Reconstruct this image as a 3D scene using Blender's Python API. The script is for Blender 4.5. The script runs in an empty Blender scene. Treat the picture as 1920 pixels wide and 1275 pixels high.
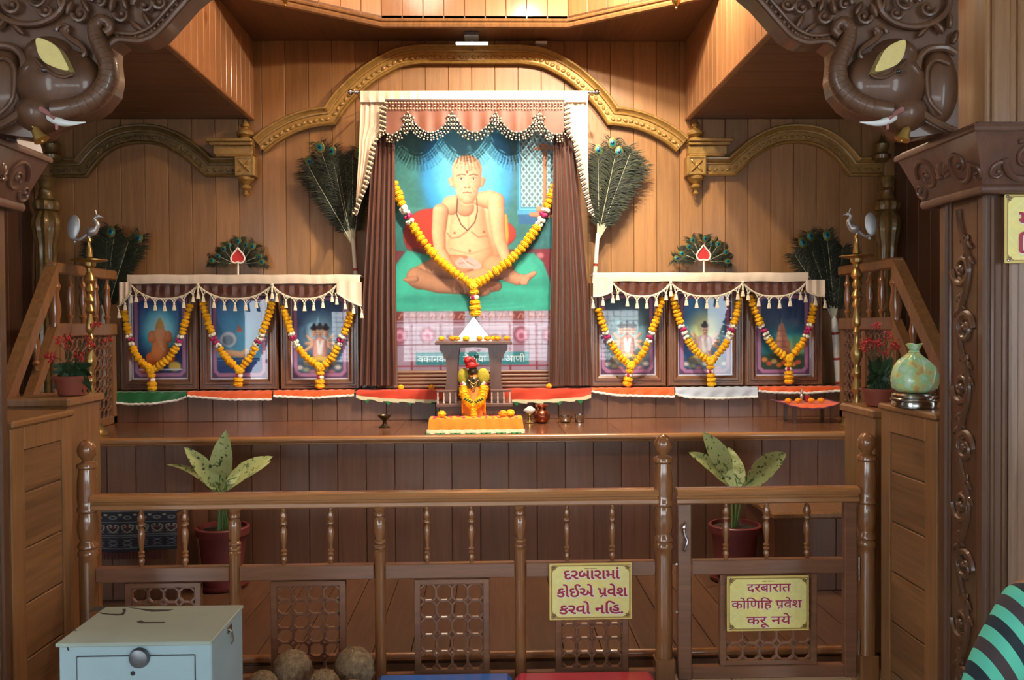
import bpy, math, random
import numpy as np
from mathutils import Vector, Matrix
random.seed(7); RNG = np.random.RandomState(5)
sc = bpy.context.scene; COL = sc.collection
PI = math.pi
sin, cos = math.sin, math.cos
# ------------------------------------------------------------------ camera
EYE = Vector((0, 0, 1.65)); FPX = 1650.0
YAW, PITCH, ROLL = math.radians(1.5), math.radians(0.95), math.radians(0.35)
CR = Matrix.Rotation(-YAW, 3, 'Z') @ Matrix.Rotation(PI/2 - PITCH, 3, 'X') @ Matrix.Rotation(-ROLL, 3, 'Z')
cam = bpy.data.cameras.new('camera'); cam.sensor_width = 36; cam.lens = 36*FPX/1920; cam.clip_start = .02; cam.clip_end = 200
camo = bpy.data.objects.new('camera', cam); COL.objects.link(camo)
camo.matrix_world = Matrix.Translation(EYE) @ CR.to_4x4()
sc.camera = camo
def ray(px, py): return CR @ Vector(((px-960)/FPX, (637.5-py)/FPX, -1))
def at(px, py, Y):
    d = ray(px, py); return EYE + d*(Y/d.y)
def onz(px, py, z):
    d = ray(px, py); return EYE + d*((z-EYE.z)/d.z)
def onx(px, py, x):
    d = ray(px, py); return EYE + d*(x/d.x)
def PXL(Y): return Y/FPX            # metres per photo pixel at depth Y
# ------------------------------------------------------------------ materials
def s2l(c):
    return tuple(((v/255)/12.92 if v/255 <= .04045 else (((v/255)+.055)/1.055)**2.4) for v in c)
MATS = {}
def mat(name, rgb=None, rough=.5, metal=0., coat=0., var=0., vscale=30., bump=0., bscale=80., sheen=0., emit=None, estr=0., sub=0., alpha=1., trans=0., lin=None, coatr=.08, attr=None, spec=.5):
    if name in MATS: return MATS[name]
    m = bpy.data.materials.new(name); m.use_nodes = True; nt = m.node_tree; p = nt.nodes['Principled BSDF']
    col = lin if lin else s2l(rgb)
    p.inputs['Base Color'].default_value = (*col, 1); p.inputs['Roughness'].default_value = rough; p.inputs['Metallic'].default_value = metal
    p.inputs['Coat Weight'].default_value = coat; p.inputs['Coat Roughness'].default_value = coatr; p.inputs['Sheen Weight'].default_value = sheen
    p.inputs['Subsurface Weight'].default_value = sub; p.inputs['Alpha'].default_value = alpha; p.inputs['Transmission Weight'].default_value = trans
    p.inputs['Specular IOR Level'].default_value = spec
    if emit: p.inputs['Emission Color'].default_value = (*s2l(emit), 1); p.inputs['Emission Strength'].default_value = estr
    tc = nt.nodes.new('ShaderNodeTexCoord')
    if attr:
        a = nt.nodes.new('ShaderNodeVertexColor'); a.layer_name = attr; nt.links.new(a.outputs['Color'], p.inputs['Base Color'])
    elif var > 0:
        n = nt.nodes.new('ShaderNodeTexNoise'); n.inputs['Scale'].default_value = vscale; n.inputs['Detail'].default_value = 4
        r = nt.nodes.new('ShaderNodeValToRGB'); r.color_ramp.elements[0].position = .3; r.color_ramp.elements[1].position = .7
        r.color_ramp.elements[0].color = (*[max(0, c*(1-var)) for c in col], 1); r.color_ramp.elements[1].color = (*[min(1, c*(1+var*.8)) for c in col], 1)
        nt.links.new(tc.outputs['Object'], n.inputs['Vector']); nt.links.new(n.outputs['Fac'], r.inputs['Fac']); nt.links.new(r.outputs['Color'], p.inputs['Base Color'])
    if bump > 0:
        n = nt.nodes.new('ShaderNodeTexNoise'); n.inputs['Scale'].default_value = bscale; n.inputs['Detail'].default_value = 3
        b = nt.nodes.new('ShaderNodeBump'); b.inputs['Strength'].default_value = bump; b.inputs['Distance'].default_value = .01
        nt.links.new(tc.outputs['Object'], n.inputs['Vector']); nt.links.new(n.outputs['Fac'], b.inputs['Height']); nt.links.new(b.outputs['Normal'], p.inputs['Normal'])
    MATS[name] = m; return m
def wood(name, lin, axis='z', rough=.35, coat=.3, var=.35, pitch=0., paxis='x', off=0., bump=.15, gs=1., coatr=.15, pvar=.3):
    """lacquered timber: grain stretched along axis; boards of width pitch differ a little in tone"""
    if name in MATS: return MATS[name]
    m = bpy.data.materials.new(name); m.use_nodes = True; nt = m.node_tree; N = nt.nodes; L = nt.links; p = N['Principled BSDF']
    p.inputs['Roughness'].default_value = rough; p.inputs['Coat Weight'].default_value = coat; p.inputs['Coat Roughness'].default_value = coatr
    tc = N.new('ShaderNodeTexCoord'); mp = N.new('ShaderNodeMapping')
    s = [22*gs]*3; s['xyz'.index(axis)] = 1.3*gs; mp.inputs['Scale'].default_value = s
    L.new(tc.outputs['Object'], mp.inputs['Vector'])
    no = N.new('ShaderNodeTexNoise'); no.inputs['Scale'].default_value = 1.6; no.inputs['Detail'].default_value = 6; no.inputs['Roughness'].default_value = .62; no.inputs['Distortion'].default_value = .6
    src = mp.outputs['Vector']
    hue = N.new('ShaderNodeHueSaturation'); hue.inputs['Value'].default_value = 1
    if pitch:
        sx = N.new('ShaderNodeSeparateXYZ'); L.new(tc.outputs['Object'], sx.inputs[0])
        a = N.new('ShaderNodeMath'); a.operation = 'SUBTRACT'; L.new(sx.outputs['xyz'.index(paxis)], a.inputs[0]); a.inputs[1].default_value = off
        d = N.new('ShaderNodeMath'); d.operation = 'DIVIDE'; L.new(a.outputs[0], d.inputs[0]); d.inputs[1].default_value = pitch
        f = N.new('ShaderNodeMath'); f.operation = 'FLOOR'; L.new(d.outputs[0], f.inputs[0])
        w = N.new('ShaderNodeTexWhiteNoise'); w.noise_dimensions = '1D'; L.new(f.outputs[0], w.inputs['W'])
        ad = N.new('ShaderNodeVectorMath'); ad.operation = 'MULTIPLY_ADD'; L.new(w.outputs['Color'], ad.inputs[0]); ad.inputs[1].default_value = (9, 9, 9); L.new(mp.outputs['Vector'], ad.inputs[2])
        src = ad.outputs[0]
        mr = N.new('ShaderNodeMapRange'); mr.inputs['To Min'].default_value = 1-pvar; mr.inputs['To Max'].default_value = 1+pvar; L.new(w.outputs['Value'], mr.inputs['Value']); L.new(mr.outputs[0], hue.inputs['Value'])
    L.new(src, no.inputs['Vector'])
    r = N.new('ShaderNodeValToRGB'); e = r.color_ramp.elements; e[0].position = .28; e[1].position = .72
    e[0].color = (*[c*(1-var) for c in lin], 1); e[1].color = (*[min(1, c*(1+var)) for c in lin], 1)
    L.new(no.outputs['Fac'], r.inputs['Fac']); L.new(r.outputs['Color'], hue.inputs['Color']); L.new(hue.outputs[0], p.inputs['Base Color'])
    b = N.new('ShaderNodeBump'); b.inputs['Strength'].default_value = bump; b.inputs['Distance'].default_value = .003; L.new(no.outputs['Fac'], b.inputs['Height']); L.new(b.outputs['Normal'], p.inputs['Normal'])
    MATS[name] = m; return m
# ------------------------------------------------------------------ mesh builder
def V(*a): return Vector(a)
class MB:
    def __init__(s): s.v = []; s.f = []; s.mi = []; s.cur = 0
    def add(s, vs, fs, mi=None):
        o = len(s.v); s.v += [tuple(v) for v in vs]; s.f += [tuple(i+o for i in f) for f in fs]; s.mi += [s.cur if mi is None else mi]*len(fs); return s
    def box(s, a, b, bev=0., M=None):
        x0, x1 = sorted((a[0], b[0])); y0, y1 = sorted((a[1], b[1])); z0, z1 = sorted((a[2], b[2]))
        if bev <= 0:
            vs = [(x, y, z) for z in (z0, z1) for y in (y0, y1) for x in (x0, x1)]
            fs = [(0, 2, 3, 1), (4, 5, 7, 6), (0, 1, 5, 4), (2, 6, 7, 3), (0, 4, 6, 2), (1, 3, 7, 5)]
        else:
            bev = min(bev, (x1-x0)/2.01, (y1-y0)/2.01, (z1-z0)/2.01); vs = []; idx = {}
            for i, x in enumerate((x0, x1)):
                for j, y in enumerate((y0, y1)):
                    for k, z in enumerate((z0, z1)):
                        sx, sy, sz = (1-2*i)*bev, (1-2*j)*bev, (1-2*k)*bev
                        idx[i, j, k, 0] = len(vs); vs.append((x, y+sy, z+sz))
                        idx[i, j, k, 1] = len(vs); vs.append((x+sx, y, z+sz))
                        idx[i, j, k, 2] = len(vs); vs.append((x+sx, y+sy, z))
            g = lambda i, j, k, a_: idx[i, j, k, a_]
            fs = []
            for i in (0, 1): fs.append(tuple(g(i, j, k, 0) for j, k in ((0, 0), (1, 0), (1, 1), (0, 1)))[::(-1 if i == 0 else 1)])
            for j in (0, 1): fs.append(tuple(g(i, j, k, 1) for i, k in ((0, 0), (0, 1), (1, 1), (1, 0)))[::(-1 if j == 0 else 1)])
            for k in (0, 1): fs.append(tuple(g(i, j, k, 2) for i, j in ((0, 0), (1, 0), (1, 1), (0, 1)))[::(-1 if k == 0 else 1)])
            for j in (0, 1):
                for k in (0, 1): fs.append((g(0, j, k, 1), g(1, j, k, 1), g(1, j, k, 2), g(0, j, k, 2)))
            for i in (0, 1):
                for k in (0, 1): fs.append((g(i, 0, k, 0), g(i, 1, k, 0), g(i, 1, k, 2), g(i, 0, k, 2)))
                for j in (0, 1): fs.append((g(i, j, 0, 0), g(i, j, 1, 0), g(i, j, 1, 1), g(i, j, 0, 1)))
            for q in [(i, j, k) for i in (0, 1) for j in (0, 1) for k in (0, 1)]: fs.append(tuple(idx[(*q, a_)] for a_ in (0, 1, 2)))
        if M is not None: vs = [M @ Vector(v) for v in vs]
        return s.add(vs, fs)
    def lathe(s, prof, o, n=16, axis='z', M=None, wav=0., wn=8):
        vs = []
        for r, z in prof:
            for k in range(n):
                a = 2*PI*k/n; rr = r*(1+wav*cos(wn*a)); p = (rr*cos(a), rr*sin(a), z)
                if axis == 'x': p = (p[2], p[0], p[1])
                elif axis == 'y': p = (p[0], p[2], p[1])
                p = Vector(p)
                if M is not None: p = M @ p
                vs.append(Vector(o)+p)
        fs = [(i*n+k, i*n+(k+1) % n, (i+1)*n+(k+1) % n, (i+1)*n+k) for i in range(len(prof)-1) for k in range(n)]
        fs.append(tuple(range(n))[::-1]); fs.append(tuple((len(prof)-1)*n+k for k in range(n)))
        return s.add(vs, fs)
    def tube(s, pts, r, n=8, closed=False, flat=1., up=None):
        pts = [Vector(p) for p in pts]; N = len(pts)
        rs = r if hasattr(r, '__len__') else [r]*N
        vs = []; prev = None
        for i, p in enumerate(pts):
            t = (pts[(i+1) % N]-pts[(i-1) % N]) if closed else (pts[min(i+1, N-1)]-pts[max(i-1, 0)])
            if t.length < 1e-9: t = Vector((0, 0, 1))
            t.normalize()
            if up is not None: u = Vector(up) - t*t.dot(Vector(up))
            elif prev is None:
                u = Vector((0, 0, 1)) if abs(t.z) < .9 else Vector((1, 0, 0)); u = u - t*t.dot(u)
            else: u = prev - t*t.dot(prev)
            if u.length < 1e-6: u = t.orthogonal()
            u.normalize(); prev = u; w = t.cross(u)
            for k in range(n):
                a = 2*PI*k/n; vs.append(p + (u*cos(a)*flat + w*sin(a))*rs[i])
        m = N if closed else N-1
        fs = [(i*n+k, i*n+(k+1) % n, ((i+1) % N)*n+(k+1) % n, ((i+1) % N)*n+k) for i in range(m) for k in range(n)]
        if not closed: fs.append(tuple(range(n))[::-1]); fs.append(tuple((N-1)*n+k for k in range(n)))
        return s.add(vs, fs)
    def prism(s, pts, d, bev=0.):
        """closed outline pts (3D, planar) pushed by vector d, with caps; bev shrinks the far cap"""
        pts = [Vector(p) for p in pts]; d = Vector(d); n = len(pts); c = sum(pts, Vector())/n
        vs = list(pts) + [p+d for p in pts]; fs = [tuple(range(n))[::-1]]
        fs += [(k, (k+1) % n, n+(k+1) % n, n+k) for k in range(n)]
        if bev > 0:
            vs += [p+d*1.0 for p in pts]
            for k in range(n):
                e = (pts[(k+1) % n]-pts[k-1]).normalized(); inn = d.normalized().cross(e)
                if inn.dot(c-pts[k]) < 0 and False: inn = -inn
                vs[n+k] = pts[k]+d*(1-min(.9, bev/d.length)); vs[2*n+k] = pts[k]+d+inn*bev*s._sgn(pts, d)
            fs += [(n+k, n+(k+1) % n, 2*n+(k+1) % n, 2*n+k) for k in range(n)]
            fs.append(tuple(2*n+k for k in range(n)))
        else: fs.append(tuple(n+k for k in range(n)))
        return s.add(vs, fs)
    def _sgn(s, pts, d):
        a = Vector()
        for k in range(len(pts)): a += pts[k].cross(pts[(k+1) % len(pts)])
        return 1 if a.dot(d) > 0 else -1
    def ball(s, c, r, n=12, m=8, M=None):
        rr = r if hasattr(r, '__len__') else (r, r, r); vs = []
        for i in range(1, m):
            th = PI*i/m
            for k in range(n):
                a = 2*PI*k/n; p = Vector((rr[0]*sin(th)*cos(a), rr[1]*sin(th)*sin(a), rr[2]*cos(th)))
                vs.append(p)
        vs += [Vector((0, 0, rr[2])), Vector((0, 0, -rr[2]))]
        if M is not None: vs = [M @ p for p in vs]
        vs = [Vector(c)+p for p in vs]
        fs = [(i*n+k, (i+1)*n+k, (i+1)*n+(k+1) % n, i*n+(k+1) % n) for i in range(m-2) for k in range(n)]
        T = (m-1)*n
        fs += [(T, k, (k+1) % n) for k in range(n)] + [(T+1, (m-2)*n+(k+1) % n, (m-2)*n+k) for k in range(n)]
        return s.add(vs, fs)
    def grid(s, P, thick=None):
        """P: rows of points; thick: vector -> closed slab"""
        h = len(P); w = len(P[0]); vs = [Vector(p) for r in P for p in r]
        fs = [(i*w+j, i*w+j+1, (i+1)*w+j+1, (i+1)*w+j) for i in range(h-1) for j in range(w-1)]
        if thick is not None:
            t = Vector(thick); n = len(vs); vs += [v+t for v in vs]
            fs += [tuple(n+k for k in f)[::-1] for f in fs]
            ring = [j for j in range(w)] + [i*w+w-1 for i in range(1, h)] + [(h-1)*w+j for j in range(w-2, -1, -1)] + [i*w for i in range(h-2, 0, -1)]
            fs += [(ring[k], n+ring[k], n+ring[(k+1) % len(ring)], ring[(k+1) % len(ring)]) for k in range(len(ring))]
        return s.add(vs, fs)
    def build(s, name, m, parent=None, origin=None, smooth=35, **tags):
        me = bpy.data.meshes.new(name)
        if parent is not None: o3 = wloc(parent)
        elif origin is not None: o3 = Vector(origin)
        else: o3 = Vector((0, 0, 0))
        me.from_pydata([(v[0]-o3.x, v[1]-o3.y, v[2]-o3.z) for v in s.v], [], s.f)
        for mm in (m if isinstance(m, (list, tuple)) else [m]): me.materials.append(mm)
        if max(s.mi, default=0) > 0: me.polygons.foreach_set('material_index', s.mi)
        me.update()
        import bmesh
        bm = bmesh.new(); bm.from_mesh(me); bmesh.ops.recalc_face_normals(bm, faces=bm.faces); bm.to_mesh(me); bm.free()
        if smooth:
            me.shade_smooth(); me.set_sharp_from_angle(angle=math.radians(smooth))
        ob = bpy.data.objects.new(name, me); COL.objects.link(ob)
        if parent is not None: ob.parent = parent
        else: ob.location = o3
        if tags: tag(ob, **tags)
        return ob
def wloc(o):
    l = o.location.copy()
    while o.parent: o = o.parent; l += o.location
    return l
def tag(o, label=None, cat=None, group=None, kind=None):
    if label: o['label'] = label
    if cat: o['category'] = cat
    if group: o['group'] = group
    if kind: o['kind'] = kind
    return o
def thing(name, label, cat, loc, group=None):
    o = bpy.data.objects.new(name, None); COL.objects.link(o); o.location = Vector(loc); o.empty_display_size = .05
    return tag(o, label, cat, group)
def copy_tree(o, parent=None):
    c = o.copy(); COL.objects.link(c); c.parent = parent
    for ch in [x for x in COL.objects if x.parent == o]: copy_tree(ch, c)
    return c
def spline(pts, n=6, closed=False):
    pts = [Vector(p) for p in pts]; N = len(pts); out = []
    for i in range(N if closed else N-1):
        p0 = pts[(i-1) % N] if closed or i > 0 else pts[0]; p1 = pts[i]; p2 = pts[(i+1) % N]; p3 = pts[(i+2) % N] if closed or i+2 < N else pts[-1]
        for k in range(n):
            t = k/n; out.append(.5*((2*p1)+(-p0+p2)*t+(2*p0-5*p1+4*p2-p3)*t*t+(-p0+3*p1-3*p2+p3)*t**3))
    if not closed: out.append(pts[-1])
    return out
# ------------------------------------------------------------------ painter: flat artwork as colours on a fine mesh
class Canvas:
    def __init__(s, x0, y0, x1, y1, step):
        s.nx = int(round((x1-x0)/step))+1; s.ny = int(round((y1-y0)/step))+1
        s.x = np.linspace(x0, x1, s.nx); s.y = np.linspace(y0, y1, s.ny); s.X, s.Y = np.meshgrid(s.x, s.y); s.b = (x0, y0, x1, y1)
        s.c = np.zeros((s.ny, s.nx, 3)); s.step = step
        s.n1 = s.noise(18); s.n2 = s.noise(5)
    def noise(s, cell):
        w = s.b[2]-s.b[0]; h = s.b[3]-s.b[1]; gx = int(w/cell)+3; gy = int(h/cell)+3; g = RNG.rand(gy, gx)
        u = (s.X-s.b[0])/cell; v = (s.Y-s.b[1])/cell; i = u.astype(int); j = v.astype(int); fu = u-i; fv = v-j; fu = fu*fu*(3-2*fu); fv = fv*fv*(3-2*fv)
        return (g[j, i]*(1-fu)+g[j, i+1]*fu)*(1-fv)+(g[j+1, i]*(1-fu)+g[j+1, i+1]*fu)*fv
    def mix(s, a, col):
        col = np.asarray(col, float)
        if col.ndim == 1: col = col/255.
        s.c = s.c*(1-a[..., None])+col*a[..., None]
    def fill(s, col): s.mix(np.ones_like(s.X), col)
    def vgrad(s, y0, y1, c0, c1):
        t = np.clip((s.Y-y0)/(y1-y0), 0, 1)[..., None]; s.c = (np.array(c0)/255*(1-t)+np.array(c1)/255*t)
    def sdp(s, pts):
        px, py = s.X, s.Y; d = np.full(px.shape, 1e9); inside = np.zeros(px.shape, bool); n = len(pts)
        for k in range(n):
            ax, ay = pts[k]; bx, by = pts[(k+1) % n]; ex, ey = bx-ax, by-ay; wx, wy = px-ax, py-ay
            t = np.clip((wx*ex+wy*ey)/(ex*ex+ey*ey+1e-9), 0, 1); d = np.minimum(d, (wx-ex*t)**2+(wy-ey*t)**2)
            c = ((ay > py) != (by > py)) & (px < (bx-ax)*(py-ay)/(by-ay+1e-12)+ax); inside ^= c
        return np.where(inside, -1, 1)*np.sqrt(d)
    def poly(s, pts, col, soft=1., a=1., sm=False):
        if sm: pts = [(p.x, p.y) for p in spline([(x, y, 0) for x, y in pts], 5, True)]
        d = s.sdp(pts); s.mix(np.clip(.5-d/(2*soft), 0, 1)*a, col); return d
    def ell(s, cx, cy, rx, ry, col, soft=1., a=1., rot=0.):
        c_, s_ = cos(rot), sin(rot); dx, dy = s.X-cx, s.Y-cy; u = (dx*c_+dy*s_)/rx; v = (-dx*s_+dy*c_)/ry
        d = (np.sqrt(u*u+v*v)-1)*min(rx, ry); s.mix(np.clip(.5-d/(2*soft), 0, 1)*a, col)
    def line(s, pts, w, col, soft=.7, a=1., closed=False):
        d = np.full(s.X.shape, 1e9); n = len(pts)
        for k in range(n if closed else n-1):
            ax, ay = pts[k]; bx, by = pts[(k+1) % n]; ex, ey = bx-ax, by-ay; wx, wy = s.X-ax, s.Y-ay
            t = np.clip((wx*ex+wy*ey)/(ex*ex+ey*ey+1e-9), 0, 1); d = np.minimum(d, np.hypot(wx-ex*t, wy-ey*t))
        s.mix(np.clip(.5-(d-w/2)/(2*soft), 0, 1)*a, col)
    def limb(s, pts, light, dark, soft=1., a=1., L=(-.45, -.5)):
        """rounded form: pts (x, y, r); modelled the way a painter would"""
        best = np.full(s.X.shape, 1e9); sh = np.zeros(s.X.shape); n = len(pts)
        if n == 1: pts = pts*2; n = 2
        for k in range(n-1):
            ax, ay, ar = pts[k]; bx, by, br = pts[k+1]; ex, ey = bx-ax, by-ay; wx, wy = s.X-ax, s.Y-ay
            t = np.clip((wx*ex+wy*ey)/(ex*ex+ey*ey+1e-9), 0, 1); r = ar+(br-ar)*t; qx, qy = wx-ex*t, wy-ey*t; q = np.hypot(qx, qy)
            dd = (q/r-1)*r; nz = np.sqrt(np.clip(1-(q/r)**2, 0, 1)); v = .62*nz+.38+.5*(qx/r*L[0]+qy/r*L[1])-.1
            m = dd < best; sh = np.where(m, v, sh); best = np.where(m, dd, best)
        t = np.clip(sh, 0, 1)[..., None]; col = np.array(dark)/255*(1-t)+np.array(light)/255*t
        s.mix(np.clip(.5-best/(2*soft), 0, 1)*a, col)
    def speck(s, amt): s.c = np.clip(s.c*(1+amt*(s.n1-.5)*1.2+amt*(s.n2-.5))[..., None], 0, 1)
    def mesh(s, name, P00, P10, P01, m, parent, **tags):
        """corners: top-left, top-right, bottom-left (world)"""
        P00, P10, P01 = Vector(P00), Vector(P10), Vector(P01); o = wloc(parent) if parent else Vector((0, 0, 0))
        u = np.linspace(0, 1, s.nx); v = np.linspace(0, 1, s.ny); U, W = np.meshgrid(u, v)
        co = np.array(P00-o)[None, None]+U[..., None]*np.array(P10-P00)+W[..., None]*np.array(P01-P00)
        i = np.arange(s.ny-1)[:, None]*s.nx+np.arange(s.nx-1)[None]; f = np.stack([i, i+s.nx, i+s.nx+1, i+1], -1).reshape(-1, 4)
        me = bpy.data.meshes.new(name); me.vertices.add(s.nx*s.ny); me.vertices.foreach_set('co', co.reshape(-1).astype(np.float32))
        nf = len(f); me.loops.add(nf*4); me.polygons.add(nf); me.loops.foreach_set('vertex_index', f.reshape(-1).astype(np.int32))
        me.polygons.foreach_set('loop_start', np.arange(0, nf*4, 4, dtype=np.int32)); me.update(calc_edges=True); me.validate()
        c = np.clip(s.c, 0, 1); lin = np.where(c <= .04045, c/12.92, ((c+.055)/1.055)**2.4); lin = np.concatenate([lin, np.ones(lin.shape[:2]+(1,))], -1)
        a = me.color_attributes.new('paint', 'FLOAT_COLOR', 'POINT'); a.data.foreach_set('color', lin.reshape(-1).astype(np.float32))
        me.materials.append(m); ob = bpy.data.objects.new(name, me); COL.objects.link(ob)
        if parent: ob.parent = parent
        if tags: tag(ob, **tags)
        return ob
# ------------------------------------------------------------------ lettering from Blender's built-in font, one mesh
_dg = None
def _txt(body):
    c = bpy.data.curves.new('x', 'FONT'); c.body = body; c.size = 1; c.resolution_u = 3; o = bpy.data.objects.new('x', c); COL.objects.link(o)
    bpy.context.view_layer.update(); e = o.evaluated_get(bpy.context.evaluated_depsgraph_get()); me = e.to_mesh()
    vs = [v.co.copy() for v in me.vertices]; fs = [tuple(p.vertices) for p in me.polygons]; e.to_mesh_clear()
    bpy.data.objects.remove(o); bpy.data.curves.remove(c); return vs, fs
_W = {}
def _wid(body):
    if body not in _W: _W[body] = max([v.x for v in _txt(body+'\u2014')[0]])
    return _W[body]
def letters(mb, line, P, ux, uz, un, width=None, size=1., bold=.0, lift=0., ra_at=()):
    """line centred on P; ux right, uz up, un out of the surface; ra_at: indices whose letter gets the small conjunct stroke"""
    tot = _wid(line)-_wid(''); k = (width/tot) if width else size
    zk = size if width else k
    for i, ch in enumerate(line):
        if ch == ' ': continue
        x = _wid(line[:i])-_wid('')-tot/2; vs, fs = _txt(ch)
        if i in ra_at:
            o = len(vs); vs = vs+[V(.34, .13, 0), V(.38, .17, 0), V(.20, -.06, 0), V(.15, -.02, 0)]; fs = fs+[(o, o+1, o+2, o+3)]
        offs = [(0, 0)] if bold <= 0 else [(0, 0)]+[(bold*cos(a), bold*sin(a)) for a in np.arange(8)*PI/4]
        for j, (ox, oy) in enumerate(offs):
            h = lift+(j+(i % 3)*9)*.000004
            mb.add([P+ux*(v.x+x+ox)*k+uz*(v.y+oy)*zk+un*h for v in vs], fs)
# ------------------------------------------------------------------ palette
TEAK = (.30, .142, .048); DTEAK = (.14, .064, .03); RAILC = (.36, .17, .065)
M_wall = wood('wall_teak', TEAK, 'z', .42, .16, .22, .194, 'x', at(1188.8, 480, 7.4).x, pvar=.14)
M_plat = wood('platform_teak', (.15, .064, .032), 'z', .42, .35, .22, .194, 'x', at(1060, 880, 6.0).x, pvar=.16)
M_top = wood('platform_top_teak', (.17, .07, .032), 'y', .26, .6, .22, .194, 'x', at(1060, 880, 6.0).x, pvar=.12)
M_deck = wood('deck_teak', (.12, .056, .028), 'y', .45, .3, .25, .194, 'x', 0, pvar=.2)
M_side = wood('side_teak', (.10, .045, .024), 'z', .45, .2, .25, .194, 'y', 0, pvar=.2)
M_ceil = wood('ceiling_teak', (.16, .07, .032), 'y', .45, .25, .22, .194, 'x', 0, pvar=.2)
M_soff = wood('soffit_teak', (.15, .066, .03), 'x', .5, .2, .22, .194, 'y', 0, pvar=.2)
M_cup = wood('cupola_teak', (.36, .17, .065), 'z', .45, .3, .18, .194, 'x', 0, pvar=.15)
M_face = wood('beam_face_teak', (.30, .135, .055), 'z', .45, .3, .25, .194, 'y', 0, pvar=.15)
M_rail = wood('rail_teak', RAILC, 'x', .25, .7, .25, gs=1.0)
M_post = wood('post_teak', (.25, .105, .038), 'z', .22, .8, .2, coatr=.08)
M_midr = wood('fence_frame_teak', (.20, .088, .045), 'x', .32, .45, .25)
M_jali = wood('lattice_teak', (.20, .095, .055), 'z', .3, .5, .2)
M_cab = wood('cabinet_teak', (.24, .115, .042), 'z', .34, .35, .3)
M_cabp = wood('cabinet_panel_teak', (.20, .096, .037), 'y', .36, .35, .35, pitch=.22, paxis='z', pvar=.15)
M_carv = wood('carved_teak', (.10, .043, .019), 'z', .48, .28, .3, gs=.7, coatr=.10)
M_carvh = wood('carved_teak_capital', (.105, .043, .024), 'z', .48, .28, .3, gs=.7, coatr=.10)
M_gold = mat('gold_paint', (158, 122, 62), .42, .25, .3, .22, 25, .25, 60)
M_golddk = mat('dark_gold_paint', (112, 88, 46), .42, .25, .3, .3, 20, .3, 60)  # darker copy of the gold; puts the left arch's shade into its colour
M_black = mat('black_plastic', (18, 17, 17), .5)
M_dark = wood('dark_gap_teak', (.05, .022, .012), 'z', .6, .1, .2)
M_white = mat('white_plastic', (235, 232, 222), .4)
def planks(mb, axis, a0, a1, pitch, off, lo, hi, base, t, gap=.003, bev=.003):
    """boards side by side along axis ('x','y','z'); lo/hi: extents on the two other axes as full 3D corner tuples with the board axis ignored"""
    ai = 'xyz'.index(axis); k = math.floor((a0-off)/pitch); p = off+k*pitch
    while p < a1:
        s, e = max(p+gap/2, a0), min(p+pitch-gap/2, a1)
        if e-s > .004:
            A, B = list(lo), list(hi); A[ai] = s; B[ai] = e; mb.box(A, B, bev)
        p += pitch
def S(ob, **k): return tag(ob, kind='structure', **k)
XL, XR, YB, ZC = -3.75, 3.45, 7.4, 4.03
# back wall
b = MB(); planks(b, 'x', XL, XR, .194, at(1188.8, 480, 7.4).x, (0, YB, 0), (0, YB+.02, ZC), 0, 0); b.box((XL-.1, YB+.018, -.2), (XR+.1, YB+.1, ZC+.2))
S(b.build('wall_back', M_wall))
for nm, x0, x1 in (('wall_left', XL-.06, XL), ('wall_right', XR, XR+.06)):
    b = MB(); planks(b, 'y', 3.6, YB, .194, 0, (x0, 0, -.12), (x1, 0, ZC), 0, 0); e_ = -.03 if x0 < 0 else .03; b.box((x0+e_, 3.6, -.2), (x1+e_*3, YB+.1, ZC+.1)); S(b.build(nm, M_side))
# deck floor behind the railing, and the hall floor in front of it
b = MB(); planks(b, 'x', XL, XR, .194, at(845, 1200, 4.6).x, (0, 4.44, -.03), (0, 7.4, 0), 0, 0, .004, .002); b.box((XL, 4.44, -.12), (XR, 7.4, -.028)); b.box((XL, 4.42, -.12), (XR, 4.44, -.05)); S(b.build('floor', M_deck))
b = MB(); b.tube([(XL, 4.44, -.022), (XR, 4.44, -.022)], .022, 12); b.box((XL, 4.45, -.12), (XR, 4.47, -.03)); S(b.build('trim_1', M_post))
M_tile = mat('floor_tile', (150, 140, 128), .25, 0, .2, .12, 6)
b = MB()
for i in range(-8, 8):
    for j in range(-12, 8): b.box((i*.6+.003, j*.6+.003, -.14), (i*.6+.597, min(j*.6+.597, 4.43), -.12), .002)
b.box((-4.8, -7.2, -.2), (4.8, 4.43, -.135)); S(b.build('floor_hall', M_tile))
# ceiling with its eight-sided opening
zc = ZC; e = at(715, 48, 6.98), at(1065, 48, 6.98)
cx = (e[0].x+e[1].x)/2; hf = (e[1].x-e[0].x)/2
oct_ = [(cx-hf, 6.98), (cx+hf, 6.98), (cx+hf+1.15, 6.20), (cx+hf+1.15, 4.9), (cx+hf, 4.1), (cx-hf, 4.1), (cx-hf-1.15, 4.9), (cx-hf-1.15, 6.20)]
b = MB()
def slab(pts, z0, z1): b.prism([(x, y, z0) for x, y in pts], (0, 0, z1-z0))
T = .06
L, R = XL-.06, XR+.06
slab([(L, 6.98), (R, 6.98), (R, YB), (L, YB)], zc, zc+T); slab([(L, 6.99), (R, 6.99), (R, YB+.1), (L, YB+.1)], zc+.012, zc+T+.06)
slab([(L, 3.0), (R, 3.0), (R, 4.1), (L, 4.1)], zc, zc+T)
slab([(R, 4.1), (R, 6.98), oct_[1], oct_[2], oct_[3], oct_[4]], zc, zc+T)
slab([(L, 6.98), (L, 4.1), oct_[5], oct_[6], oct_[7], oct_[0]], zc, zc+T)
ceil = S(b.build('ceiling', M_ceil, smooth=0))
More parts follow.
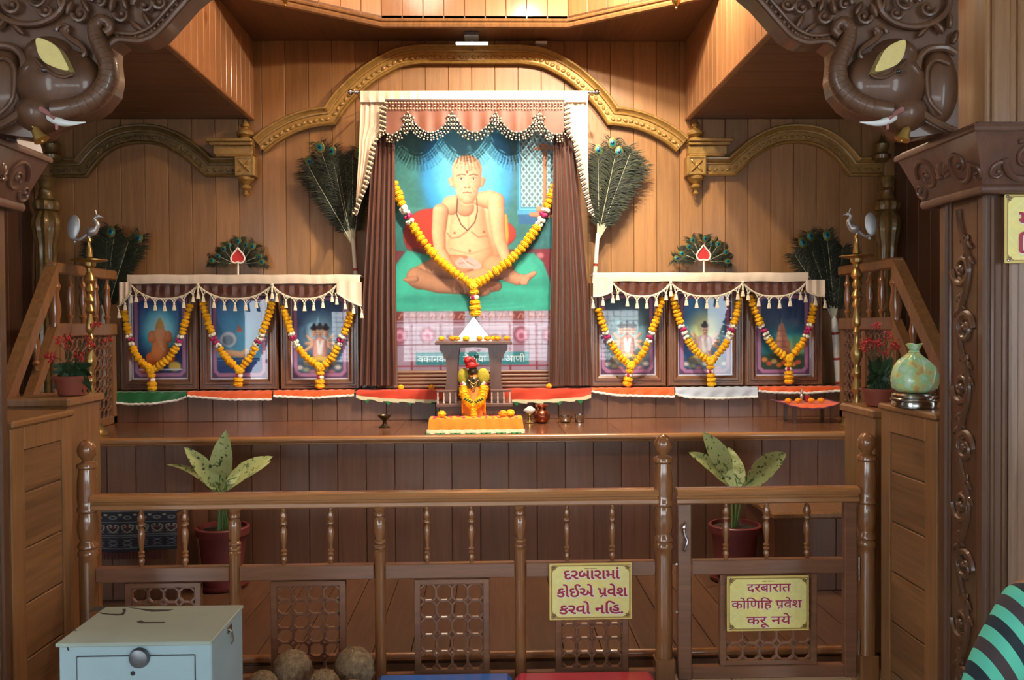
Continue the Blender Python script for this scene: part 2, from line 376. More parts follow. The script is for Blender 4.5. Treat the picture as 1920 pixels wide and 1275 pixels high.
# cupola walls of boards, its lid and edge trim
b = MB()
for k in range(8):
    p, q = Vector((*oct_[k], 0)), Vector((*oct_[(k+1) % 8], 0)); d = (q-p); ln = d.length; d.normalize(); n = Vector((-d.y, d.x, 0)); n = n if n.dot(Vector((cx, 5.5, 0))-p) < 0 else -n
    m = max(1, round(ln/.165)); w = ln/m
    for i in range(m):
        M = Matrix(((d.x, n.x, 0, p.x), (d.y, n.y, 0, p.y), (0, 0, 1, 0), (0, 0, 0, 1)))
        b.box((i*w+.0015, 0, zc-.0), ((i+1)*w-.0015, .03, 5.3), .003, M)
    b.box((-.03, .028, zc+.01), (ln+.03, .06, 5.34), 0, M)
S(b.build('ceiling_cupola', M_cup))
b = MB(); b.prism([(x, y, 5.3) for x, y in [(cx+(x-cx)*1.05, 5.54+(y-5.54)*1.05) for x, y in oct_]], (0, 0, .05)); S(b.build('ceiling_cupola_top', M_cup, smooth=0))
b = MB(); b.tube([(x, y, zc-.012) for x, y in oct_], .026, 8, True, flat=1.0); b.tube([(cx+(x-cx)*.985, 5.54+(y-5.54)*.985, zc+.02) for x, y in oct_], .014, 8, True)
S(b.build('trim_2', M_cab))
# lowered side ceilings and their board faces
fl = at(470, 225, YB); fr = at(1292, 222, YB); zs = (fl.z+fr.z)/2
for nm, xa, xb, xf in (('ceiling_left', XL, fl.x, fl.x), ('ceiling_right', fr.x, XR, fr.x)):
    b = MB(); planks(b, 'y', 4.2, YB, .194, 0, (xa, 0, zs), (xb, 0, zs+.03), 0, 0); S(b.build(nm, M_soff))
    b = MB(); x0, x1 = (xf, xf+.03) if xf < 0 else (xf-.03, xf); planks(b, 'y', 4.2, YB, .13, 0, (x0, 0, zs), (x1, 0, ZC), 0, 0)
    b.box((x0-.008, 4.2, zs-.012), (x1+.008, YB, zs+.02), .006); b.box((min(xa, xb), 4.18, zs), (max(xa, xb), 4.2, ZC)); S(b.build('trim_'+('3' if xf < 0 else '4'), M_face))
# hall roof above the viewer and the low wall with window bars far behind
b = MB(); b.box((-4.8, -7.2, 4.0), (4.8, 3.0, 4.1)); S(b.build('ceiling_hall', mat('hall_paint', (120, 104, 86), .8)))
M_pl = mat('plaster', (92, 78, 66), .8, var=.08, vscale=3)
b = MB(); b.box((-4.8, -7.2, -.12), (4.8, -7.05, .8)); b.box((-4.8, -7.2, 2.0), (4.8, -7.05, 4.0))
for x in (-4.7, -2.2, -.72, .72, 2.5, 4.7): b.box((x-.14, -7.22, .8), (x+.14, -7.03, 2.0))
S(b.build('wall_front', M_pl, smooth=0))
b = MB()
for i in range(10): b.box((-4.8, -7.13, .86+i*.11), (4.8, -7.11, .875+i*.11))
for i in range(60): b.box((-4.8+i*.16, -7.13, .8), (-4.79+i*.16, -7.12, 2.0))
S(b.build('window_1', mat('grille_iron', (60, 58, 60), .5, .6), smooth=0))
for nm, x in (('column_left', -4.6), ('column_right', 4.4)):
    b = MB()
    for y in (-4.6, -1.6, 1.4): b.box((x, y, -.12), (x+.25, y+.25, 4.0), .01)
    b.box((x+.02, -7, -.12), (x+.2, -4.6, 4.0)); b.box((x+.02, -1.6, -.12), (x+.2, 3.3, 4.0)); b.box((x+.02, -4.6, -.12), (x+.2, -1.6, .6)); S(b.build('wall_'+nm.split('_')[1]+'_hall', M_pl, smooth=0))
# ------------------------------------------------------------------ platform and ledge
PL, PR = XL+.004, XR-.004; ZP = .908; YP = 6.0; YL = 6.95; ZL = (at(430, 737, YL).z+at(1300, 726, YL).z)/2
pl = thing('wooden_platform', 'wide raised teak platform clad in upright boards below the portraits', 'platform', (0, YP, 0))
b = MB(); planks(b, 'x', PL, PR, .194, at(1060, 880, 6.0).x, (0, YP, 0), (0, YP+.02, ZP-.045), 0, 0); b.box((PL, YP+.018, 0), (PR, YP+.06, ZP-.045)); b.build('front_boards', M_plat, pl)
b = MB(); planks(b, 'x', PL, PR, .39, at(1060, 880, 6.0).x, (0, YP-.01, ZP-.03), (0, YL, ZP), 0, 0, .002, .001); b.box((PL, YP, ZP-.045), (PR, YL-.002, ZP-.028)); b.build('platform_top', M_top, pl)
b = MB(); b.tube([(PL, YP-.012, ZP-.024), (PR, YP-.012, ZP-.024)], .024, 12); b.box((PL, YP-.012, ZP-.058), (PR, YP+.01, ZP-.03), .006); b.build('edge_moulding', M_rail, pl)
lg = thing('wall_ledge', 'narrow boarded ledge along the back wall carrying the framed pictures', 'ledge', (0, YL, ZP))
b = MB(); planks(b, 'x', PL, PR, .194, at(1060, 880, 6.0).x+.03, (0, YL, ZP), (0, YL+.02, ZL-.02), 0, 0); b.build('front_boards', M_plat, lg)
b = MB(); b.box((PL, YL-.015, ZL-.02), (PR, YB-.003, ZL), .005); b.build('ledge_top', M_top, lg)
# ------------------------------------------------------------------ gilded arch moulding on the wall
XC = at(884, 100, 7.35).x
def wl(px, py, Y=7.34): # symmetric wall point: left pixel -> mirrored pair
    p = at(px, py, Y); return p
def sweep(mb, path, prof, Y0):
    """profile (t, depth) swept in the XZ plane; t>0 outward(left of travel)"""
    P = [Vector((p[0], p[1])) for p in path]; n = len(P); rows = []
    for i in range(n):
        d0 = (P[i]-P[i-1]).normalized() if i > 0 else None; d1 = (P[i+1]-P[i]).normalized() if i < n-1 else None
        if d0 is None: d0 = d1
        if d1 is None: d1 = d0
        n0 = Vector((-d0.y, d0.x)); n1 = Vector((-d1.y, d1.x)); m = (n0+n1).normalized(); m = m/max(.35, m.dot(n0))
        rows.append([Vector((P[i].x+m.x*t, Y0-dp, P[i].y+m.y*t)) for t, dp in prof])
    mb.grid(rows); k = len(prof); o = len(mb.v)-n*k
    mb.add([], []); mb.f.append(tuple(o+j for j in range(k))); mb.mi.append(mb.cur); mb.f.append(tuple(o+(n-1)*k+j for j in range(k))); mb.mi.append(mb.cur)
W = .078
prof = [(-W, 0), (-W, .05), (-W+.012, .058), (-W+.022, .05), (-W+.026, .04), (.012, .04), (.018, .05), (.028, .052), (.034, .044), (.044, .05), (.058, .07), (.07, .072), (W, .06), (W, 0)]
cpts = [(790, 101), (750, 107), (717, 122), (690, 139), (669, 157), (649, 176), (633, 195), (618, 217), (598, 219), (576, 223), (554, 230), (532, 240), (505, 256), (486, 272)]
Lp = [at(x, y, 7.35) for x, y in cpts]; Lp = [(p.x, p.z) for p in Lp]; zt = Lp[0][1]
def dens(P, n=4):
    s = [Vector((a, 0, c)) for a, c in P]; return [(p.x, p.z) for p in spline(s, n)]
left_half = dens(Lp[:8])+dens(Lp[7:])[1:]
full = [(x, z) for x, z in left_half[::-1]]+[(2*XC-x, z) for x, z in left_half]
am = thing('arch_moulding', 'gilded carved arch moulding of one tall and two side arches on the wall', 'moulding', (XC, 7.39, 3.0))
b = MB(); sweep(b, full, prof, 7.395)
def bosses(mb, path, step, r):
    acc = 0; n = 0
    for i in range(1, len(path)):
        a, c = Vector((path[i-1][0], path[i-1][1])), Vector((path[i][0], path[i][1])); d = (c-a).length
        while acc <= d and d > 0:
            p = a+(c-a)*(acc/d); dr = (c-a)/d; nn = Vector((-dr.y, dr.x)); q = p-nn*.026; ang = math.atan2(dr.y, dr.x)
            mb.ball((q.x, 7.352, q.y), (r, .009, r*.62), 8, 5, Matrix.Rotation(-ang+(.5 if n % 2 else -.5), 3, 'Y')); acc += step; n += 1
        acc -= d
bosses(b, full, .052, .023); b.build('tall_arch', M_gold, am, label='tall stepped central arch')
spts = [(98, 314), (152, 314), (165, 297), (180, 281), (197, 268), (217, 258), (242, 252), (269, 250.5), (294, 253), (316, 260), (337, 270), (356, 283), (374, 298), (390, 313), (446, 313)]
Sp = [at(x, y, 7.35) for x, y in spts]; Sp = [(p.x, p.z) for p in Sp]; Sp[0] = (Sp[0][0], Sp[1][1]); Sp[-1] = (Sp[-1][0], Sp[-2][1])
for sg in (1, -1):
    P = [Sp[0]]+dens(Sp[1:-1])+[Sp[-1]]
    if sg < 0: P = [(2*XC-x, z) for x, z in P[::-1]]
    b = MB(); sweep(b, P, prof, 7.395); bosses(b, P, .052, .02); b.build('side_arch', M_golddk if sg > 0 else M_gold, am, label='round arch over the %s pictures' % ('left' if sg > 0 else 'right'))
    bx = lambda x: x if sg > 0 else 2*XC-x
    b = MB(); a0 = at(388, 262, 7.3); a1 = at(474, 273, 7.3)
    for (u0, v0, u1, v1, dp) in ((388, 261, 474, 267, .15), (393, 267, 474, 273, .13), (399, 273, 474, 290, .105), (404, 290, 474, 294, .12)):
        p, q = at(u0, v0, 7.3), at(u1, v1, 7.3); b.box((bx(p.x), 7.4-dp, p.z), (bx(q.x), 7.395, q.z), .006)
    b.build('cornice_block', M_gold, am)
    b = MB(); p, q = at(441, 294, 7.3), at(479, 331, 7.3); b.box((bx(p.x), 7.27, p.z), (bx(q.x), 7.395, q.z), .006); c = Vector(((bx(p.x)+bx(q.x))/2, 7.268, (p.z+q.z)/2)); h = (q.x-p.x)/2*.82
    for k in range(4):
        a = PI/4+k*PI/2; b.ball(c+Vector((cos(a)*h*.6, 0, sin(a)*h*.6)), (h*.5, .012, h*.16), 8, 5, Matrix.Rotation(-a, 3, 'Y'))
    b.ball(c, .018, 8, 6)
    for s1 in (-1, 1): b.box((c.x-h, c.y-.005, c.z+s1*h-.004), (c.x+h, c.y+.005, c.z+s1*h+.004)); b.box((c.x+s1*h-.004, c.y-.005, c.z-h), (c.x+s1*h+.004, c.y+.005, c.z+h))
    b.build('rosette_block', M_gold, am)
    u = PXL(7.3)
    p = at(460, 331, 7.32); b = MB(); b.lathe([(.0, -38*u), (4*u, -36*u), (6*u, -33*u), (3*u, -29*u), (3.5*u, -26*u), (9*u, -22*u), (10*u, -19*u), (5*u, -15*u), (8*u, -12*u), (15*u, -6*u), (16*u, -2*u), (13*u, 1*u)], (bx(p.x), 7.335, p.z), 16); b.build('pendant', M_gold, am)
    p = at(459, 262, 7.32); b = MB(); b.lathe([(10*u, 0), (11*u, 3*u), (8*u, 5*u), (15*u, 9*u), (16*u, 13*u), (12*u, 18*u), (6*u, 21*u), (5*u, 23*u), (8*u, 25*u), (7*u, 29*u), (3*u, 35*u), (0, 40*u)], (bx(p.x), 7.335, p.z), 16); b.build('finial', M_gold, am)
# fluted gilded columns carrying the ends of the moulding
for (px, nm) in ((86, 'left'), (1663, 'right')):
    p = at(px, 338, 7.2); u = PXL(7.2); zz = lambda y: at(px, y, 7.2).z
    t = thing('fluted_column', 'dark gold fluted column under the %s end of the arch moulding' % nm, 'column', (p.x, 7.2, ZP))
    b = MB(); b.lathe([(16*u, zz(331)), (17*u, zz(334)), (14*u, zz(340)), (10*u, zz(352)), (13*u, zz(358)), (12*u, zz(364)), (14*u, zz(370)), (15*u, zz(374))], (p.x, 7.2, 0), 20); b.build('capital', M_golddk, t)
    b = MB(); b.lathe([(15*u, zz(374)), (21*u, zz(378)), (23*u, zz(386)), (21*u, zz(394)), (15*u, zz(397))], (p.x, 7.2, 0), 40, wav=.06, wn=10); b.build('fluted_ring', M_golddk, t)
    b = MB(); b.lathe([(15*u, zz(397)), (22*u, zz(408)), (24*u, zz(422)), (21*u, zz(440)), (17*u, zz(460)), (16*u, zz(500)), (18*u, zz(640)), (20*u, ZP+.12), (26*u, ZP+.11), (26*u, ZP)], (p.x, 7.2, 0), 40, wav=.07, wn=10); b.build('shaft', M_golddk, t)
    b = MB(); b.lathe([(9*u, zz(300)), (17*u, zz(294)), (18*u, zz(287)), (9*u, zz(281)), (13*u, zz(275)), (14*u, zz(266)), (4*u, zz(255)), (0, zz(245))], (p.x, 7.3, 0), 16); b.build('finial', M_golddk, t)
# small lamp and bracket above the tall arch
t = thing('picture_lamp', 'short white tube lamp on a grey bracket above the tall gilded arch', 'lamp', at(885, 82, 7.2))
p = at(885, 81.5, 7.15); u = PXL(7.15); b = MB(); b.tube([p+V(-30*u, 0, 0), p+V(-29*u, 0, 0), p+V(29*u, 0, 0), p+V(30*u, 0, 0)], [2*u, 3*u, 3*u, 2*u], 10)
b.build('tube', mat('lamp_tube', (255, 250, 235), .4, emit=(255, 246, 225), estr=2.2), t)
b = MB(); b.box(at(870, 66, 7.15), at(898, 77, 7.398), .004); b.box(p+V(-.008, -.0, 0), p+V(.008, .24, .02)); b.build('bracket', mat('grey_metal', (120, 122, 128), .5, .3), t)
b = MB(); b.box(at(1004, 79, 7.3), at(1025, 84, 7.398), .003); b.build('junction_box', M_white, None, at(1014, 84, 7.35), label='tiny white junction box on the wall just above the tall arch', cat='junction box')
# brass pendants under two corners of the ceiling opening
for px, nm in ((535, 'left'), (1268, 'right')):
    p = at(px, -2, 6.15 if px > 900 else 6.1); u = PXL(6.1); p.z = at(px, -4, 6.1).z
    b = MB(); b.lathe([(0, -18*u), (2.5*u, -15*u), (1.5*u, -12*u), (5*u, -7*u), (8*u, -2*u), (9*u, 2*u), (5*u, 5*u), (2*u, 7*u), (2*u, (ZC-p.z)-.01)], (0, 0, 0), 14)
    b.v = [(v[0]+p.x, v[1]+p.y, v[2]+p.z) for v in b.v]
    b.build('ceiling_pendant', mat('brass', (180, 140, 70), .25, .9), None, (p.x, p.y, ZC), label='small brass drop hanging at the %s edge of the ceiling opening' % nm, cat='pendant', group='brass drops under the ceiling opening')
# ------------------------------------------------------------------ portrait, curtains, small pictures
M_paint = mat('painted_canvas', (255, 255, 255), .55, attr='paint')
M_print = mat('printed_paper', (255, 255, 255), .45, attr='paint')
M_glass = mat('picture_glass', (255, 255, 255), .02, trans=1., spec=.5); 
def glassify(m, tint=(.98, .99, 1)):
    nt = m.node_tree; p = nt.nodes['Principled BSDF']; out = [n for n in nt.nodes if n.type == 'OUTPUT_MATERIAL'][0]
    t = nt.nodes.new('ShaderNodeBsdfTransparent'); g = nt.nodes.new('ShaderNodeBsdfGlossy'); g.inputs['Roughness'].default_value = .02
    f = nt.nodes.new('ShaderNodeFresnel'); f.inputs['IOR'].default_value = 1.52; mx = nt.nodes.new('ShaderNodeMixShader'); t.inputs['Color'].default_value = (*tint, 1)
    ge = nt.nodes.new('ShaderNodeNewGeometry'); iv = nt.nodes.new('ShaderNodeMath'); iv.operation = 'SUBTRACT'; iv.inputs[0].default_value = 1; nt.links.new(ge.outputs['Backfacing'], iv.inputs[1]); ml_ = nt.nodes.new('ShaderNodeMath'); ml_.operation = 'MULTIPLY'; nt.links.new(f.outputs[0], ml_.inputs[0]); nt.links.new(iv.outputs[0], ml_.inputs[1]); nt.links.new(ml_.outputs[0], mx.inputs[0]); nt.links.new(t.outputs[0], mx.inputs[1]); nt.links.new(g.outputs[0], mx.inputs[2]); nt.links.new(mx.outputs[0], out.inputs['Surface'])
glassify(M_glass)
M_frame = wood('picture_frame_teak', (.16, .07, .035), 'z', .3, .5, .2)
M_frameh = wood('picture_frame_teak_ribbed', (.15, .065, .03), 'x', .45, .2, .2)  # base tuned darker to offset the lamp light on the ribbed moulding
M_valb = mat('valance_brown_lit', (112, 62, 42), .5, sheen=.2, var=.12, vscale=8); M_brown = mat('brown_satin', (84, 44, 28), .36, sheen=.15, var=.12, vscale=8)  # valance brown is the satin lightened, lamp light painted into its colour
M_cream = mat('cream_satin', (226, 205, 180), .5, sheen=.3, var=.06, vscale=10)
M_rope = mat('cream_rope', (214, 205, 182), .75)
M_chrome = mat('chrome', (190, 190, 195), .12, 1.)
M_mari = mat('marigold', (250, 186, 24), .7, var=.22, vscale=60, sub=0)
M_mari2 = mat('marigold_orange', (244, 160, 30), .7, var=.2, vscale=60)
M_jas = mat('jasmine_white', (232, 228, 205), .6, var=.08, vscale=60)
M_mag = mat('magenta_petals', (170, 28, 92), .6, var=.2, vscale=60)
M_leaf = mat('leaf_green', (52, 84, 34), .5, var=.25, vscale=50)
def box_px(mb, px0, py0, px1, py1, Y0, Y1, bev=0.):
    c = ((px0+px1)/2, (py0+py1)/2); x0, x1 = at(px0, c[1], Y0).x, at(px1, c[1], Y0).x; z0, z1 = at(c[0], py1, Y0).z, at(c[0], py0, Y0).z
    mb.box((x0, Y0, z0), (x1, Y1, z1), bev); return x0, x1, z0, z1
def rect(px0, py0, px1, py1, Y):
    c = ((px0+px1)/2, (py0+py1)/2); return at(px0, c[1], Y).x, at(px1, c[1], Y).x, at(c[0], py1, Y).z, at(c[0], py0, Y).z
def ring_frame(mb, x0, x1, z0, z1, steps, Yb):
    """moulded picture frame: steps = [(inset, depth)] from outside in"""
    prof = [(0, 0)]+steps+[(steps[-1][0], 0)]
    rows = []
    for ins, dp in prof: rows.append([V(x0+ins, Yb-dp, z0+ins), V(x1-ins, Yb-dp, z0+ins), V(x1-ins, Yb-dp, z1-ins), V(x0+ins, Yb-dp, z1-ins)])
    vs = [p for r in rows for p in r]; fs = []
    for i in range(len(rows)-1):
        for k in range(4): fs.append((i*4+k, i*4+(k+1) % 4, (i+1)*4+(k+1) % 4, (i+1)*4+k))
    mb.add(vs, fs)
YG = 7.08
x0, x1, z0, z1 = rect(722, 184, 1054, 694, YG)
pt = thing('portrait_painting', 'large framed painting of a seated bald bare-chested man before a blue halo', 'painting', ((x0+x1)/2, 7.12, ZL+.002))
b = MB(); ring_frame(b, x0-.085, x1+.085, ZL+.002, z1+.06, [(0, .05), (.012, .065), (.03, .05), (.045, .062), (.06, .045), (.085, .04)], YG+.07); b.build('frame', M_frame, pt)
b = MB()
for i in range(5): b.tube([(x0-.0, YG-.012, ZL+.02+i*.029), (x1, YG-.012, ZL+.02+i*.029)], .0155, 10)
b.box((x0, YG-.012, ZL+.004), (x1, YG+.05, z0-.003)); b.build('bottom_moulding', M_frameh, pt, label='ribbed bottom moulding')
# --- the painting
c = Canvas(722, 184, 1054, 694, .95)
c.vgrad(184, 480, (36, 92, 92), (44, 112, 104)); c.mix(np.clip((c.X-930)/100, 0, 1)*.4, (30, 80, 96))
c.speck(.10)
c.ell(876, 322, 88, 118, (34, 120, 170), 14); c.ell(876, 322, 80, 110, (28, 128, 190), 8); c.ell(876, 318, 68, 98, (70, 168, 208), 18); c.ell(876, 300, 45, 70, (120, 196, 216), 26, .7)
c.poly([(970, 190), (1046, 190), (1046, 398), (970, 398)], (38, 116, 156)); c.poly([(977, 196), (1042, 196), (1042, 388), (977, 388)], (86, 104, 104))
for k in range(-14, 24):
    xx = 977+k*10.5; m = (c.X > 977) & (c.X < 1042) & (c.Y > 196) & (c.Y < 388)
    for sg in (1, -1):
        d = np.abs((c.X-xx)-sg*(c.Y-290)*.78)/1.27; c.mix(np.clip(1.9-d, 0, 1)*m, (138, 186, 204))
c.line([(975, 192), (975, 392), (1044, 392)], 2.5, (92, 172, 206)); c.poly([(970, 394), (1046, 394), (1046, 402), (970, 402)], (60, 140, 180)); c.poly([(972, 402), (1012, 402), (1012, 420), (972, 420)], (28, 84, 132))
c.limb([(1022, 285, 3.5), (1022, 340, 3.2), (1021, 392, 4)], (190, 118, 74), (98, 50, 30)); c.limb([(1004, 278, 2.6), (1040, 278, 2.6)], (196, 126, 80), (104, 56, 34)); c.limb([(1014, 272, 2.5), (1030, 272, 2.5)], (196, 126, 80), (104, 56, 34)); c.limb([(996, 402, 4), (1034, 402, 7)], (190, 124, 90), (100, 56, 40)); c.limb([(1010, 392, 5), (1036, 392, 5)], (196, 126, 80), (104, 56, 34))
# bolster and rugs
c.poly([(722, 470), (1054, 466), (1054, 620), (722, 620)], (120, 30, 42)); 
for i in range(9): c.ell(732+i*40, 474+(i % 2)*5, 7, 5, (190, 100, 110), 2); c.ell(730+i*40, 494, 9, 3, (150, 60, 60), 2)
c.limb([(806, 440, 50), (830, 445, 52)], (186, 44, 24), (70, 12, 10)); c.limb([(945, 438, 22), (925, 440, 46)], (190, 44, 26), (78, 14, 12), L=(.4, -.4)); c.limb([(948, 404, 3), (950, 440, 5), (946, 470, 4)], (236, 150, 60), (170, 60, 20), 2)
c.poly([(722, 520), (738, 500), (762, 468), (800, 476), (1000, 474), (1018, 492), (1032, 530), (1040, 560), (1042, 586), (722, 586)], (54, 168, 142), 2, sm=False)
m = np.clip(1-np.abs(c.sdp([(722, 520), (762, 468), (1000, 474), (1040, 560), (1042, 586), (722, 586)]))/16, 0, 1)*(c.Y > 465); c.mix(m*.28, (20, 96, 88))
for i in range(12):
    yy = 548+i*3.2; c.line([(730+i*9, yy), (800+i*14, yy+6), (900+i*10, yy+2)], 3, (38, 140, 122) if i % 2 else (96, 196, 172), 3, .35)
c.ell(780, 560, 40, 8, (28, 128, 112), 8, .5); c.ell(890, 560, 80, 10, (22, 104, 92), 9, .55); c.ell(985, 530, 36, 10, (24, 110, 98), 8, .5)
c.poly([(722, 583), (1054, 583), (1054, 694), (722, 694)], (150, 128, 148)); c.poly([(722, 583), (1054, 583), (1054, 600), (722, 600)], (112, 52, 52))
for i in range(18):
    xx = 728+i*18.6; c.line([(xx, 596), (xx+5, 588), (xx+11, 590), (xx+9, 596)], 2, (190, 120, 100), 1)
for yy, cc, ww in ((604, (120, 50, 60), 3), (612, (196, 176, 190), 2), (646, (110, 50, 66), 2), (686, (140, 60, 76), 3)): c.line([(722, yy), (1054, yy)], ww, cc)
for xx in (748, 800, 976, 1030):
    c.ell(xx, 628, 15, 16, (128, 66, 84), 2); c.ell(xx, 628, 10, 11, (196, 140, 166), 3); c.ell(xx, 630, 5, 5, (150, 76, 104), 2)
for xx in (770, 824, 955, 1005): c.line([(xx, 606), (xx, 694)], 4, (122, 56, 70), 1)
c.poly([(778, 660), (990, 660), (990, 684), (778, 684)], (40, 122, 132), 1.5)
# seated man, generic
SL, SD = (226, 172, 130), (110, 62, 40)
c.limb([(852, 398, 26), (846, 440, 26), (858, 474, 36)], SL, SD); c.limb([(912, 398, 26), (912, 440, 28), (905, 474, 38)], SL, SD, L=(-.5, -.4)); c.limb([(880, 392, 28), (878, 430, 34), (880, 470, 44)], (232, 180, 138), (150, 92, 60), 3)
c.limb([(846, 384, 18), (866, 376, 12), (880, 370, 14)], SL, SD); c.limb([(918, 374, 18), (896, 372, 12)], SL, SD)
c.limb([(787, 520, 22), (826, 500, 24), (866, 500, 22)], (196, 140, 102), (86, 46, 30)); c.limb([(780, 519, 19), (822, 534, 15), (880, 540, 12)], (190, 134, 98), (84, 44, 30)); c.limb([(778, 522, 6), (764, 524, 4.5), (758, 523, 3)], (186, 130, 98), (90, 50, 36))
c.limb([(925, 500, 22), (945, 504, 18), (905, 516, 15), (868, 524, 12)], (214, 152, 110), (94, 50, 32)); c.limb([(946, 512, 14), (970, 524, 11), (985, 522, 7), (1002, 512, 4)], (204, 146, 112), (94, 52, 36)); 
for k in range(4): c.limb([(978, 522+k*3, 3), (992-k*2, 518+k*4.5, 2.6)], (206, 150, 116), (110, 64, 46))
c.limb([(898, 538, 13), (930, 536, 10)], (180, 120, 86), (76, 40, 28)); c.limb([(868, 528, 12), (884, 545, 13), (910, 546, 8)], (196, 138, 100), (90, 50, 34))
c.limb([(826, 396, 15), (822, 436, 13), (824, 468, 11), (838, 492, 10), (856, 516, 8), (872, 530, 8)], SL, SD, L=(-.6, -.4)); 
c.limb([(930, 376, 16), (932, 420, 14), (936, 450, 12), (946, 478, 10), (950, 496, 8)], SL, SD, L=(-.6, -.35))
for k in range(4): c.limb([(868+k*6, 530, 3.6), (872+k*6, 548, 3.)], (206, 150, 112), (104, 60, 42))
c.poly([(853, 492), (862, 482), (872, 486), (880, 480), (890, 486), (902, 496), (896, 504), (878, 503), (862, 501)], (214, 158, 150), 1, sm=True); c.line([(860, 494), (874, 490), (888, 497)], 1.5, (170, 108, 104), 1); c.line([(868, 488), (880, 498)], 1.2, (240, 200, 192), 1)
c.line([(838, 436), (846, 446), (860, 444), (874, 434)], 1.8, (132, 78, 52), 1.3, .8); c.line([(884, 434), (896, 444), (914, 442)], 1.8, (132, 78, 52), 1.3, .8); c.line([(878, 400), (878, 430)], 1.6, (176, 118, 84), 2, .6); c.ell(852, 436, 2.4, 2, (140, 74, 58)); c.ell(907, 434, 2.4, 2, (140, 74, 58)); c.ell(880, 470, 2.2, 3, (110, 60, 42), 1.2, .7)
c.line([(844, 466), (880, 476), (920, 464)], 2, (160, 104, 74), 2, .5)
c.limb([(870, 372, 15), (872, 388, 17)], (206, 150, 112), (120, 70, 48)); c.limb([(846, 337, 5.5), (849, 346, 4)], SL, SD); c.limb([(905, 337, 5.5), (903, 346, 4)], (204, 148, 110), SD)
c.limb([(876, 318, 28), (876, 340, 26), (876, 360, 20), (876, 368, 14)], (236, 184, 144), (138, 84, 58)); c.ell(868, 306, 12, 8, (246, 204, 170), 7, .6)
for sx, q in ((865, 1), (888, -1)):
    c.line([(sx-8, 329+q*.5), (sx, 326), (sx+8, 328-q*.5)], 2.2, (92, 60, 46), .9, .85); c.ell(sx, 334, 6, 2.6, (150, 98, 72), 1.2); c.ell(sx, 334.5, 4, 1.6, (236, 222, 208), .7); c.ell(sx, 334.5, 1.7, 1.7, (40, 26, 22), .6); c.line([(sx-6, 339), (sx, 341), (sx+6, 339)], 1, (150, 96, 70), 1, .6)
c.limb([(876, 332, 2.2), (876, 348, 4.4)], (236, 184, 144), (164, 106, 76)); c.ell(872, 351, 2, 1.2, (110, 62, 46)); c.ell(880, 351, 2, 1.2, (110, 62, 46)); c.line([(866, 352), (862, 360)], 1, (152, 100, 74), 1, .7); c.line([(886, 352), (890, 360)], 1, (152, 100, 74), 1, .7)
c.line([(868, 361), (876, 360), (884, 361)], 2, (140, 72, 60), .8); c.line([(870, 365), (876, 366), (882, 365)], 1.6, (206, 140, 116), .9)
c.line([(856, 314), (876, 311), (896, 314)], 1, (160, 108, 80), 1, .5); c.ell(876, 322, 2, 3, (206, 66, 40), .8)
c.line([(858, 372), (856, 400), (864, 420), (876, 432), (890, 416), (895, 396), (894, 372)], 2.0, (72, 46, 34), .8)
c.line([(862, 378), (872, 384), (888, 382)], 1.5, (210, 170, 130), 1)
c.speck(.05)
c.mesh('picture', (x0, YG, z1), (x1, YG, z1), (x0, YG, z0), M_paint, pt)
b = MB(); P = at(884, 673.5, YG-.0015); letters(b, 'वकानकानेम ते श्या प ग आणी', V(P.x, YG-.0015, P.z), V(1, 0, 0), V(0, 0, 1), V(0, -1, 0), width=.86)
k = .075; b.v = [(v[0], v[1], P.z+(v[2]-P.z)*k) for v in b.v]; b.v = [(v[0], v[1], v[2]-.022) for v in b.v]; b.build('lettering', mat('pale_lettering', (196, 214, 214), .6), pt, smooth=0)
b = MB(); b.box((x0, YG-.014, z0), (x1, YG-.011, z1)); b.build('glass', M_glass, pt, smooth=0)
# --- curtain rod and drapes
YR = 6.9
def edge(pts, y): # x of an edge given as (px, py) list
    for (xa, ya), (xb, yb) in zip(pts, pts[1:]):
        if ya <= y <= yb: return xa+(xb-xa)*(y-ya)/(yb-ya+1e-9)
    return pts[0][0] if y < pts[0][1] else pts[-1][0]
def drape(mb, le, re, y0, y1, Y, folds, amp, n=40, rows=24, hem=None, ph=0., thick=.004, pw=1.):
    P = []
    for i in range(rows+1):
        t = i/rows; r = []
        for j in range(n+1):
            s = j/n; yb = y1 if hem is None else hem(s); y = y0+(yb-y0)*t; x = edge(le, y)+(edge(re, y)-edge(le, y))*s
            f = cos(2*PI*folds*s+ph+.6*sin(3*t))+.35*sin(2*PI*folds*2.3*s+1+ph); p = at(x, y, Y-amp*f*(.35+.65*t)**pw); r.append(p)
        P.append(r)
    mb.grid(P, (0, thick, 0))
pL, pR = at(652, 173, YR), at(1124, 173, YR); zr = (pL.z+pR.z)/2
rod = thing('curtain_rod', 'thin steel curtain rod with round knobs above the portrait', 'curtain rod', (XC, YR, zr))
b = MB(); b.tube([(pL.x, YR, zr), (pR.x, YR, zr)], .011, 12); b.build('rod', M_chrome, rod)
for x, sg in ((pL.x, -1), (pR.x, 1)):
    b = MB(); b.lathe([(0, 0), (.016, .005), (.024, .018), (.022, .032), (.012, .042), (.011, .05), (.016, .056), (.013, .07), (.011, .08)], (x, YR, zr), 14, 'x', Matrix.Scale(-1, 3, (1, 0, 0)) if sg > 0 else None); b.build('finial', M_chrome, rod)
    b = MB(); xx = x-sg*.07; b.tube([(xx, YR, zr), (xx, 7.1, zr-.01), (xx, 7.395, zr-.01)], .007, 8); b.lathe([(.02, 0), (.02, .012), (.008, .016)], (xx, 7.398, zr-.01), 12, 'y', Matrix.Scale(-1, 3, (0, 1, 0))); b.build('wall_bracket', M_chrome, rod)
cd = thing('cream_curtain', 'cream satin curtain with side swags hanging from the rod over the portrait', 'curtain', (XC, YR, zr))
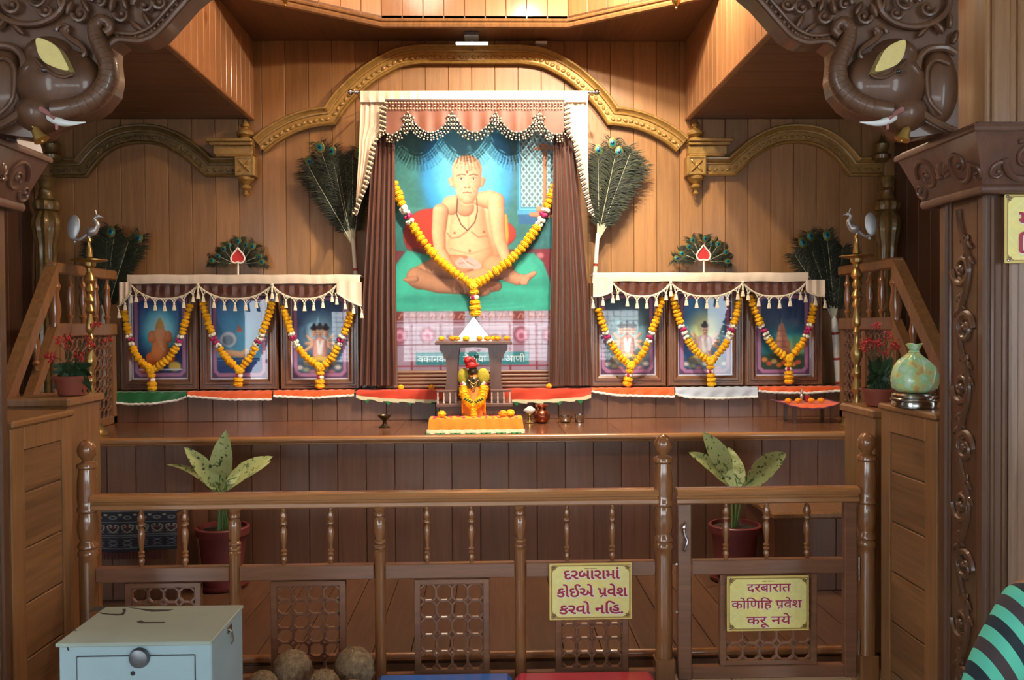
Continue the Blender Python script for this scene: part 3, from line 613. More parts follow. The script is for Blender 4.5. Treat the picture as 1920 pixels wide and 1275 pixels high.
b = MB(); drape(b, [(676, 168), (676, 192)], [(1102, 168), (1102, 192)], 170, 191, YR-.016, 22, .006, 200, 6, ph=.5); b.build('header', M_cream, cd)
b = MB(); drape(b, [(677, 186), (672, 300), (666, 405)], [(723, 186), (722, 235), (704, 262), (698, 300), (688, 345), (668, 408)], 186, 404, YR+.01, 4.5, .014, 44, 40); b.build('side_swag', M_cream, cd)
b = MB(); drape(b, [(1057, 186), (1060, 235), (1075, 262), (1083, 310), (1093, 350), (1104, 408)], [(1102, 186), (1102, 300), (1106, 408)], 186, 404, YR+.01, 4.5, .014, 44, 40, ph=2); b.build('side_swag', M_cream, cd)
for nm, le, re, ph in (('left', [(700, 240), (690, 400), (680, 560), (674, 728)], [(740, 240), (741, 400), (743, 560), (746, 728)], 0), ('right', [(1038, 240), (1036, 420), (1032, 560), (1028, 728)], [(1074, 240), (1090, 400), (1104, 560), (1112, 728)], 1.4)):
    b = MB(); drape(b, le, re, 235, 723, YR+.06, 5.5, .022, 90, 46, ph=ph, pw=.6); p = at((le[0][0]+re[0][0])/2, 723, YR+.06)
    b.build('brown_curtain', M_brown, None, p, label='long brown satin curtain hanging at the %s side of the portrait' % nm, cat='curtain', group='brown curtains beside the portrait')
# beaded brown valance
vl = thing('beaded_valance', 'brown scalloped valance edged with rows of pale beads above the portrait', 'valance', (XC, YR-.03, zr-.05))
YV = YR-.03
pk = [(722, 244), (724, 250), (736, 252), (750, 244), (759, 228), (765, 209)]
def scal(xa, xb, yt=209, yb=248, n=14): return [(xa+(xb-xa)*i/n, yt+(yb-yt)*(1-abs(2*i/n-1)**2.1)) for i in range(n+1)]
curve = pk+scal(765, 849)[1:]+scal(849, 930)[1:]+scal(930, 1011)[1:]+[(1017, 228), (1026, 244), (1040, 252), (1054, 250), (1058, 244)]
b = MB(); P = []
for t in np.linspace(0, 1, 8):
    P.append([at(x, 188+(y-188)*t, YV-.008*cos(x*.22)*t) for x, y in curve])
b.grid(P, (0, .004, 0)); b.build('cloth', M_valb, vl)
M_bead = mat('pale_beads', (226, 208, 172), .25, .2, .6); M_beadd = mat('dark_beads', (60, 44, 44), .3, 0, .5)
bl, bd = MB(), MB(); u = PXL(YV)
def bead(p, i, r=1.9):
    (bl if i % 2 == 0 else bd).ball(p, r*u, 6, 4)
for row, yy in enumerate((192.5, 198, 203.5)):
    for i in range(59): bead(at(725+i*5.65, yy, YV-.012), 0 if row != 1 else i, 1.8)
def fringe(pts, rows, step, down=None, Y=YV, sp=4.6):
    acc = 0; k = 0
    for (xa, ya), (xb, yb) in zip(pts, pts[1:]):
        d = math.hypot(xb-xa, yb-ya)
        while acc <= d:
            t = acc/d; x, y = xa+(xb-xa)*t, ya+(yb-ya)*t; nx, ny = -(yb-ya)/d, (xb-xa)/d
            if down: nx, ny = down
            elif ny < 0: nx, ny = -nx, -ny
            nx, ny = nx*.8, ny*.8+.3; l = math.hypot(nx, ny); nx, ny = nx/l, ny/l
            for r in range(rows): bead(at(x+nx*(r*sp+1), y+ny*(r*sp+1), Y-.012), (r+k), 1.9)
            acc += step; k += 1
        acc -= d
fringe(curve, 4, 4.6)
fringe([(723, 192), (723, 240), (706, 264), (700, 300), (690, 345), (669, 396)], 4, 4.6, (-.75, .4))
fringe([(1058, 192), (1059, 240), (1074, 264), (1082, 305), (1092, 350), (1104, 396)], 4, 4.6, (.75, .4))
bl.build('bead_fringe', M_bead, vl, label='pale beads'); bd.build('bead_fringe', M_beadd, vl, label='dark beads')
b = MB()
b.tube([at(722, 187.5, YV-.006), at(1057, 187.5, YV-.006)], 1.6*u, 6); b.tube([at(x, y, YV-.008) for x, y in curve], 1.3*u, 6)
b.tube([at(x, y, YV-.006) for x, y in [(723, 187), (723, 240), (706, 264), (700, 300), (690, 345), (669, 396)]], 1.3*u, 6); b.tube([at(x, y, YV-.006) for x, y in [(1058, 187), (1059, 240), (1074, 264), (1082, 305), (1092, 350), (1104, 396)]], 1.3*u, 6)
b.build('piping', mat('grey_piping', (92, 80, 80), .6), vl)
# ------------------------------------------------------------------ flowers and garlands
def marigold(mb, c, r, ax=(0, 0, 1), n=14, flat=.62):
    """ruffled pom-pom head about axis ax"""
    ax = Vector(ax).normalized(); M = ax.to_track_quat('Z', 'Y').to_matrix() @ Matrix.Rotation(random.random()*6, 3, 'Z'); o = len(mb.v); vs = []
    pr = [(.35, -.9), (.86, -.6), (.8, -.42), (1.0, -.2), (.9, 0), (1.0, .2), (.8, .42), (.84, .6), (.55, .72), (.5, .9), (.15, .8)]
    for i, (rr, z) in enumerate(pr):
        for k in range(n):
            a = 2*PI*k/n+i*.4; q = r*rr*(1+.16*((k+i) % 2)-.08+random.uniform(-.05, .05)); vs.append(Vector(c)+M @ Vector((q*cos(a), q*sin(a), r*flat*(z+random.uniform(-.06, .06)))))
    m = len(pr); fs = [(i*n+k, i*n+(k+1) % n, (i+1)*n+(k+1) % n, (i+1)*n+k) for i in range(m-1) for k in range(n)]+[tuple(range(n))[::-1], tuple((m-1)*n+k for k in range(n))]
    mb.add(vs, fs)
def walk(pts, step):
    out = []; acc = 0
    for a, c_ in zip(pts, pts[1:]):
        d = (c_-a).length
        while acc <= d and d > 0: out.append((a+(c_-a)*(acc/d), (c_-a)/d)); acc += step
        acc -= d
    return out
def garland(label, L_, R_, tail, Y, r, whites, name='marigold_garland', group=None, mags=(), step=1.05, whole=None):
    """L_, R_: pixel paths from the top to the joint; tail: (px, py) end; whites: px-y bands strung with jasmine"""
    o = at(*L_[-1], Y); t = thing(name, label, 'garland', o, group); ys_, j, g, lf = [MB(), MB(), MB()], MB(), MB(), MB(); u = PXL(Y)
    for pi_, path in enumerate((L_, R_)):
        y = ys_[pi_]
        pts = spline([at(a, c_, Y) for a, c_ in path], 8); stations = walk(pts, r*step)
        for p, d in stations:
            sy = 637.5-((CR.inverted() @ (p-EYE)).y/-(CR.inverted() @ (p-EYE)).z)*FPX
            inw = [w_ for w_ in whites if w_[0] <= sy <= w_[1]]
            p = p+V(random.uniform(-.1, .1), random.uniform(-.15, .1), random.uniform(-.1, .1))*r
            if inw:
                mid = (inw[0][0]+inw[0][1])/2
                for k in range(5):
                    a = k*2*PI/5+random.random(); q = d.orthogonal().normalized(); q.rotate(Matrix.Rotation(a, 3, d)); (g if abs(sy-mid) < (inw[0][1]-inw[0][0])*.16 else j).ball(p+q*r*.55+d*random.uniform(-.2, .2)*r, r*.46, 7, 5)
            else: marigold(y, p, r*random.uniform(.88, 1.1), d)
        for w_ in whites:      # a few leaves under each band
            for p, d in stations:
                sy = 637.5-((CR.inverted() @ (p-EYE)).y/-(CR.inverted() @ (p-EYE)).z)*FPX
                if abs(sy-w_[1]) < r/u*.55:
                    for k in range(3):
                        q = V(random.uniform(-1, 1), -.5, random.uniform(-.6, .6)).normalized(); lf.prism([p+q*r*.5+V(-.004, -.01, 0), p+q*r*1.3+V(0, -.012, .006), p+q*r*.5+V(.006, -.01, .012)], (0, -.002, 0))
                    break
    y = ys_[2]; a, c_ = Vector(o), at(*tail, Y-.0); st = walk([a+V(0, 0, -r*.4), c_], r*1.1)
    for i, (p, d) in enumerate(st):
        if i == max(1, int(len(st)*.45)):
            for k in range(6):
                q = V(cos(k*PI/3), sin(k*PI/3), 0); (g if k % 3 == 1 else j).ball(p+q*r*.5, r*.5, 7, 5)
        else: marigold(y, p, r*(1.1 if i < len(st)-2 else 1.25), d)
    marigold(y, Vector(o)+V(0, -r*.4, 0), r*1.15, (0, -1, .2))
    ys_[0].build('marigold_strand', M_mari, t); ys_[1].build('marigold_strand', M_mari, t); ys_[2].build('marigold_tail', M_mari, t); j.build('jasmine_band', M_jas, t)
    if g.v: g.build('petal_band', M_mag, t)
    if lf.v: lf.build('leaf_sprig', M_leaf, t)
    return t
garland('long marigold garland draped across the large portrait', [(740, 345), (752, 378), (768, 412), (790, 448), (818, 482), (850, 510), (888, 534)], [(1040, 350), (1026, 388), (1008, 424), (984, 458), (956, 488), (922, 514), (890, 534)], (892, 592), YG-.058, 9*PXL(7.0), [(386, 422)])
gsp = [('leftmost small picture of an orange figure', 180, [(170, 590), (186, 680), (212, 780), (255, 870), (330, 935)], [(560, 550), (530, 660), (500, 755), (440, 860), (345, 935)], (335, 1050), (742, 775)),
 ('second small picture from left, of blue water', 180, [(640, 540), (672, 660), (716, 770), (782, 870), (858, 935)], [(1050, 540), (1020, 640), (980, 740), (925, 850), (865, 935)], (846, 1045), (735, 780)),
 ('third small picture from left, of a three-headed figure', 180, [(1122, 560), (1145, 650), (1182, 750), (1250, 855), (1342, 920)], [(1520, 600), (1498, 680), (1466, 750), (1410, 860), (1350, 920)], (1336, 1045), (728, 775)),
 ('small picture next to the right brown curtain', 1090, [(105, 580), (128, 660), (164, 750), (226, 850), (294, 910)], [(485, 510), (450, 625), (416, 725), (365, 840), (300, 910)], (272, 1030), (715, 765)),
 ('middle small picture right of the portrait', 1090, [(545, 490), (572, 590), (610, 700), (680, 820), (770, 885)], [(950, 490), (928, 600), (898, 700), (850, 800), (778, 885)], (780, 1025), (670, 730)),
 ('rightmost small picture of a temple tower', 1090, [(1010, 500), (1045, 600), (1090, 700), (1160, 810), (1238, 870)], [(1390, 550), (1375, 630), (1355, 700), (1310, 790), (1244, 870)], (1242, 1025), (670, 730))]
for lb, ox, L_, R_, tl, wb in gsp:
    f = lambda q: (ox+q[0]/3.188, 400+q[1]/3.188)
    garland('marigold garland hung on the '+lb, [f(q) for q in L_], [f(q) for q in R_], f(tl), 7.0, 7.2*PXL(7.0), [(400+wb[0]/3.188-4, 400+wb[1]/3.188+5)], group='garlands on the small pictures')
def flowers(lst, nm, label, group, Y=None, z=None, r=.03, m=None):
    for i, q in enumerate(lst):
        p = at(q[0], q[1], Y) if z is None else V(at(q[0], q[1], Y).x, Y, z+r*.62)
        b = MB(); marigold(b, p, r, (random.uniform(-.3, .3), random.uniform(-.3, .1), 1), 16, .75); b.build(nm, m or M_mari2, None, p-V(0, 0, r*.6), label=label if isinstance(label, str) else label[i], cat='flower', group=group)
# ------------------------------------------------------------------ small framed pictures
def small_picture(i, outer, inner, label, paint):
    ox0, ox1, _, oz1 = rect(outer[0], outer[1], outer[2], outer[3], 7.06); ix0, ix1, iz0, iz1 = rect(inner[0], inner[1], inner[2], inner[3], 7.08)
    t = thing('framed_picture', label, 'framed picture', ((ox0+ox1)/2, 7.12, ZL+.006), 'small framed pictures beside the portrait')
    b = MB(); z0 = ZL+.006; Yb = 7.14
    vs = []; steps = [(0, 0.), (0, .045), (.12, .06), (.26, .06), (.32, .045), (.5, .045), (.56, .055), (.74, .055), (.8, .04), (1, .03), (1, 0)]
    for s, dp in steps: vs += [V(ox0+(ix0-ox0)*s, Yb-dp, z0+(iz0-z0)*s), V(ox1+(ix1-ox1)*s, Yb-dp, z0+(iz0-z0)*s), V(ox1+(ix1-ox1)*s, Yb-dp, oz1+(iz1-oz1)*s), V(ox0+(ix0-ox0)*s, Yb-dp, oz1+(iz1-oz1)*s)]
    b.add(vs, [(a*4+k, a*4+(k+1) % 4, (a+1)*4+(k+1) % 4, (a+1)*4+k) for a in range(len(steps)-1) for k in range(4)]); b.build('frame', M_frame, t)
    c = Canvas(inner[0], inner[1], inner[2], inner[3], 1.0); X0, Y0, X1, Y1 = inner; W_, H_ = X1-X0, Y1-Y0
    q = lambda m, ch: [(X0+m+ch, Y0+m), (X1-m-ch, Y0+m), (X1-m, Y0+m+ch), (X1-m, Y1-m-ch), (X1-m-ch, Y1-m), (X0+m+ch, Y1-m), (X0+m, Y1-m-ch), (X0+m, Y0+m+ch)]
    paint(c, X0, Y0, X1, Y1); sv = c.c.copy(); c.fill((226, 224, 232)); c.poly([(X0+2.2, Y0+2.2), (X1-2.2, Y0+2.2), (X1-2.2, Y1-2.2), (X0+2.2, Y1-2.2)], (96, 62, 100), .6)
    c.poly(q(5, 9), (176, 122, 160), .8); d = c.sdp(q(12, 5)); a = np.clip(.5-d/1.6, 0, 1)[..., None]; c.line(q(12, 5), 1.5, (120, 76, 120), .6, 1, True); c.c = c.c*(1-a)+sv*a; c.speck(.04)
    c.mesh('picture', (ix0, 7.122, iz1), (ix1, 7.122, iz1), (ix0, 7.122, iz0), M_print, t)
    b = MB(); b.box((ix0, 7.112, iz0), (ix1, 7.114, iz1)); b.build('glass', M_glass, t, smooth=0)
def pA(c, a, b_, d, e):
    c.vgrad(b_, e, (18, 70, 140), (16, 40, 90)); mx = (a+d)/2; my = b_+78; c.ell(mx, my-8, 36, 44, (60, 190, 220), 14); c.ell(mx, my-14, 22, 28, (170, 232, 236), 12)
    c.limb([(mx-16, my+42, 12), (mx+16, my+42, 12)], (230, 120, 60), (120, 50, 20)); c.limb([(mx, my+10, 15), (mx, my+32, 18)], (240, 150, 80), (150, 70, 30)); c.limb([(mx-14, my-2, 8), (mx-16, my+6, 7)], (236, 150, 90), (170, 84, 40)); c.limb([(mx+14, my-2, 8), (mx+16, my+6, 7)], (236, 150, 90), (170, 84, 40))
    c.limb([(mx, my-4, 12), (mx, my+8, 8), (mx+3, my+22, 4), (mx+8, my+28, 3)], (240, 168, 110), (180, 96, 50)); c.poly([(mx-9, my-14), (mx-6, my-26), (mx, my-36), (mx+6, my-26), (mx+9, my-14)], (206, 150, 60)); c.poly([(a+14, e-34), (mx, e-26), (mx-6, e-14), (a+14, e-12)], (214, 84, 36)); c.ell(d-26, e-24, 12, 9, (220, 190, 90), 2); c.line([(a+12, e-18), (d-12, e-18)], 3, (210, 220, 230), 1)
def pB(c, a, b_, d, e):
    c.vgrad(b_, e, (20, 90, 160), (110, 190, 215)); mx = (a+d)/2; c.ell(mx, b_+60, 30, 40, (90, 180, 216), 22, .8); c.ell(a+34, b_+84, 15, 14, (226, 226, 230), 2); c.ell(a+33, b_+86, 11, 10, (120, 150, 176), 2)
    c.poly([(mx, b_+56), (mx+7, b_+70), (mx-6, b_+71)], (206, 110, 90)); c.limb([(a+30, e-50, 6), (mx+6, e-46, 6), (mx+14, e-54, 5)], (226, 190, 150), (150, 96, 70)); c.poly([(a, e-40), (d, e-40), (d, e), (a, e)], (24, 62, 128)); c.line([(a, e-36), (d, e-36)], 2, (70, 130, 190)); c.ell(mx, e-30, 30, 6, (60, 110, 160), 4, .6)
def pC(body, halo, sky0, sky1, n=3, dark=(40, 30, 34)):
    def f(c, a, b_, d, e):
        c.vgrad(b_, e, sky0, sky1); mx = (a+d)/2; my = b_+92; c.ell(mx, my-20, 30, 34, halo, 12)
        for s in (-1, 1):
            for k in range(3): c.limb([(mx+s*10, my, 4), (mx+s*(24+k*2), my-14+k*14, 3.2)], (232, 196, 168), (150, 100, 80))
        c.limb([(mx, my, 13), (mx, my+22, 14)], body, (120, 70, 70)); c.limb([(mx-24, my+36, 8), (mx, my+32, 10), (mx+24, my+36, 8)], (230, 200, 110), (140, 100, 40)); c.limb([(mx-4, my-4, 3), (mx, my+18, 5), (mx+5, my-4, 3)], (240, 240, 236), (170, 160, 160))
        hs = [(-11, 0), (11, 0), (0, -1)] if n == 3 else [(0, -1)]
        for hx, hy in hs: c.limb([(mx+hx, my-22+hy, 6.5), (mx+hx, my-17+hy, 5)], (240, 200, 172), (160, 106, 84)); c.ell(mx+hx, my-29+hy, 7, 4.5, dark, 1.2); c.ell(mx+hx, my-34+hy, 3, 3.5, dark, 1.2); c.line([(mx+hx-2.5, my-21), (mx+hx-1.5, my-21)], 1.2, (40, 24, 24)); c.line([(mx+hx+1.5, my-21), (mx+hx+2.5, my-21)], 1.2, (40, 24, 24)); c.line([(mx+hx-1.5, my-16.5), (mx+hx+1.5, my-16.5)], 1, (150, 60, 60))
        c.poly([(a, e-34), (d, e-34), (d, e), (a, e)], (60, 78, 100), 3, .7)
        for k in range(7): c.ell(a+16+k*12, e-22+(k % 3)*4, 6, 4, ((206, 200, 190), (150, 160, 130), (176, 120, 130))[k % 3], 2)
    return f
def pF(c, a, b_, d, e):
    c.vgrad(b_, e, (14, 50, 110), (30, 90, 90)); mx = (a+d)/2-2; c.ell(mx+12, b_+110, 44, 40, (40, 170, 180), 20); c.ell(mx+26, e-52, 26, 16, (190, 210, 120), 12, .8)
    c.poly([(mx-17, e-40), (mx-15, e-66), (mx-12, b_+92), (mx-7, b_+70), (mx-3, b_+58), (mx+3, b_+58), (mx+7, b_+70), (mx+12, b_+92), (mx+15, e-66), (mx+17, e-40)], (190, 124, 96)); c.limb([(mx-4, b_+64, 3), (mx-5, e-46, 7)], (232, 176, 140), (190, 124, 96), 2, .8)
    for k in range(7): yy = b_+72+k*10; c.line([(mx-8-k*1.2, yy), (mx+8+k*1.2, yy)], 1.3, (140, 80, 64), 1, .8)
    c.line([(mx, b_+50), (mx, b_+60)], 1.5, (220, 180, 120)); c.poly([(a, e-40), (d, e-40), (d, e), (a, e)], (40, 70, 50), 4)
    for k in range(8): c.ell(a+18+k*9, e-30+(k*7 % 11), 5.5, 4.5, ((226, 140, 60), (206, 96, 60), (226, 190, 120))[k % 3], 1.6)
small_picture(0, (222, 535, 369, 728), (243.5, 552, 349.5, 711.5), 'small framed picture of an orange seated figure in a cyan glow, leftmost on the ledge', pA)
small_picture(1, (371, 535, 519, 728), (391.5, 552, 500, 711.5), 'small framed picture of a blue sky and water scene with glass glare', pB)
small_picture(2, (523, 535, 673, 728), (543.5, 552, 652.5, 711.5), 'small framed picture of a pale pink three-headed seated figure left of the portrait', pC((236, 176, 170), (150, 200, 226), (26, 70, 120), (80, 110, 140)))
small_picture(3, (1106, 530, 1251, 722), (1124.5, 548, 1231, 704.5), 'small framed picture of an orange-robed three-headed figure right of the portrait', pC((240, 150, 96), (150, 210, 220), (60, 96, 110), (110, 130, 140), 3, (30, 20, 24)))
small_picture(4, (1253, 530, 1397, 722), (1272.5, 548, 1375.5, 704.5), 'small framed picture of a pale figure with a yellow halo, middle one on the right', pC((226, 196, 206), (214, 226, 160), (60, 140, 196), (40, 90, 150), 1))
small_picture(5, (1399, 530, 1545, 722), (1418.5, 548, 1523.5, 704.5), 'small framed picture of a temple tower against a turquoise sky, rightmost on the ledge', pF)
# ------------------------------------------------------------------ pelmets over the small pictures
def pelmet(label, X0, X1, yt, yh, peaks, drops):
    Y = 6.93; a, d, z0, z1 = rect(X0, yt, X1, yh, Y); t = thing('tasselled_valance', label, 'valance', ((a+d)/2, 7.0, z0), 'valances over the small pictures')
    zt = z1
    b = MB(); n = int((X1-X0)/4); P = []
    for r, (yy, dY) in enumerate(((yt, .03), (yt-.5, .0), (yt+6, -.002), (yh, .004))):
        P.append([at(X0+(X1-X0)*j/n, yy+.4*sin(j*.3), Y+dY-(.005*abs(sin(j*.55+.5*sin(j*.21))) if r > 1 else 0)) for j in range(n+1)])
    b.grid(P, (0, .003, 0)); b.box((a, Y+.02, zt-.012), (d, 7.17, zt-.002)); b.build('header', M_cream, t)
    sw, rp = MB(), MB(); tas = []
    for pa, pb in zip(peaks, peaks[1:]):
        n = 26; cur = []
        for i in range(n+1):
            s = i/n; q = (2*s-1); y = yh+3+25*(1-abs(q)**2.6); cur.append((pa+(pb-pa)*s, y))
        P = [[at(x, yh-2+(y-yh+2)*v, Y+.012-.012*sin(x*.35)*v*(1-v)*3-.006*v) for x, y in cur] for v in np.linspace(0, 1, 7)]
        sw.grid(P, (0, .003, 0)); rp.tube([at(x, y, Y+.0) for x, y in cur], 1.5*PXL(Y), 6)
        m = max(5, int((pb-pa)/20)); 
        for k in range(m+1):
            s = (k+.5)/(m+1); x = pa+(pb-pa)*s; q = 2*s-1; y = yh+3+25*(1-abs(q)**2.6); tas.append((x, y+9)); w_ = (pb-pa)/(m+1)/2
            for sx in (-1, 1):
                s2 = min(1, max(0, s+sx*.5/(m+1))); q2 = 2*s2-1; y2 = yh+3+25*(1-abs(q2)**2.6)
                rp.tube([at(x, y+9, Y-.004), at(x+sx*w_*.5, (y+9+y2)/2-2, Y-.004), at(pa+(pb-pa)*s2, y2, Y-.004)], .9*PXL(Y), 5)
                rp.tube([at(x+sx*w_*.3, y+6, Y-.004), at(x, y, Y-.004)], .7*PXL(Y), 4)
    for pa in peaks[1:-1]: tas.append((pa, yh+14)); rp.tube([at(pa, yh+2, Y-.006), at(pa, yh+15, Y-.006)], 2*PXL(Y), 6); rp.ball(at(pa, yh+2, Y-.006), 3*PXL(Y), 8, 6)
    sw.build('brown_swag', M_brown, t)
    for (xa, xb, ya, yb, y2) in drops:   # cream end drop
        b = MB(); P = [[at(xa+(xb-xa)*s, yh-3+((ya+(yb-ya)*s)-yh+3)*v+3*sin(s*PI)*v, Y-.01-.006*sin(s*14)) for s in np.linspace(0, 1, 12)] for v in np.linspace(0, 1, 8)]
        b.grid(P, (0, .003, 0)); b.build('end_drop', M_cream, t)
        rp.tube([at(xa+(xb-xa)*s, ya+(yb-ya)*s+3*sin(s*PI), Y-.018) for s in np.linspace(0, 1, 8)], 1.5*PXL(Y), 6)
        m = max(2, int(abs(xb-xa)/13))
        for k in range(m+1): s = k/m; tas.append((xa+(xb-xa)*s, ya+(yb-ya)*s+8)); rp.tube([at(xa+(xb-xa)*s-3, ya+(yb-ya)*s, Y-.018), at(xa+(xb-xa)*s, ya+(yb-ya)*s+9, Y-.018)], .9*PXL(Y), 4)
    rp.build('rope_trim', M_rope, t)
    for x, y in tas:
        b = MB(); u = PXL(Y); p = at(x, y, Y-.012); b.lathe([(.5*u, 1*u), (1.6*u, 0), (2.2*u, -1.5*u), (1.3*u, -3*u), (2.2*u, -5*u), (3.6*u, -14*u), (.5*u, -14.4*u)], p, 9, wav=.1, wn=4.5); b.build('tassel', M_rope, t)
pelmet('cream and brown tasselled valance over the three pictures on the left', 238, 675, 515.5, 532, [246, 371, 510, 631], [(631, 678, 549, 574, 0), (223, 246, 574, 546, 0)])
pelmet('cream and brown tasselled valance over the three pictures on the right', 1112, 1516, 511.5, 527.5, [1149, 1258, 1393, 1511], [(1112, 1149, 556, 546, 0), (1511, 1547, 545, 556, 0)])
# ------------------------------------------------------------------ cloth runners on the ledge
M_hem = mat('white_lace', (226, 226, 220), .6)
def runner(label, x0, x1, ytop, ys, m, hem=M_hem, lace=None, Yf=6.93, cat='cloth', grp='satin runners along the ledge', hemw=2.2):
    a, d = at(x0, ytop, Yf).x, at(x1, ytop, Yf).x; z = ZL+.0035
    t = thing('satin_runner', label, cat, ((a+d)/2, Yf, z), grp); b = MB(); n = 44; rows = []
    for k in range(3): rows.append([V(a+(d-a)*j/n, 7.04-(7.04-Yf+.004)*k/2, z+.002*sin(j*1.3+k)) for j in range(n+1)])
    for k in range(1, 6):
        r = []
        for j in range(n+1):
            s = j/n; yy = np.interp(s, [q[0] for q in ys], [q[1] for q in ys])+.8*abs(sin(s*PI*13)); zb = at(x0+(x1-x0)*s, yy, Yf).z; r.append(V(a+(d-a)*s, Yf-.006-.006*sin(s*31+k*.5)*k/5, z-.002+(zb-z)*k/5))
        rows.append(r)
    b.grid(rows, (0, .002, .002)); b.build('cloth', m, t); last = rows[-1]
    h = MB()
    if lace:
        for j in range(n):
            pp, qq = last[j], last[j+1]; dz = .026+.012*(j % 3 == 1); h.grid([[pp+V(0, -.004, 0), qq+V(0, -.004, 0)], [pp+V(0, -.005, -dz*.8), qq+V(0, -.005, -dz*(.8 if j % 3 else 1.2))]], (0, .002, 0))
        h.build('lace_trim', hem, t); g = MB()
        for j in range(2, n-1, 4): pp = last[j]; g.prism([pp+V(-.03, -.002, -.02), pp+V(.03, -.002, -.02), pp+V(0, -.002, -.052)], (0, .0015, 0))
        g.build('green_edging', lace, t)
    else:
        h.tube([p+V(0, -.003, .002*sin(i*2.2)) for i, p in enumerate(last)], hemw*PXL(Yf), 6); h.build('lace_trim', hem, t)
M_or = mat('orange_satin', (236, 96, 34), .35, sheen=.4, var=.1, vscale=12); M_gr = mat('green_satin', (18, 104, 52), .35, sheen=.4, var=.2, vscale=12); M_rd = mat('red_orange_cloth', (206, 58, 22), .6, sheen=.3, var=.12, vscale=12); M_wh = mat('pale_blue_satin', (196, 206, 222), .3, sheen=.4, var=.05)
runner('green satin runner with white lace hem, leftmost on the ledge', 193, 350, 733, [(0, 744), (.08, 752), (.3, 757), (.6, 756), (.9, 749), (1, 743)], M_gr)
runner('orange satin runner under the second picture from left', 352, 510, 733, [(0, 742), (.5, 748), (1, 748)], M_or)
runner('orange satin runner under the third picture from left', 513, 664, 733, [(0, 742), (.5, 745), (1, 740)], M_or)
runner('long red-orange runner with lace and green edge below the portrait', 668, 1108, 730, [(0, 740), (.12, 746), (.3, 748), (.8, 748), (.95, 744), (1, 738)], M_rd, mat('cream_lace', (206, 196, 160), .7), mat('green_trim', (28, 120, 62), .6), Yf=6.90)
runner('orange satin runner between the long red runner and the white one', 1109, 1264, 727, [(0, 733), (.3, 740), (1, 743)], M_or)
runner('white satin runner in front of the middle picture on the right', 1266, 1420, 727, [(0, 738), (.15, 744), (.5, 746), (1, 743)], M_wh)
runner('orange satin runner at the right end of the ledge', 1422, 1578, 725, [(0, 732), (.2, 735), (.6, 736), (1, 731)], M_or)
# ------------------------------------------------------------------ peacock feathers
M_barb = mat('peacock_barbs', (24, 33, 22), .75, 0, var=.5, vscale=20); M_barb2 = mat('peacock_barbs_bronze', (48, 54, 30), .7, 0, var=.4, vscale=20)
M_shaft = mat('feather_shaft', (190, 186, 160), .5); M_e1 = mat('eye_bronze', (96, 88, 34), .4, .4); M_e2 = mat('eye_teal', (14, 118, 112), .3, .4); M_e3 = mat('eye_blue', (10, 24, 74), .3, .3)
FM = [M_barb, M_shaft, M_e1, M_e2, M_e3, M_barb2]
def feather(mb, p0, p1, bend, w, Yoff=0., eye=True, n=34, start=.25):
    p0, p1 = Vector(p0), Vector(p1); d = p1-p0; L_ = d.length; d.normalize(); side = Vector((d.z, 0, -d.x)); pts = [p0+d*L_*t+side*bend*sin(t*PI/2)*t+V(0, -.02*sin(t*PI), 0) for t in np.linspace(0, 1, 9)]
    mb.cur = 1; mb.tube(pts, [.0035*(1-.7*t) for t in np.linspace(0, 1, 9)], 5)
    for i in range(n):
        t = start+(1-start)*i/(n-1); k = t*8; a = int(min(k, 7)); p = pts[a]+(pts[a+1]-pts[a])*(k-a); tg = (pts[a+1]-pts[a]).normalized(); sd = Vector((tg.z, 0, -tg.x)); ln = w*(.45+.55*min(1, t*1.2))*(1.0 if t < .97 else .8)
        for s in (-1, 1):
            for q in range(3):
                l2 = ln*random.uniform(.7, 1.15); e = p+(sd*s*(.72+random.uniform(-.15, .15))+tg*random.uniform(.35, .75)).normalized()*l2+V(0, random.uniform(-.012, .012), -.1*l2*random.random()); m_ = (p+e)/2+tg*.12*l2
                mb.cur = 5 if random.random() < .3 else 0; h = tg*.0022+V(0, .0006, 0); mb.add([p-h, p+h, m_+h*1.3, e, m_-h*1.3], [(0, 1, 2, 3, 4)])
    if eye:
        e = pts[-1]-d*w*.15+V(0, -.012, 0); ang = -math.atan2(d.x, d.z)
        for cr, (rx, rz, dy) in zip((2, 3, 4), ((.30, .40, 0), (.19, .24, -.004), (.10, .12, -.008))):
            mb.cur = cr; mb.ball(e+V(0, dy, 0), (w*rx, .004, w*rz), 12, 6, Matrix.Rotation(-ang, 3, 'Y'))
    mb.cur = 0
def whisk(label, tips, tip_w, neck, base, Y, hr, bands, group):
    base, neck = at(*base, Y), at(*neck, Y); t = thing('peacock_feather_whisk', label, 'feather whisk', base, group)
    b = MB(); d = neck-base; ln = d.length; M = d.normalized().to_track_quat('Z', 'Y').to_matrix()
    b.lathe([(hr*.8, 0), (hr, .01), (hr*.95, ln*.5), (hr*.72, ln), (hr*.3, ln+.03)], base, 14, 'z', M); b.build('handle', mat('white_handle', (214, 210, 198), .5), t)
    for f in bands: b = MB(); r_ = hr*(1-.28*f); b.lathe([(r_*.9, -.012), (r_*1.12, -.01), (r_*1.12, .01), (r_*.9, .012)], base+d*f, 14, 'z', M); b.build('band', mat('red_band', (150, 50, 36), .5), t)
    for i, (x, y, ey) in enumerate(tips):
        b = MB(); q = at(x, y, Y-.03+.06*random.random()); feather(b, neck-d*.05, q, random.uniform(-.05, .05), tip_w*PXL(Y), eye=ey, n=46, start=.2); b.build('feather', FM, t, smooth=0)
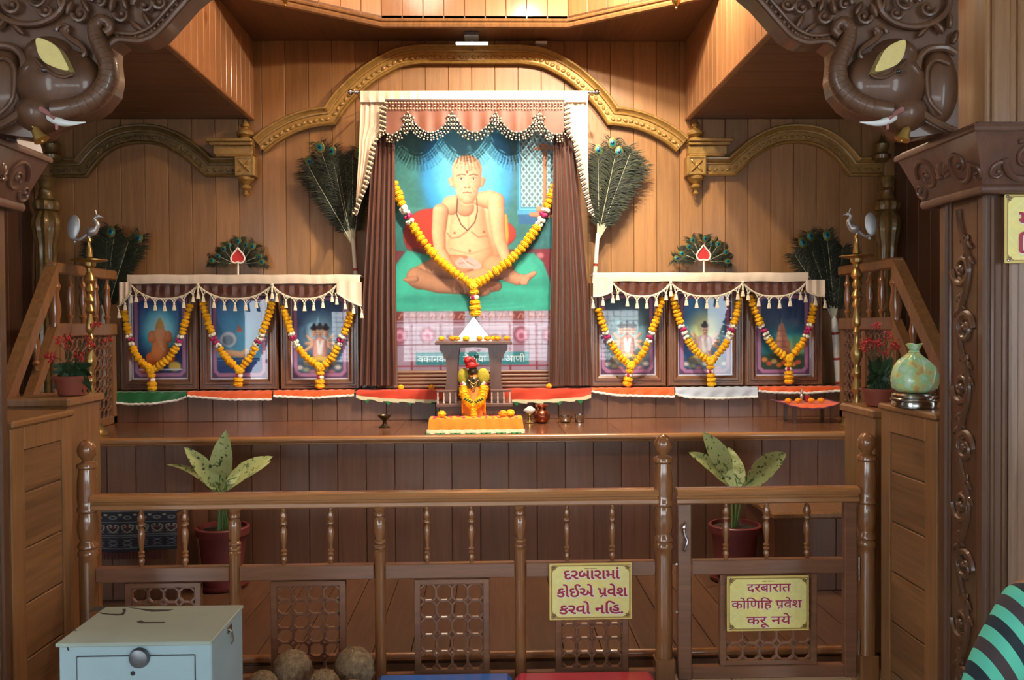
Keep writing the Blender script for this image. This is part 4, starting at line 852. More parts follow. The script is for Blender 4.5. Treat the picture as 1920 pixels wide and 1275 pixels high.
def spread(cx_, cy_, rx, ry, n, eyes):
    out = [(x, y, True) for x, y in eyes]
    for k in range(n-len(eyes)): a = PI+PI*(k+.5)/(n-len(eyes)); rr = random.uniform(.45, 1); out.append((cx_+rx*rr*cos(a), cy_+ry*rr*sin(a)+ry*.2, False))
    return out
whisk('tall peacock feather whisk leaning at the left side of the portrait', spread(627, 318, 60, 46, 26, [(588, 296), (632, 278), (668, 284), (600, 272)]), 29, (662, 450), (683, 727), 7.25, .022, (.8,), 'large peacock feather whisks')
whisk('tall peacock feather whisk leaning at the right side of the portrait', spread(1155, 305, 50, 42, 26, [(1125, 278), (1166, 282), (1186, 300), (1142, 264)]), 29, (1121, 440), (1100, 722), 7.25, .022, (.8,), 'large peacock feather whisks')
whisk('dark peacock feather whisk standing behind the left brass lamp', spread(212, 470, 48, 48, 26, [(252, 440), (200, 430)]), 28, (197, 590), (194, 734), 7.24, .034, (.62, .68), 'large peacock feather whisks')
whisk('peacock feather whisk standing behind the right brass lamp', spread(1540, 478, 46, 44, 26, [(1528, 437), (1550, 437), (1512, 448)]), 28, (1564, 600), (1576, 725), 7.22, .036, (.06, .42, .8), 'large peacock feather whisks')
for nm, cx_, cy_, hx, hy, bot in (('left', 447, 512, 446, 480, 517), ('right', 1318, 508, 1319, 475, 514)):
    Y = 7.3; t = thing('peacock_feather_fan', 'small fan of peacock feathers above the %s set of pictures' % nm, 'feather fan', at(cx_, cy_, Y), 'small peacock feather fans')
    for k in range(9):
        a = math.radians(12+k*19.5); R_ = random.uniform(50, 58); b = MB(); q = at(cx_+R_*.92*cos(a), cy_-8-R_*.98*sin(a), Y-.02*random.random()); p = at(cx_+14*cos(a), cy_-16-8*sin(a), Y)
        feather(b, p, q, random.uniform(-.02, .02), 19*PXL(Y), eye=True, n=26, start=.05); b.build('feather', FM, t, smooth=0)
    Y = 7.14 if nm == 'left' else 7.14; t = thing('leaf_ornament', 'red leaf-shaped ornament on a white stick before the %s feather fan' % nm, 'ornament', at(hx, bot+2, Y), 'red leaf ornaments')
    out = [(p_.x, p_.y) for p_ in spline([(hx+a_, hy+c_, 0) for a_, c_ in ((0, -15), (4, -10), (10, -3), (13, 5), (10, 11), (5, 13), (0, 11.5), (-5, 13), (-10, 11), (-13, 5), (-10, -3), (-4, -10))], 3, True)]
    out = [(x, y) for x, y in out]; P = [at(x, y, Y-.02) for x, y in out]; b = MB(); b.prism(P, (0, .014, 0)); b.build('red_leaf', mat('red_velvet', (196, 32, 34), .7, sheen=.6, var=.2, vscale=90), t)
    b = MB(); b.tube([p+V(0, -.004, 0) for p in P], 1.5*PXL(Y), 6, True); b.build('bead_border', mat('pearl_white', (230, 222, 214), .3, 0, .5), t)
    b = MB(); b.tube([at(hx+.5, hy+13, Y-.012), at(hx+.5, bot+2, Y-.012)], 1.6*PXL(Y), 8); b.build('stick', M_white, t)
# ------------------------------------------------------------------ foreground: pillars, brackets, cabinets
XM = at(897.5, 600, 3.38).x; XF = at(1757, 700, 3.62).x
def mx(v, sg): return v if sg > 0 else V(2*XM-v[0], v[1], v[2])
class MM(MB):
    """builder that can mirror everything about the hall's centre line"""
    def __init__(s, sg): super().__init__(); s.sg = sg
    def build(s, *a, **k):
        if s.sg < 0: s.v = [(2*XM-v[0], v[1], v[2]) for v in s.v]
        return super().build(*a, **k)
def scroll(mb, o, ux, uz, r, turns, rad, flip=1, n=26, lead=None):
    pts = [] if lead is None else [Vector(p) for p in lead]
    for i in range(n+1):
        t = i/n; a = flip*(turns*2*PI*t); rr = r*(1-t)**.8+.002; pts.append(Vector(o)+ux*rr*cos(a)+uz*rr*sin(a))
    rs = [rad*(1-.55*i/(len(pts)-1)) for i in range(len(pts))]; mb.tube(pts, rs, 7); mb.ball(pts[-1], rad*1.2, 8, 6)
for sg, side in ((1, 'right'), (-1, 'left')):
    X = XF; o = mx(V(X+.25, 3.43, -.12), sg)
    t = thing('carved_pillar', 'carved square teak pillar at the %s with a flaring scroll capital' % side, 'pillar', o, 'carved pillars framing the shrine')
    b = MM(sg); b.box((X+.012, 3.27, -.12), (X+.5, 3.60, 2.16), .006)
    for y0, y1 in ((3.27, 3.315), (3.545, 3.60)): b.box((X-.004, y0, -.12), (X+.02, y1, 2.15), .008)
    for y in (3.325, 3.537): b.tube([(X+.010, y, -.11), (X+.010, y, 2.15)], .009, 8)
    for x in (X+.03, X+.075, X+.42): b.tube([(x, 3.272, -.11), (x, 3.272, 2.12)], .012, 8)
    b.box((X-.02, 3.24, -.12), (X+.52, 3.62, .06), .015); b.build('shaft', M_carv, t)
    b = MM(sg); b.box((X+.09, 3.256, -.05), (X+.40, 3.275, 2.05), .008); b.box((X+.12, 3.25, .0), (X+.37, 3.258, 2.0), .006); b.build('front_panel', wood('glossy_teak', (.22, .12, .07), 'z', .3, .9, .25, coatr=.2), t)
    b = MM(sg); uy, uz = V(0, 1, 0), V(0, 0, 1); zc_, yc, am_, per = .1, 3.431, .038, .47
    vine = [V(X+.010, yc+am_*sin(2*PI*(z-zc_)/per), z) for z in np.arange(0, 2.12, .02)]; b.tube(vine, .014, 8)
    k = 0; z = zc_+per*.25
    while z < 2.08:
        s = 1 if k % 2 == 0 else -1; c_ = V(X+.008, yc-s*.012, z); scroll(b, c_, uy*(-s), uz, .066, 1.5, .015, s, 26)
        for q in range(5): a = q*1.1+k; b.ball(c_+uy*.03*cos(a)+uz*.045*sin(a)+V(.006, 0, 0), (.014, .013, .026), 8, 5, Matrix.Rotation(a, 3, 'X'))
        for q in range(4): b.ball(V(X+.008, yc+am_*sin(2*PI*(z+.03*q-zc_)/per)+(.02 if q % 2 else -.02), z+.03*q+.03), (.010, .010, .024), 8, 5, Matrix.Rotation(.8 if q % 2 else -.8, 3, 'X'))
        b.ball(c_+uz*.1+uy*s*.03, (.010, .013, .036), 8, 6, Matrix.Rotation(-.5*s, 3, 'X')); z += per*.5; k += 1
    b.build('carved_vine', M_carv, t, label='carved scrolling vine strip')
    b = MM(sg); B0 = [V(X-.035, 3.22, 2.145), V(X+.55, 3.22, 2.145), V(X+.55, 3.66, 2.145), V(X-.035, 3.66, 2.145)]; T0 = [V(X-.115, 3.13, 2.352), V(X+.62, 3.13, 2.352), V(X+.62, 3.74, 2.352), V(X-.115, 3.74, 2.352)]
    b.add(B0+T0, [(0, 1, 2, 3), (4, 5, 6, 7), (0, 1, 5, 4), (1, 2, 6, 5), (2, 3, 7, 6), (3, 0, 4, 7)]); b.tube(B0, .019, 10, True); b.tube(T0, .014, 8, True); b.box((X-.11, 3.135, 2.352), (X+.61, 3.735, 2.375), .008)
    fx = (T0[0]-B0[0]).normalized(); m_ = (B0[0]+B0[3]+T0[0]+T0[3])/4; n_ = V(0, 1, 0).cross(V(-.36, 0, .93)).normalized()
    up_ = V(-.36, 0, .93)
    for s in (-1, 1):
        c_ = m_+V(0, s*.12, 0); scroll(b, c_, uy*s, up_, .075, 1.5, .012, 1 if s > 0 else -1); scroll(b, c_+uy*s*.09+up_*(-.05), uy*(-s), up_, .04, 1.2, .009, -s)
    for q in range(7): a = PI*(q+.5)/7; b.ball(m_+uy*.035*cos(a)+up_*(.05*sin(a)-.03), (.010, .012, .030), 8, 6, Matrix.Rotation(a-PI/2, 3, 'X'))
    m2 = (B0[0]+B0[1]+T0[0]+T0[1])/4; uy2, up2 = V(1, 0, 0), V(0, -.4, .92)
    for s in (-1, 1):
        c_ = m2+V(s*.15, -.004, 0); scroll(b, c_, uy2*s, up2, .085, 1.5, .013, 1 if s > 0 else -1); scroll(b, c_+uy2*s*.1-up2*.05, uy2*(-s), up2, .04, 1.2, .009, -s)
    b.tube(spline([m2+uy2*(-.2)+up2*.06, m2+uy2*(-.1)+up2*.09, m2+up2*.07, m2+uy2*.1+up2*.09, m2+uy2*.2+up2*.06], 6), .010, 8)
    b.build('capital', M_carvh, t)
    b = MM(sg); b.box((X+.03, 3.32, 2.375), (X+.5, 3.62, 3.99), .006)
    for x in (X+.05, X+.15, X+.3): b.box((x, 3.305, 2.38), (x+.07, 3.322, 3.98), .006)
    b.build('upper_shaft', M_cab, t)
    # elephant bracket
    A = lambda px, py, dy=0.: at(px, py, 3.38+dy)
    t = thing('elephant_bracket', 'carved wooden elephant head bracket with white tusk above the %s pillar' % side, 'bracket', mx(A(1690, 240), sg), 'carved elephant brackets')
    out = [(1340, -86), (1366, -62), (1400, -20), (1424, 0), (1453, 33), (1480, 63), (1498, 74), (1516, 79), (1552, 77), (1569, 89), (1570, 105), (1566, 142), (1572, 171), (1592, 196), (1612, 210), (1640, 217), (1667, 227), (1684, 236), (1698, 250), (1714, 255), (1740, 252), (1773, 247), (1802, 242), (1802, -86)]
    b = MM(sg); P = [A(x, y, .0) for x, y in out]; b.prism([p+V(0, .02, 0) for p in P], (0, .11, 0))
    b.build('panel', M_carv, t, smooth=25)
    b = MM(sg)
    b.tube(spline([A(x, y, -.005) for x, y in out[:10]], 4), .013, 8); b.tube(spline([A(x+10, y-13, -.003) for x, y in out[:9]], 4), .008, 8)
    for i, q in enumerate(spline([A(x+5, y-6, -.004) for x, y in out[:9]], 7)):
        if i % 2: b.ball(q, .0085, 6, 4)
    ring = [A(1714+67*cos(a), 0+50*sin(a), -.004) for a in np.linspace(0, 2*PI, 40)[:-1]]; b.tube(ring, .013, 8, True)
    for px, py, r, f, tn in ((1700, 2, 26, 1, 1.3), (1740, 14, 16, -1, 1.1), (1680, 24, 12, -1, 1), (1505, 14, 20, 1, 1.1), (1545, 30, 14, -1, 1), (1650, 62, 13, 1, 1.1), (1620, 30, 14, -1, 1.2), (1476, 8, 12, -1, 1), (1585, 8, 14, 1, 1.1)): scroll(b, A(px, py, -.003), V(1, 0, 0), V(0, 0, 1), r*PXL(3.38), tn, .010, f)
    for px, py, an in ((1540, 10, .3), (1562, 14, -.2), (1610, 16, .5), (1638, 20, -.4), (1655, 12, .2), (1730, 60, .8), (1760, 52, -.7), (1520, 52, .9), (1500, 40, .5), (1780, 40, 0), (1790, 70, .3)): b.ball(A(px, py, -.002), (.013, .018, .030), 9, 6, Matrix.Rotation(an, 3, 'Y'))
    b.tube(spline([A(x, y, -.004) for x, y in ((1640, 52), (1648, 62), (1640, 74), (1620, 88), (1612, 100), (1618, 112))], 6), [.012]*18+[.010]*13, 8)
    b.build('relief_carving', M_carv, t)
    u = PXL(3.38); b = MM(sg)
    b.ball(A(1655, 160, .03), (82*u, .105, 66*u), 28, 18); b.ball(A(1690, 215, .03), (48*u, .085, 36*u), 20, 12); b.ball(A(1672, 112, .03), (46*u, .095, 38*u), 20, 12)
    tp = spline([A(x, y, d) for x, y, d in ((1668, 208, -.04), (1632, 203, -.04), (1596, 186, -.035), (1574, 158, -.03), (1570, 126, -.03), (1580, 98, -.03), (1590, 74, -.03), (1592, 54, -.03), (1582, 42, -.03), (1570, 46, -.03), (1567, 58, -.03), (1576, 66, -.035))], 6)
    tr = list(np.interp(np.linspace(0, 1, len(tp)), [0, .25, .6, .8, 1], [19*u, 19*u, 14*u, 10*u, 8*u])); b.tube(tp, tr, 16)
    for i in range(6, len(tp)-10, 2):     # wrinkles of the trunk
        d = (tp[i+1]-tp[i-1]).normalized(); M = d.to_track_quat('Z', 'Y').to_matrix(); b.lathe([(tr[i]*.9, -.004), (tr[i]*1.035, 0), (tr[i]*.9, .004)], tp[i], 14, 'z', M)
    b.build('head', M_carv, t)
    b = MM(sg); b.ball(A(1755, 165, .03), (40*u, .065, 74*u), 20, 14)
    e_ = spline([A(x, y, -.02) for x, y in ((1792, 100), (1772, 90), (1742, 92), (1724, 108), (1720, 134), (1716, 158), (1710, 178), (1718, 200), (1740, 220), (1768, 236), (1790, 246))], 5); b.tube(e_, .015, 9)
    e_ = spline([A(x, y, -.03) for x, y in ((1780, 120), (1756, 112), (1740, 126), (1738, 156), (1744, 190), (1766, 214))], 5); b.tube(e_, .009, 8)
    b.build('ear', M_carv, t)
    b = MM(sg); e_ = spline([A(x, y, -.075) for x, y in ((1632, 140), (1648, 146), (1668, 141), (1690, 124), (1700, 112))], 5); b.tube(e_, .007, 8); b.tube(spline([A(x, y, -.07) for x, y in ((1672, 140), (1686, 144), (1698, 134))], 5), .006, 8); b.build('brow', M_carv, t)
    b = MM(sg); b.ball(A(1684, 134, -.075), (.014, .012, .010), 12, 8); b.build('eye', mat('eye_gloss', (40, 34, 30), .06, 0, 1.), t, label='glossy dark eye')
    b = MM(sg); pl = [(1697, 75), (1697, 95), (1690, 112), (1676, 124), (1642, 134), (1649, 112), (1659, 94), (1674, 82)]; b.prism([A(p.x, p.y, -.108+.0*i) for i, p in enumerate(spline([(x, y, 0) for x, y in pl], 4, True))], (0, .05, 0)); b.build('brow_plate', mat('pale_gold_leaf', (205, 188, 118), .45, .25, .3, .06, 60), t, label='pale gold leaf-shaped plate')
    b = MM(sg); tk = spline([A(x, y, d) for x, y, d in ((1676, 218, -.02), (1664, 226, -.05), (1646, 231, -.075), (1628, 231, -.09), (1612, 229, -.1))], 5); b.tube(tk, list(np.interp(np.linspace(0, 1, len(tk)), [0, .3, 1], [9*u, 7.5*u, .6*u])), 12); b.build('tusk', mat('ivory_white', (228, 232, 232), .35, 0, .3), t, label='curved white tusk')
    b = MM(sg); lp = spline([A(x, y, d) for x, y, d in ((1692, 205, -.055), (1676, 214, -.062), (1665, 226, -.06), (1664, 243, -.06))], 5); b.tube(lp, list(np.linspace(.012, .005, len(lp))), 8); b.build('lip', mat('pink_paint', (150, 100, 96), .4, 0, .3), t, label='pinkish painted lip')
    # brass bell hung below the jaw
    p = mx(A(1691, 262, -.02), sg); p0 = mx(A(1697, 228, .0), sg); tl = Matrix.Rotation(.42 if sg > 0 else -.55, 3, 'Y')
    t = thing('brass_bell', 'small brass bell hanging under the jaw of the %s elephant' % side, 'bell', p, 'brass bells under the elephants'); u2 = PXL(3.36)
    b = MB(); b.lathe([(3*u2, 0), (14.5*u2, 0), (14*u2, 3*u2), (11*u2, 8*u2), (9.5*u2, 16*u2), (8*u2, 22*u2), (4*u2, 26*u2), (2*u2, 27*u2)], p, 22, 'z', tl); b.build('bell_body', mat('brass_pale', (200, 168, 96), .3, .8), t)
    top = p+tl @ V(0, 0, 27*u2); b = MB(); b.tube([top+(V(cos(a), 0, sin(a)+1)*3*u2) for a in np.linspace(0, 2*PI, 14)[:-1]], 1.1*u2, 6, True); b.tube([top+V(0, 0, .005), top+V(0, .02, .05)], .003, 6); b.build('loop', MATS['brass_pale'], t)
    b = MB(); b.tube([p+tl @ V(0, 0, 20*u2), p+tl @ V(0, 0, -1*u2)], 1*u2, 6); b.ball(p+tl @ V(0, 0, -2*u2), 3*u2, 8, 6); b.build('clapper', MATS['brass_pale'], t)
    # cabinet beside the pillar
    zt = 1.27; t = thing('side_cabinet', 'tall teak cabinet with grooved inner panel beside the %s pillar' % side, 'cabinet', mx(V(X+.25, 3.9, -.12), sg), 'teak side cabinets')
    b = MM(sg); b.box((X+.02, 3.625, -.12), (X+.5, 4.15, zt-.03)); b.box((X+.002, 3.625, -.12), (X+.03, 3.73, zt-.03), .004); b.box((X+.002, 4.06, -.12), (X+.03, 4.15, zt-.03), .004); b.box((X+.002, 3.73, zt-.13), (X+.03, 4.06, zt-.03), .004); b.build('body', M_cab, t)
    b = MM(sg); planks(b, 'z', -.11, zt-.13, .235, .02, (X+.008, 3.733, 0), (X+.026, 4.057, 0), 0, 0, .006, .004); b.build('panel', M_cabp, t)
    b = MM(sg); b.box((X-.008, 3.625, zt-.03), (X+.5, 4.165, zt), .008); b.build('top', M_cab, t)
b = MB(); b.box((-2.7, 3.30, 3.06), (2.6, 3.60, 4.02), .01); b.box((-2.7, 3.28, 3.06), (2.6, 3.30, 3.12), .01)
for x in np.arange(-2.6, 2.5, .2): b.box((x, 3.285, 3.2), (x+.17, 3.302, 3.95), .008)
b.build('wall_beam', M_carv, kind='structure')
b = MB(); q = [at(*p, 3.2) for p in ((42, 269), (62, 264), (98, 284), (97, 289), (80, 285))]; z = 2.378
xe = 2*XM-(XF-.115)-.02; P = [V(xe, 3.53, z), V(xe, 3.725, z), V(xe-.012, 3.725, z+.044), V(xe-.012, 3.53, z+.044)]
b.prism(P, (-.003, 0, .001)); b.prism([V(xe-.012, 3.53, z+.044), V(xe-.012, 3.725, z+.044), V(xe-.06, 3.725, z), V(xe-.06, 3.53, z)], (-.002, 0, .002)); b.build('folded_paper', mat('white_paper', (214, 218, 224), .6), None, P[0], label='folded white paper lying on top of the left pillar capital', cat='paper')
# ------------------------------------------------------------------ railing
YF = 4.25; zf = lambda py: at(880, py, YF).z; xf_ = lambda px: at(px, 1000, YF).x; U = PXL(YF); ZH = -.118
def turned(mb, x, prof, n=20, **k): mb.lathe([(r*U, zf(y)) for r, y in prof], (x, YF, 0), n, **k)
NEW = [(0, 817), (5, 818), (11, 822), (15.5, 829), (17, 837), (15.5, 846), (11, 852), (9, 856), (10, 858), (17, 861), (18.5, 865), (18.5, 869), (15, 872), (15.5, 876), (17.5, 895), (18, 925), (16.5, 940), (18.5, 944), (18.5, 950), (15.5, 953), (17, 960), (18.5, 975), (18, 990), (14.5, 1003), (14.5, 1006), (18.5, 1012), (18.5, 1017), (15.5, 1020), (18.5, 1026), (18.5, 1031), (16, 1035), (16.5, 1045), (16.5, 1240)]
b_u = (ZH-zf(1240))
def newel(mb, x, sh=0): mb.lathe([(r*U, zf(y)+sh) for r, y in NEW[::-1]], (x, YF, 0), 24); mb.box((x-.048, YF-.048, ZH), (x+.048, YF+.048, zf(1240)+sh+.01), .008)
PST = [(0, 947), (10, 948), (11.5, 952), (9, 957), (11, 960), (11, 964), (8, 967), (10.5, 972), (12, 982), (11, 996), (8.5, 1006), (8.5, 1009), (11.5, 1012), (11.5, 1015), (9, 1018), (11.5, 1021), (11.5, 1024), (9, 1027), (11.5, 1030), (11, 1033), (10.5, 1036), (10.5, 1276)]
BAL = [(3.5, 947), (3.5, 952), (5.5, 955), (5, 957), (7, 962), (7, 968), (4.5, 972), (7, 976), (7, 978), (4.5, 980), (3.5, 983), (5.5, 988), (6.8, 996), (6, 1006), (4, 1018), (3.5, 1024), (6.2, 1028), (4, 1031), (6.2, 1035), (4, 1038), (6.2, 1043), (5.5, 1047), (3.5, 1050), (3.5, 1056)]
BAR = (M_post,)
rl = thing('railing', 'long turned teak railing with three thin posts and lattice panels before the platform', 'railing', (xf_(700), YF, ZH))
for px in (165, 1244): b = MB(); newel(b, xf_(px)); b.build('newel_post', M_post, rl)
for px in (440, 712, 975): b = MB(); turned(b, xf_(px), PST[::-1], 18); b.v.append((0, 0, 0)); b.v.pop(); x = xf_(px); b.box((x-.03, YF-.03, ZH), (x+.03, YF+.03, zf(1275)), .005); b.build('post', M_post, rl)
def rail(mb, x0, x1):
    zt, zb = zf(919), zf(948); h = zt-zb
    P = [(-.026, 0), (-.036, h*.1), (-.036, h*.32), (-.026, h*.42), (-.03, h*.52), (-.046, h*.6), (-.05, h*.78), (-.042, h*.95), (-.02, h), (.02, h), (.042, h*.95), (.05, h*.78), (.046, h*.6), (.03, h*.52), (.026, h*.42), (.036, h*.32), (.036, h*.1), (.026, 0)]
    mb.prism([V(x0, YF+a, zb+c_) for a, c_ in P], (x1-x0, 0, 0))
b = MB(); rail(b, xf_(165)+.03, xf_(1244)-.03); b.build('handrail', M_rail, rl)
def bars(px0, px1, parent, y0=1054, y1=1082):
    b = MB(); b.box((xf_(px0), YF-.022, zf(y1)), (xf_(px1), YF+.022, zf(y0)), .005); b.build('middle_rail', M_midr, parent)
for a, c_ in ((181, 431), (450, 702), (722, 965), (985, 1228)): bars(a, c_, rl)
for a, c_ in ((181, 431), (450, 702), (722, 965), (985, 1228)): b = MB(); b.box((xf_(a), YF-.022, ZH+.01), (xf_(c_), YF+.022, zf(1259)), .005); b.build('bottom_rail', M_midr, rl)
for px in (265, 347, 532, 620, 801, 884, 1063, 1148): b = MB(); turned(b, xf_(px), BAL[::-1], 14); b.build('baluster', M_post, rl)
def lattice(px0, px1, y0, y1, parent, cols=4):
    x0, x1, z0, z1 = xf_(px0), xf_(px1), zf(y1), zf(y0); fw = 12*U; b = MB()
    b.box((x0, YF-.016, z0), (x0+fw, YF+.016, z1), .003); b.box((x1-fw, YF-.016, z0), (x1, YF+.016, z1), .003); b.box((x0, YF-.015, z1-fw*.8), (x1, YF+.015, z1), .003); b.box((x0, YF-.015, z0), (x1, YF+.015, z0+fw*.8), .003); f = b.build('lattice_panel', M_midr, parent)
    b = MB(); ix0, ix1, iz0, iz1 = x0+fw, x1-fw, z0+fw*.8, z1-fw*.8; p = (ix1-ix0)/cols; rows = max(1, round((iz1-iz0)/p)); q = (iz1-iz0)/rows; t = 2.4*U
    cl = lambda P_: V(min(max(P_[0], ix0), ix1), YF, min(max(P_[1], iz0), iz1))
    k = .27
    for i in range(-1, cols+1):
        for j in range(-1, rows+1):
            cx_, cz_ = ix0+(i+.5)*p, iz0+(j+.5)*q
            if i >= 0 and j >= 0:
                for (a, c2) in (((-.5, -k), (-.5, k)), ((-k, -.5), (k, -.5))):
                    if (a[0] == -.5 and i == 0) or (a[1] == -.5 and j == 0): continue
                    b.tube([cl((cx_+a[0]*p, cz_+a[1]*q)), cl((cx_+c2[0]*p, cz_+c2[1]*q))], t*1.25, 6, flat=1)
            # diamond at the upper right corner of the cell
            X_, Z_ = cx_+.5*p, cz_+.5*q; w_, h_ = (.5-k)*p*1.12, (.5-k)*q*1.12; D = [(X_+w_, Z_), (X_, Z_+h_), (X_-w_, Z_), (X_, Z_-h_)]
            for m in range(4):
                A_, B_ = D[m], D[(m+1) % 4]
                if all(ix0-.001 <= v[0] <= ix1+.001 and iz0-.001 <= v[1] <= iz1+.001 for v in (A_, B_)): b.tube([V(A_[0], YF-.002, A_[1]), V(B_[0], YF-.002, B_[1])], t*1.25, 6)
    b.build('fretwork', M_jali, f)
for a, c_ in ((235, 377), (507, 648), (776, 917), (1040, 1177)): lattice(a, c_, 1084, 1262, rl)
nw = thing('newel_post', 'turned newel post with ball top at the right end, hinging the gate', 'post', (xf_(1625), YF, ZH)); b = MB(); newel(b, xf_(1625), .0); b.build('turned_post', M_post, nw)
gt = thing('railing_gate', 'teak railing gate with steel handle at the right of the long railing', 'gate', (xf_(1440), YF, ZH+.03))
for a, c_ in ((1269, 1295), (1581, 1604)): b = MB(); b.box((xf_(a), YF-.022, ZH+.035), (xf_(c_), YF+.022, zf(948)), .005); b.build('stile', mat('x', (0, 0, 0)) if False else M_midr, gt)
b = MB(); rail(b, xf_(1267), xf_(1606)); b.build('handrail', M_rail, gt)
bars(1295, 1581, gt); b = MB(); b.box((xf_(1295), YF-.021, ZH+.04), (xf_(1581), YF+.021, zf(1254)), .005); b.build('bottom_rail', M_midr, gt)
for px in (1361, 1437, 1513): b = MB(); turned(b, xf_(px), BAL[::-1], 14); b.build('baluster', M_post, gt)
lattice(1348, 1530, 1083, 1254, gt, 5)
b = MB(); b.tube(spline([V(xf_(x), YF-d, zf(y+6)) for x, y, d in ((1282, 976, .022), (1281, 978, .045), (1278, 987, .05), (1280, 998, .05), (1284, 1008, .05), (1281, 1019, .05), (1279, 1026, .045), (1282, 1030, .022))], 5), .0065, 8); b.build('handle', M_chrome, gt, label='wavy steel pull handle')
for y in (1073, 1213): b = MB(); b.tube([V(xf_(1607), YF-.024, zf(y+22)), V(xf_(1607), YF-.024, zf(y-22))], .005, 8); b.build('hinge', M_chrome, gt)
b = MB(); b.tube([V(xf_(1266), YF-.02, zf(1060)), V(xf_(1266), YF-.03, zf(1060))], .006, 8); b.tube([V(xf_(1266), YF-.02, zf(1150)), V(xf_(1266), YF-.03, zf(1150))], .006, 8); b.build('latch_screw', M_chrome, gt)
# ------------------------------------------------------------------ signs
M_red = mat('sign_red', (168, 36, 62), .45); M_out = mat('sign_outline', (236, 232, 226), .5); M_brz = mat('sign_corner', (150, 110, 60), .4, .4)
def sign(label, px0, px1, py0, py1, Y, lines, em, dark=False, bold=.026, cut=None):
    x0, x1, z0, z1 = rect(px0, py0, px1, py1, Y); t = thing('notice_sign', label, 'sign', ((x0+x1)/2, Y, z0), 'yellow notice signs')
    b = MB(); b.box((x0, Y, z0), (x1, Y+.006, z1), .002); b.build('plate', mat('sign_edge', (226, 204, 120), .5), t)
    c = Canvas(px0, py0, px1, py1, .6); c.fill((226, 206, 118)); c.line([(px0+3, py0+3), (px1-3, py0+3), (px1-3, py1-3), (px0+3, py1-3)], 1, (150, 112, 52), .5, 1, True); c.poly([(px0+4, py0+4), (px1-4, py0+4), (px1-4, py1-4), (px0+4, py1-4)], (176, 140, 74), .5)
    m = 13; I = [(px0+4+m, py0+4), (px1-4-m, py0+4), (px1-7, py0+7+2), (px1-4, py0+4+m), (px1-4, py1-4-m), (px1-8, py1-9), (px1-4-m, py1-4), (px0+4+m, py1-4), (px0+8, py1-9), (px0+4, py1-4-m), (px0+4, py0+4+m), (px0+8, py0+9)]
    c.poly(I, (238, 230, 152), .7); k = (c.sdp(I) < 0)*np.clip(c.n1*.9-.2, 0, 1); c.mix(k*.5, (222, 196, 96)); c.line(I, 1, (120, 86, 40), .5, .8, True)
    for sx, sy in ((px0+8, py0+8), (px1-8, py0+8), (px0+8, py1-8), (px1-8, py1-8)):
        for q in range(5): a = q*1.3; c.ell(sx+2.6*cos(a), sy+2.6*sin(a), 1.8, 1.1, (104, 76, 36), .5)
    c.line([((px0+px1)/2-11, py0+9), ((px0+px1)/2-3, py0+9)], 1, (110, 60, 40), .4); c.line([((px0+px1)/2, py0+9), ((px0+px1)/2+11, py0+9)], 1, (110, 60, 40), .4); c.speck(.04); c.mesh('printed_face', (x0+.002, Y-.0012, z1-.002), (x1-.002, Y-.0012, z1-.002), (x0+.002, Y-.0012, z0+.002), M_print, t)
    bo, br = MB(), MB()
    for (s, cx_, w_, yb, ra) in lines:
        p = at(cx_, yb, Y); p = V(p.x, Y-.0022, p.z)
        letters(bo, s, p+V(1.2*U, 0, -1.2*U), V(1, 0, 0), V(0, 0, 1), V(0, -1, 0), width=w_*PXL(Y), size=em*PXL(Y), bold=bold*2.2, ra_at=ra)
        letters(br, s, p+V(0, -.0012, 0), V(1, 0, 0), V(0, 0, 1), V(0, -1, 0), width=w_*PXL(Y), size=em*PXL(Y), bold=bold, ra_at=ra)
    bo.build('lettering_outline', M_out, t, smooth=0); br.build('lettering', M_red, t, smooth=0)
    for sx, sy in ((px0+5, py0+5), (px1-5, py0+5), (px0+6, py1-5)):
        b = MB(); q = at(sx, sy, Y); b.ball(V(q.x, Y-.002, q.z), (.006, .004, .006), 10, 6); b.build('screw', M_chrome, t)
YS = YF-.045
sign('yellow notice sign with red script on the long railing', 1030, 1185, 1056, 1162, YS, [('દરબારામાં', 1109, 106, 1085, ()), ('કોઈએ પવેશ', 1110, 133, 1118, (5,)), ('કરવો નિહ.', 1109, 122, 1150, ())], 26)
sign('yellow notice sign with thinner red script on the gate', 1363, 1517, 1080, 1183, YS, [('दरबारात', 1441, 83, 1109, ()), ('कोिणिह पवेश', 1437, 134, 1140, (7,)), ('करू नये', 1441, 84, 1170, ())], 23, bold=.012)
q0 = 3.235; sign('yellow notice sign cut off by the frame on the right pillar', 1884, 2036, 364, 493, q0, [('મ  હા', 1962, 110, 424, ()), ('િન  ત', 1962, 116, 474, ())], 44)
# ------------------------------------------------------------------ plants in pots
M_terra = mat('plum_plastic', (116, 52, 52), .4, var=.08, vscale=6); M_soil = mat('soil', (50, 38, 28), .95, bump=.6)
ml = bpy.data.materials.new('variegated_leaf'); ml.use_nodes = True; nt = ml.node_tree; p_ = nt.nodes['Principled BSDF']; p_.inputs['Roughness'].default_value = .35; p_.inputs['Subsurface Weight'].default_value = 0
tc = nt.nodes.new('ShaderNodeTexCoord'); n1 = nt.nodes.new('ShaderNodeTexNoise'); n1.inputs['Scale'].default_value = 42; n1.inputs['Detail'].default_value = 5; r1 = nt.nodes.new('ShaderNodeValToRGB'); e = r1.color_ramp.elements
e[0].position = .35; e[0].color = (*s2l((60, 96, 50)), 1); e[1].position = .43; e[1].color = (*s2l((196, 206, 136)), 1); nt.links.new(tc.outputs['Object'], n1.inputs['Vector']); nt.links.new(n1.outputs['Fac'], r1.inputs['Fac']); nt.links.new(r1.outputs['Color'], p_.inputs['Base Color'])
M_stem = mat('plant_stem', (96, 134, 70), .5)
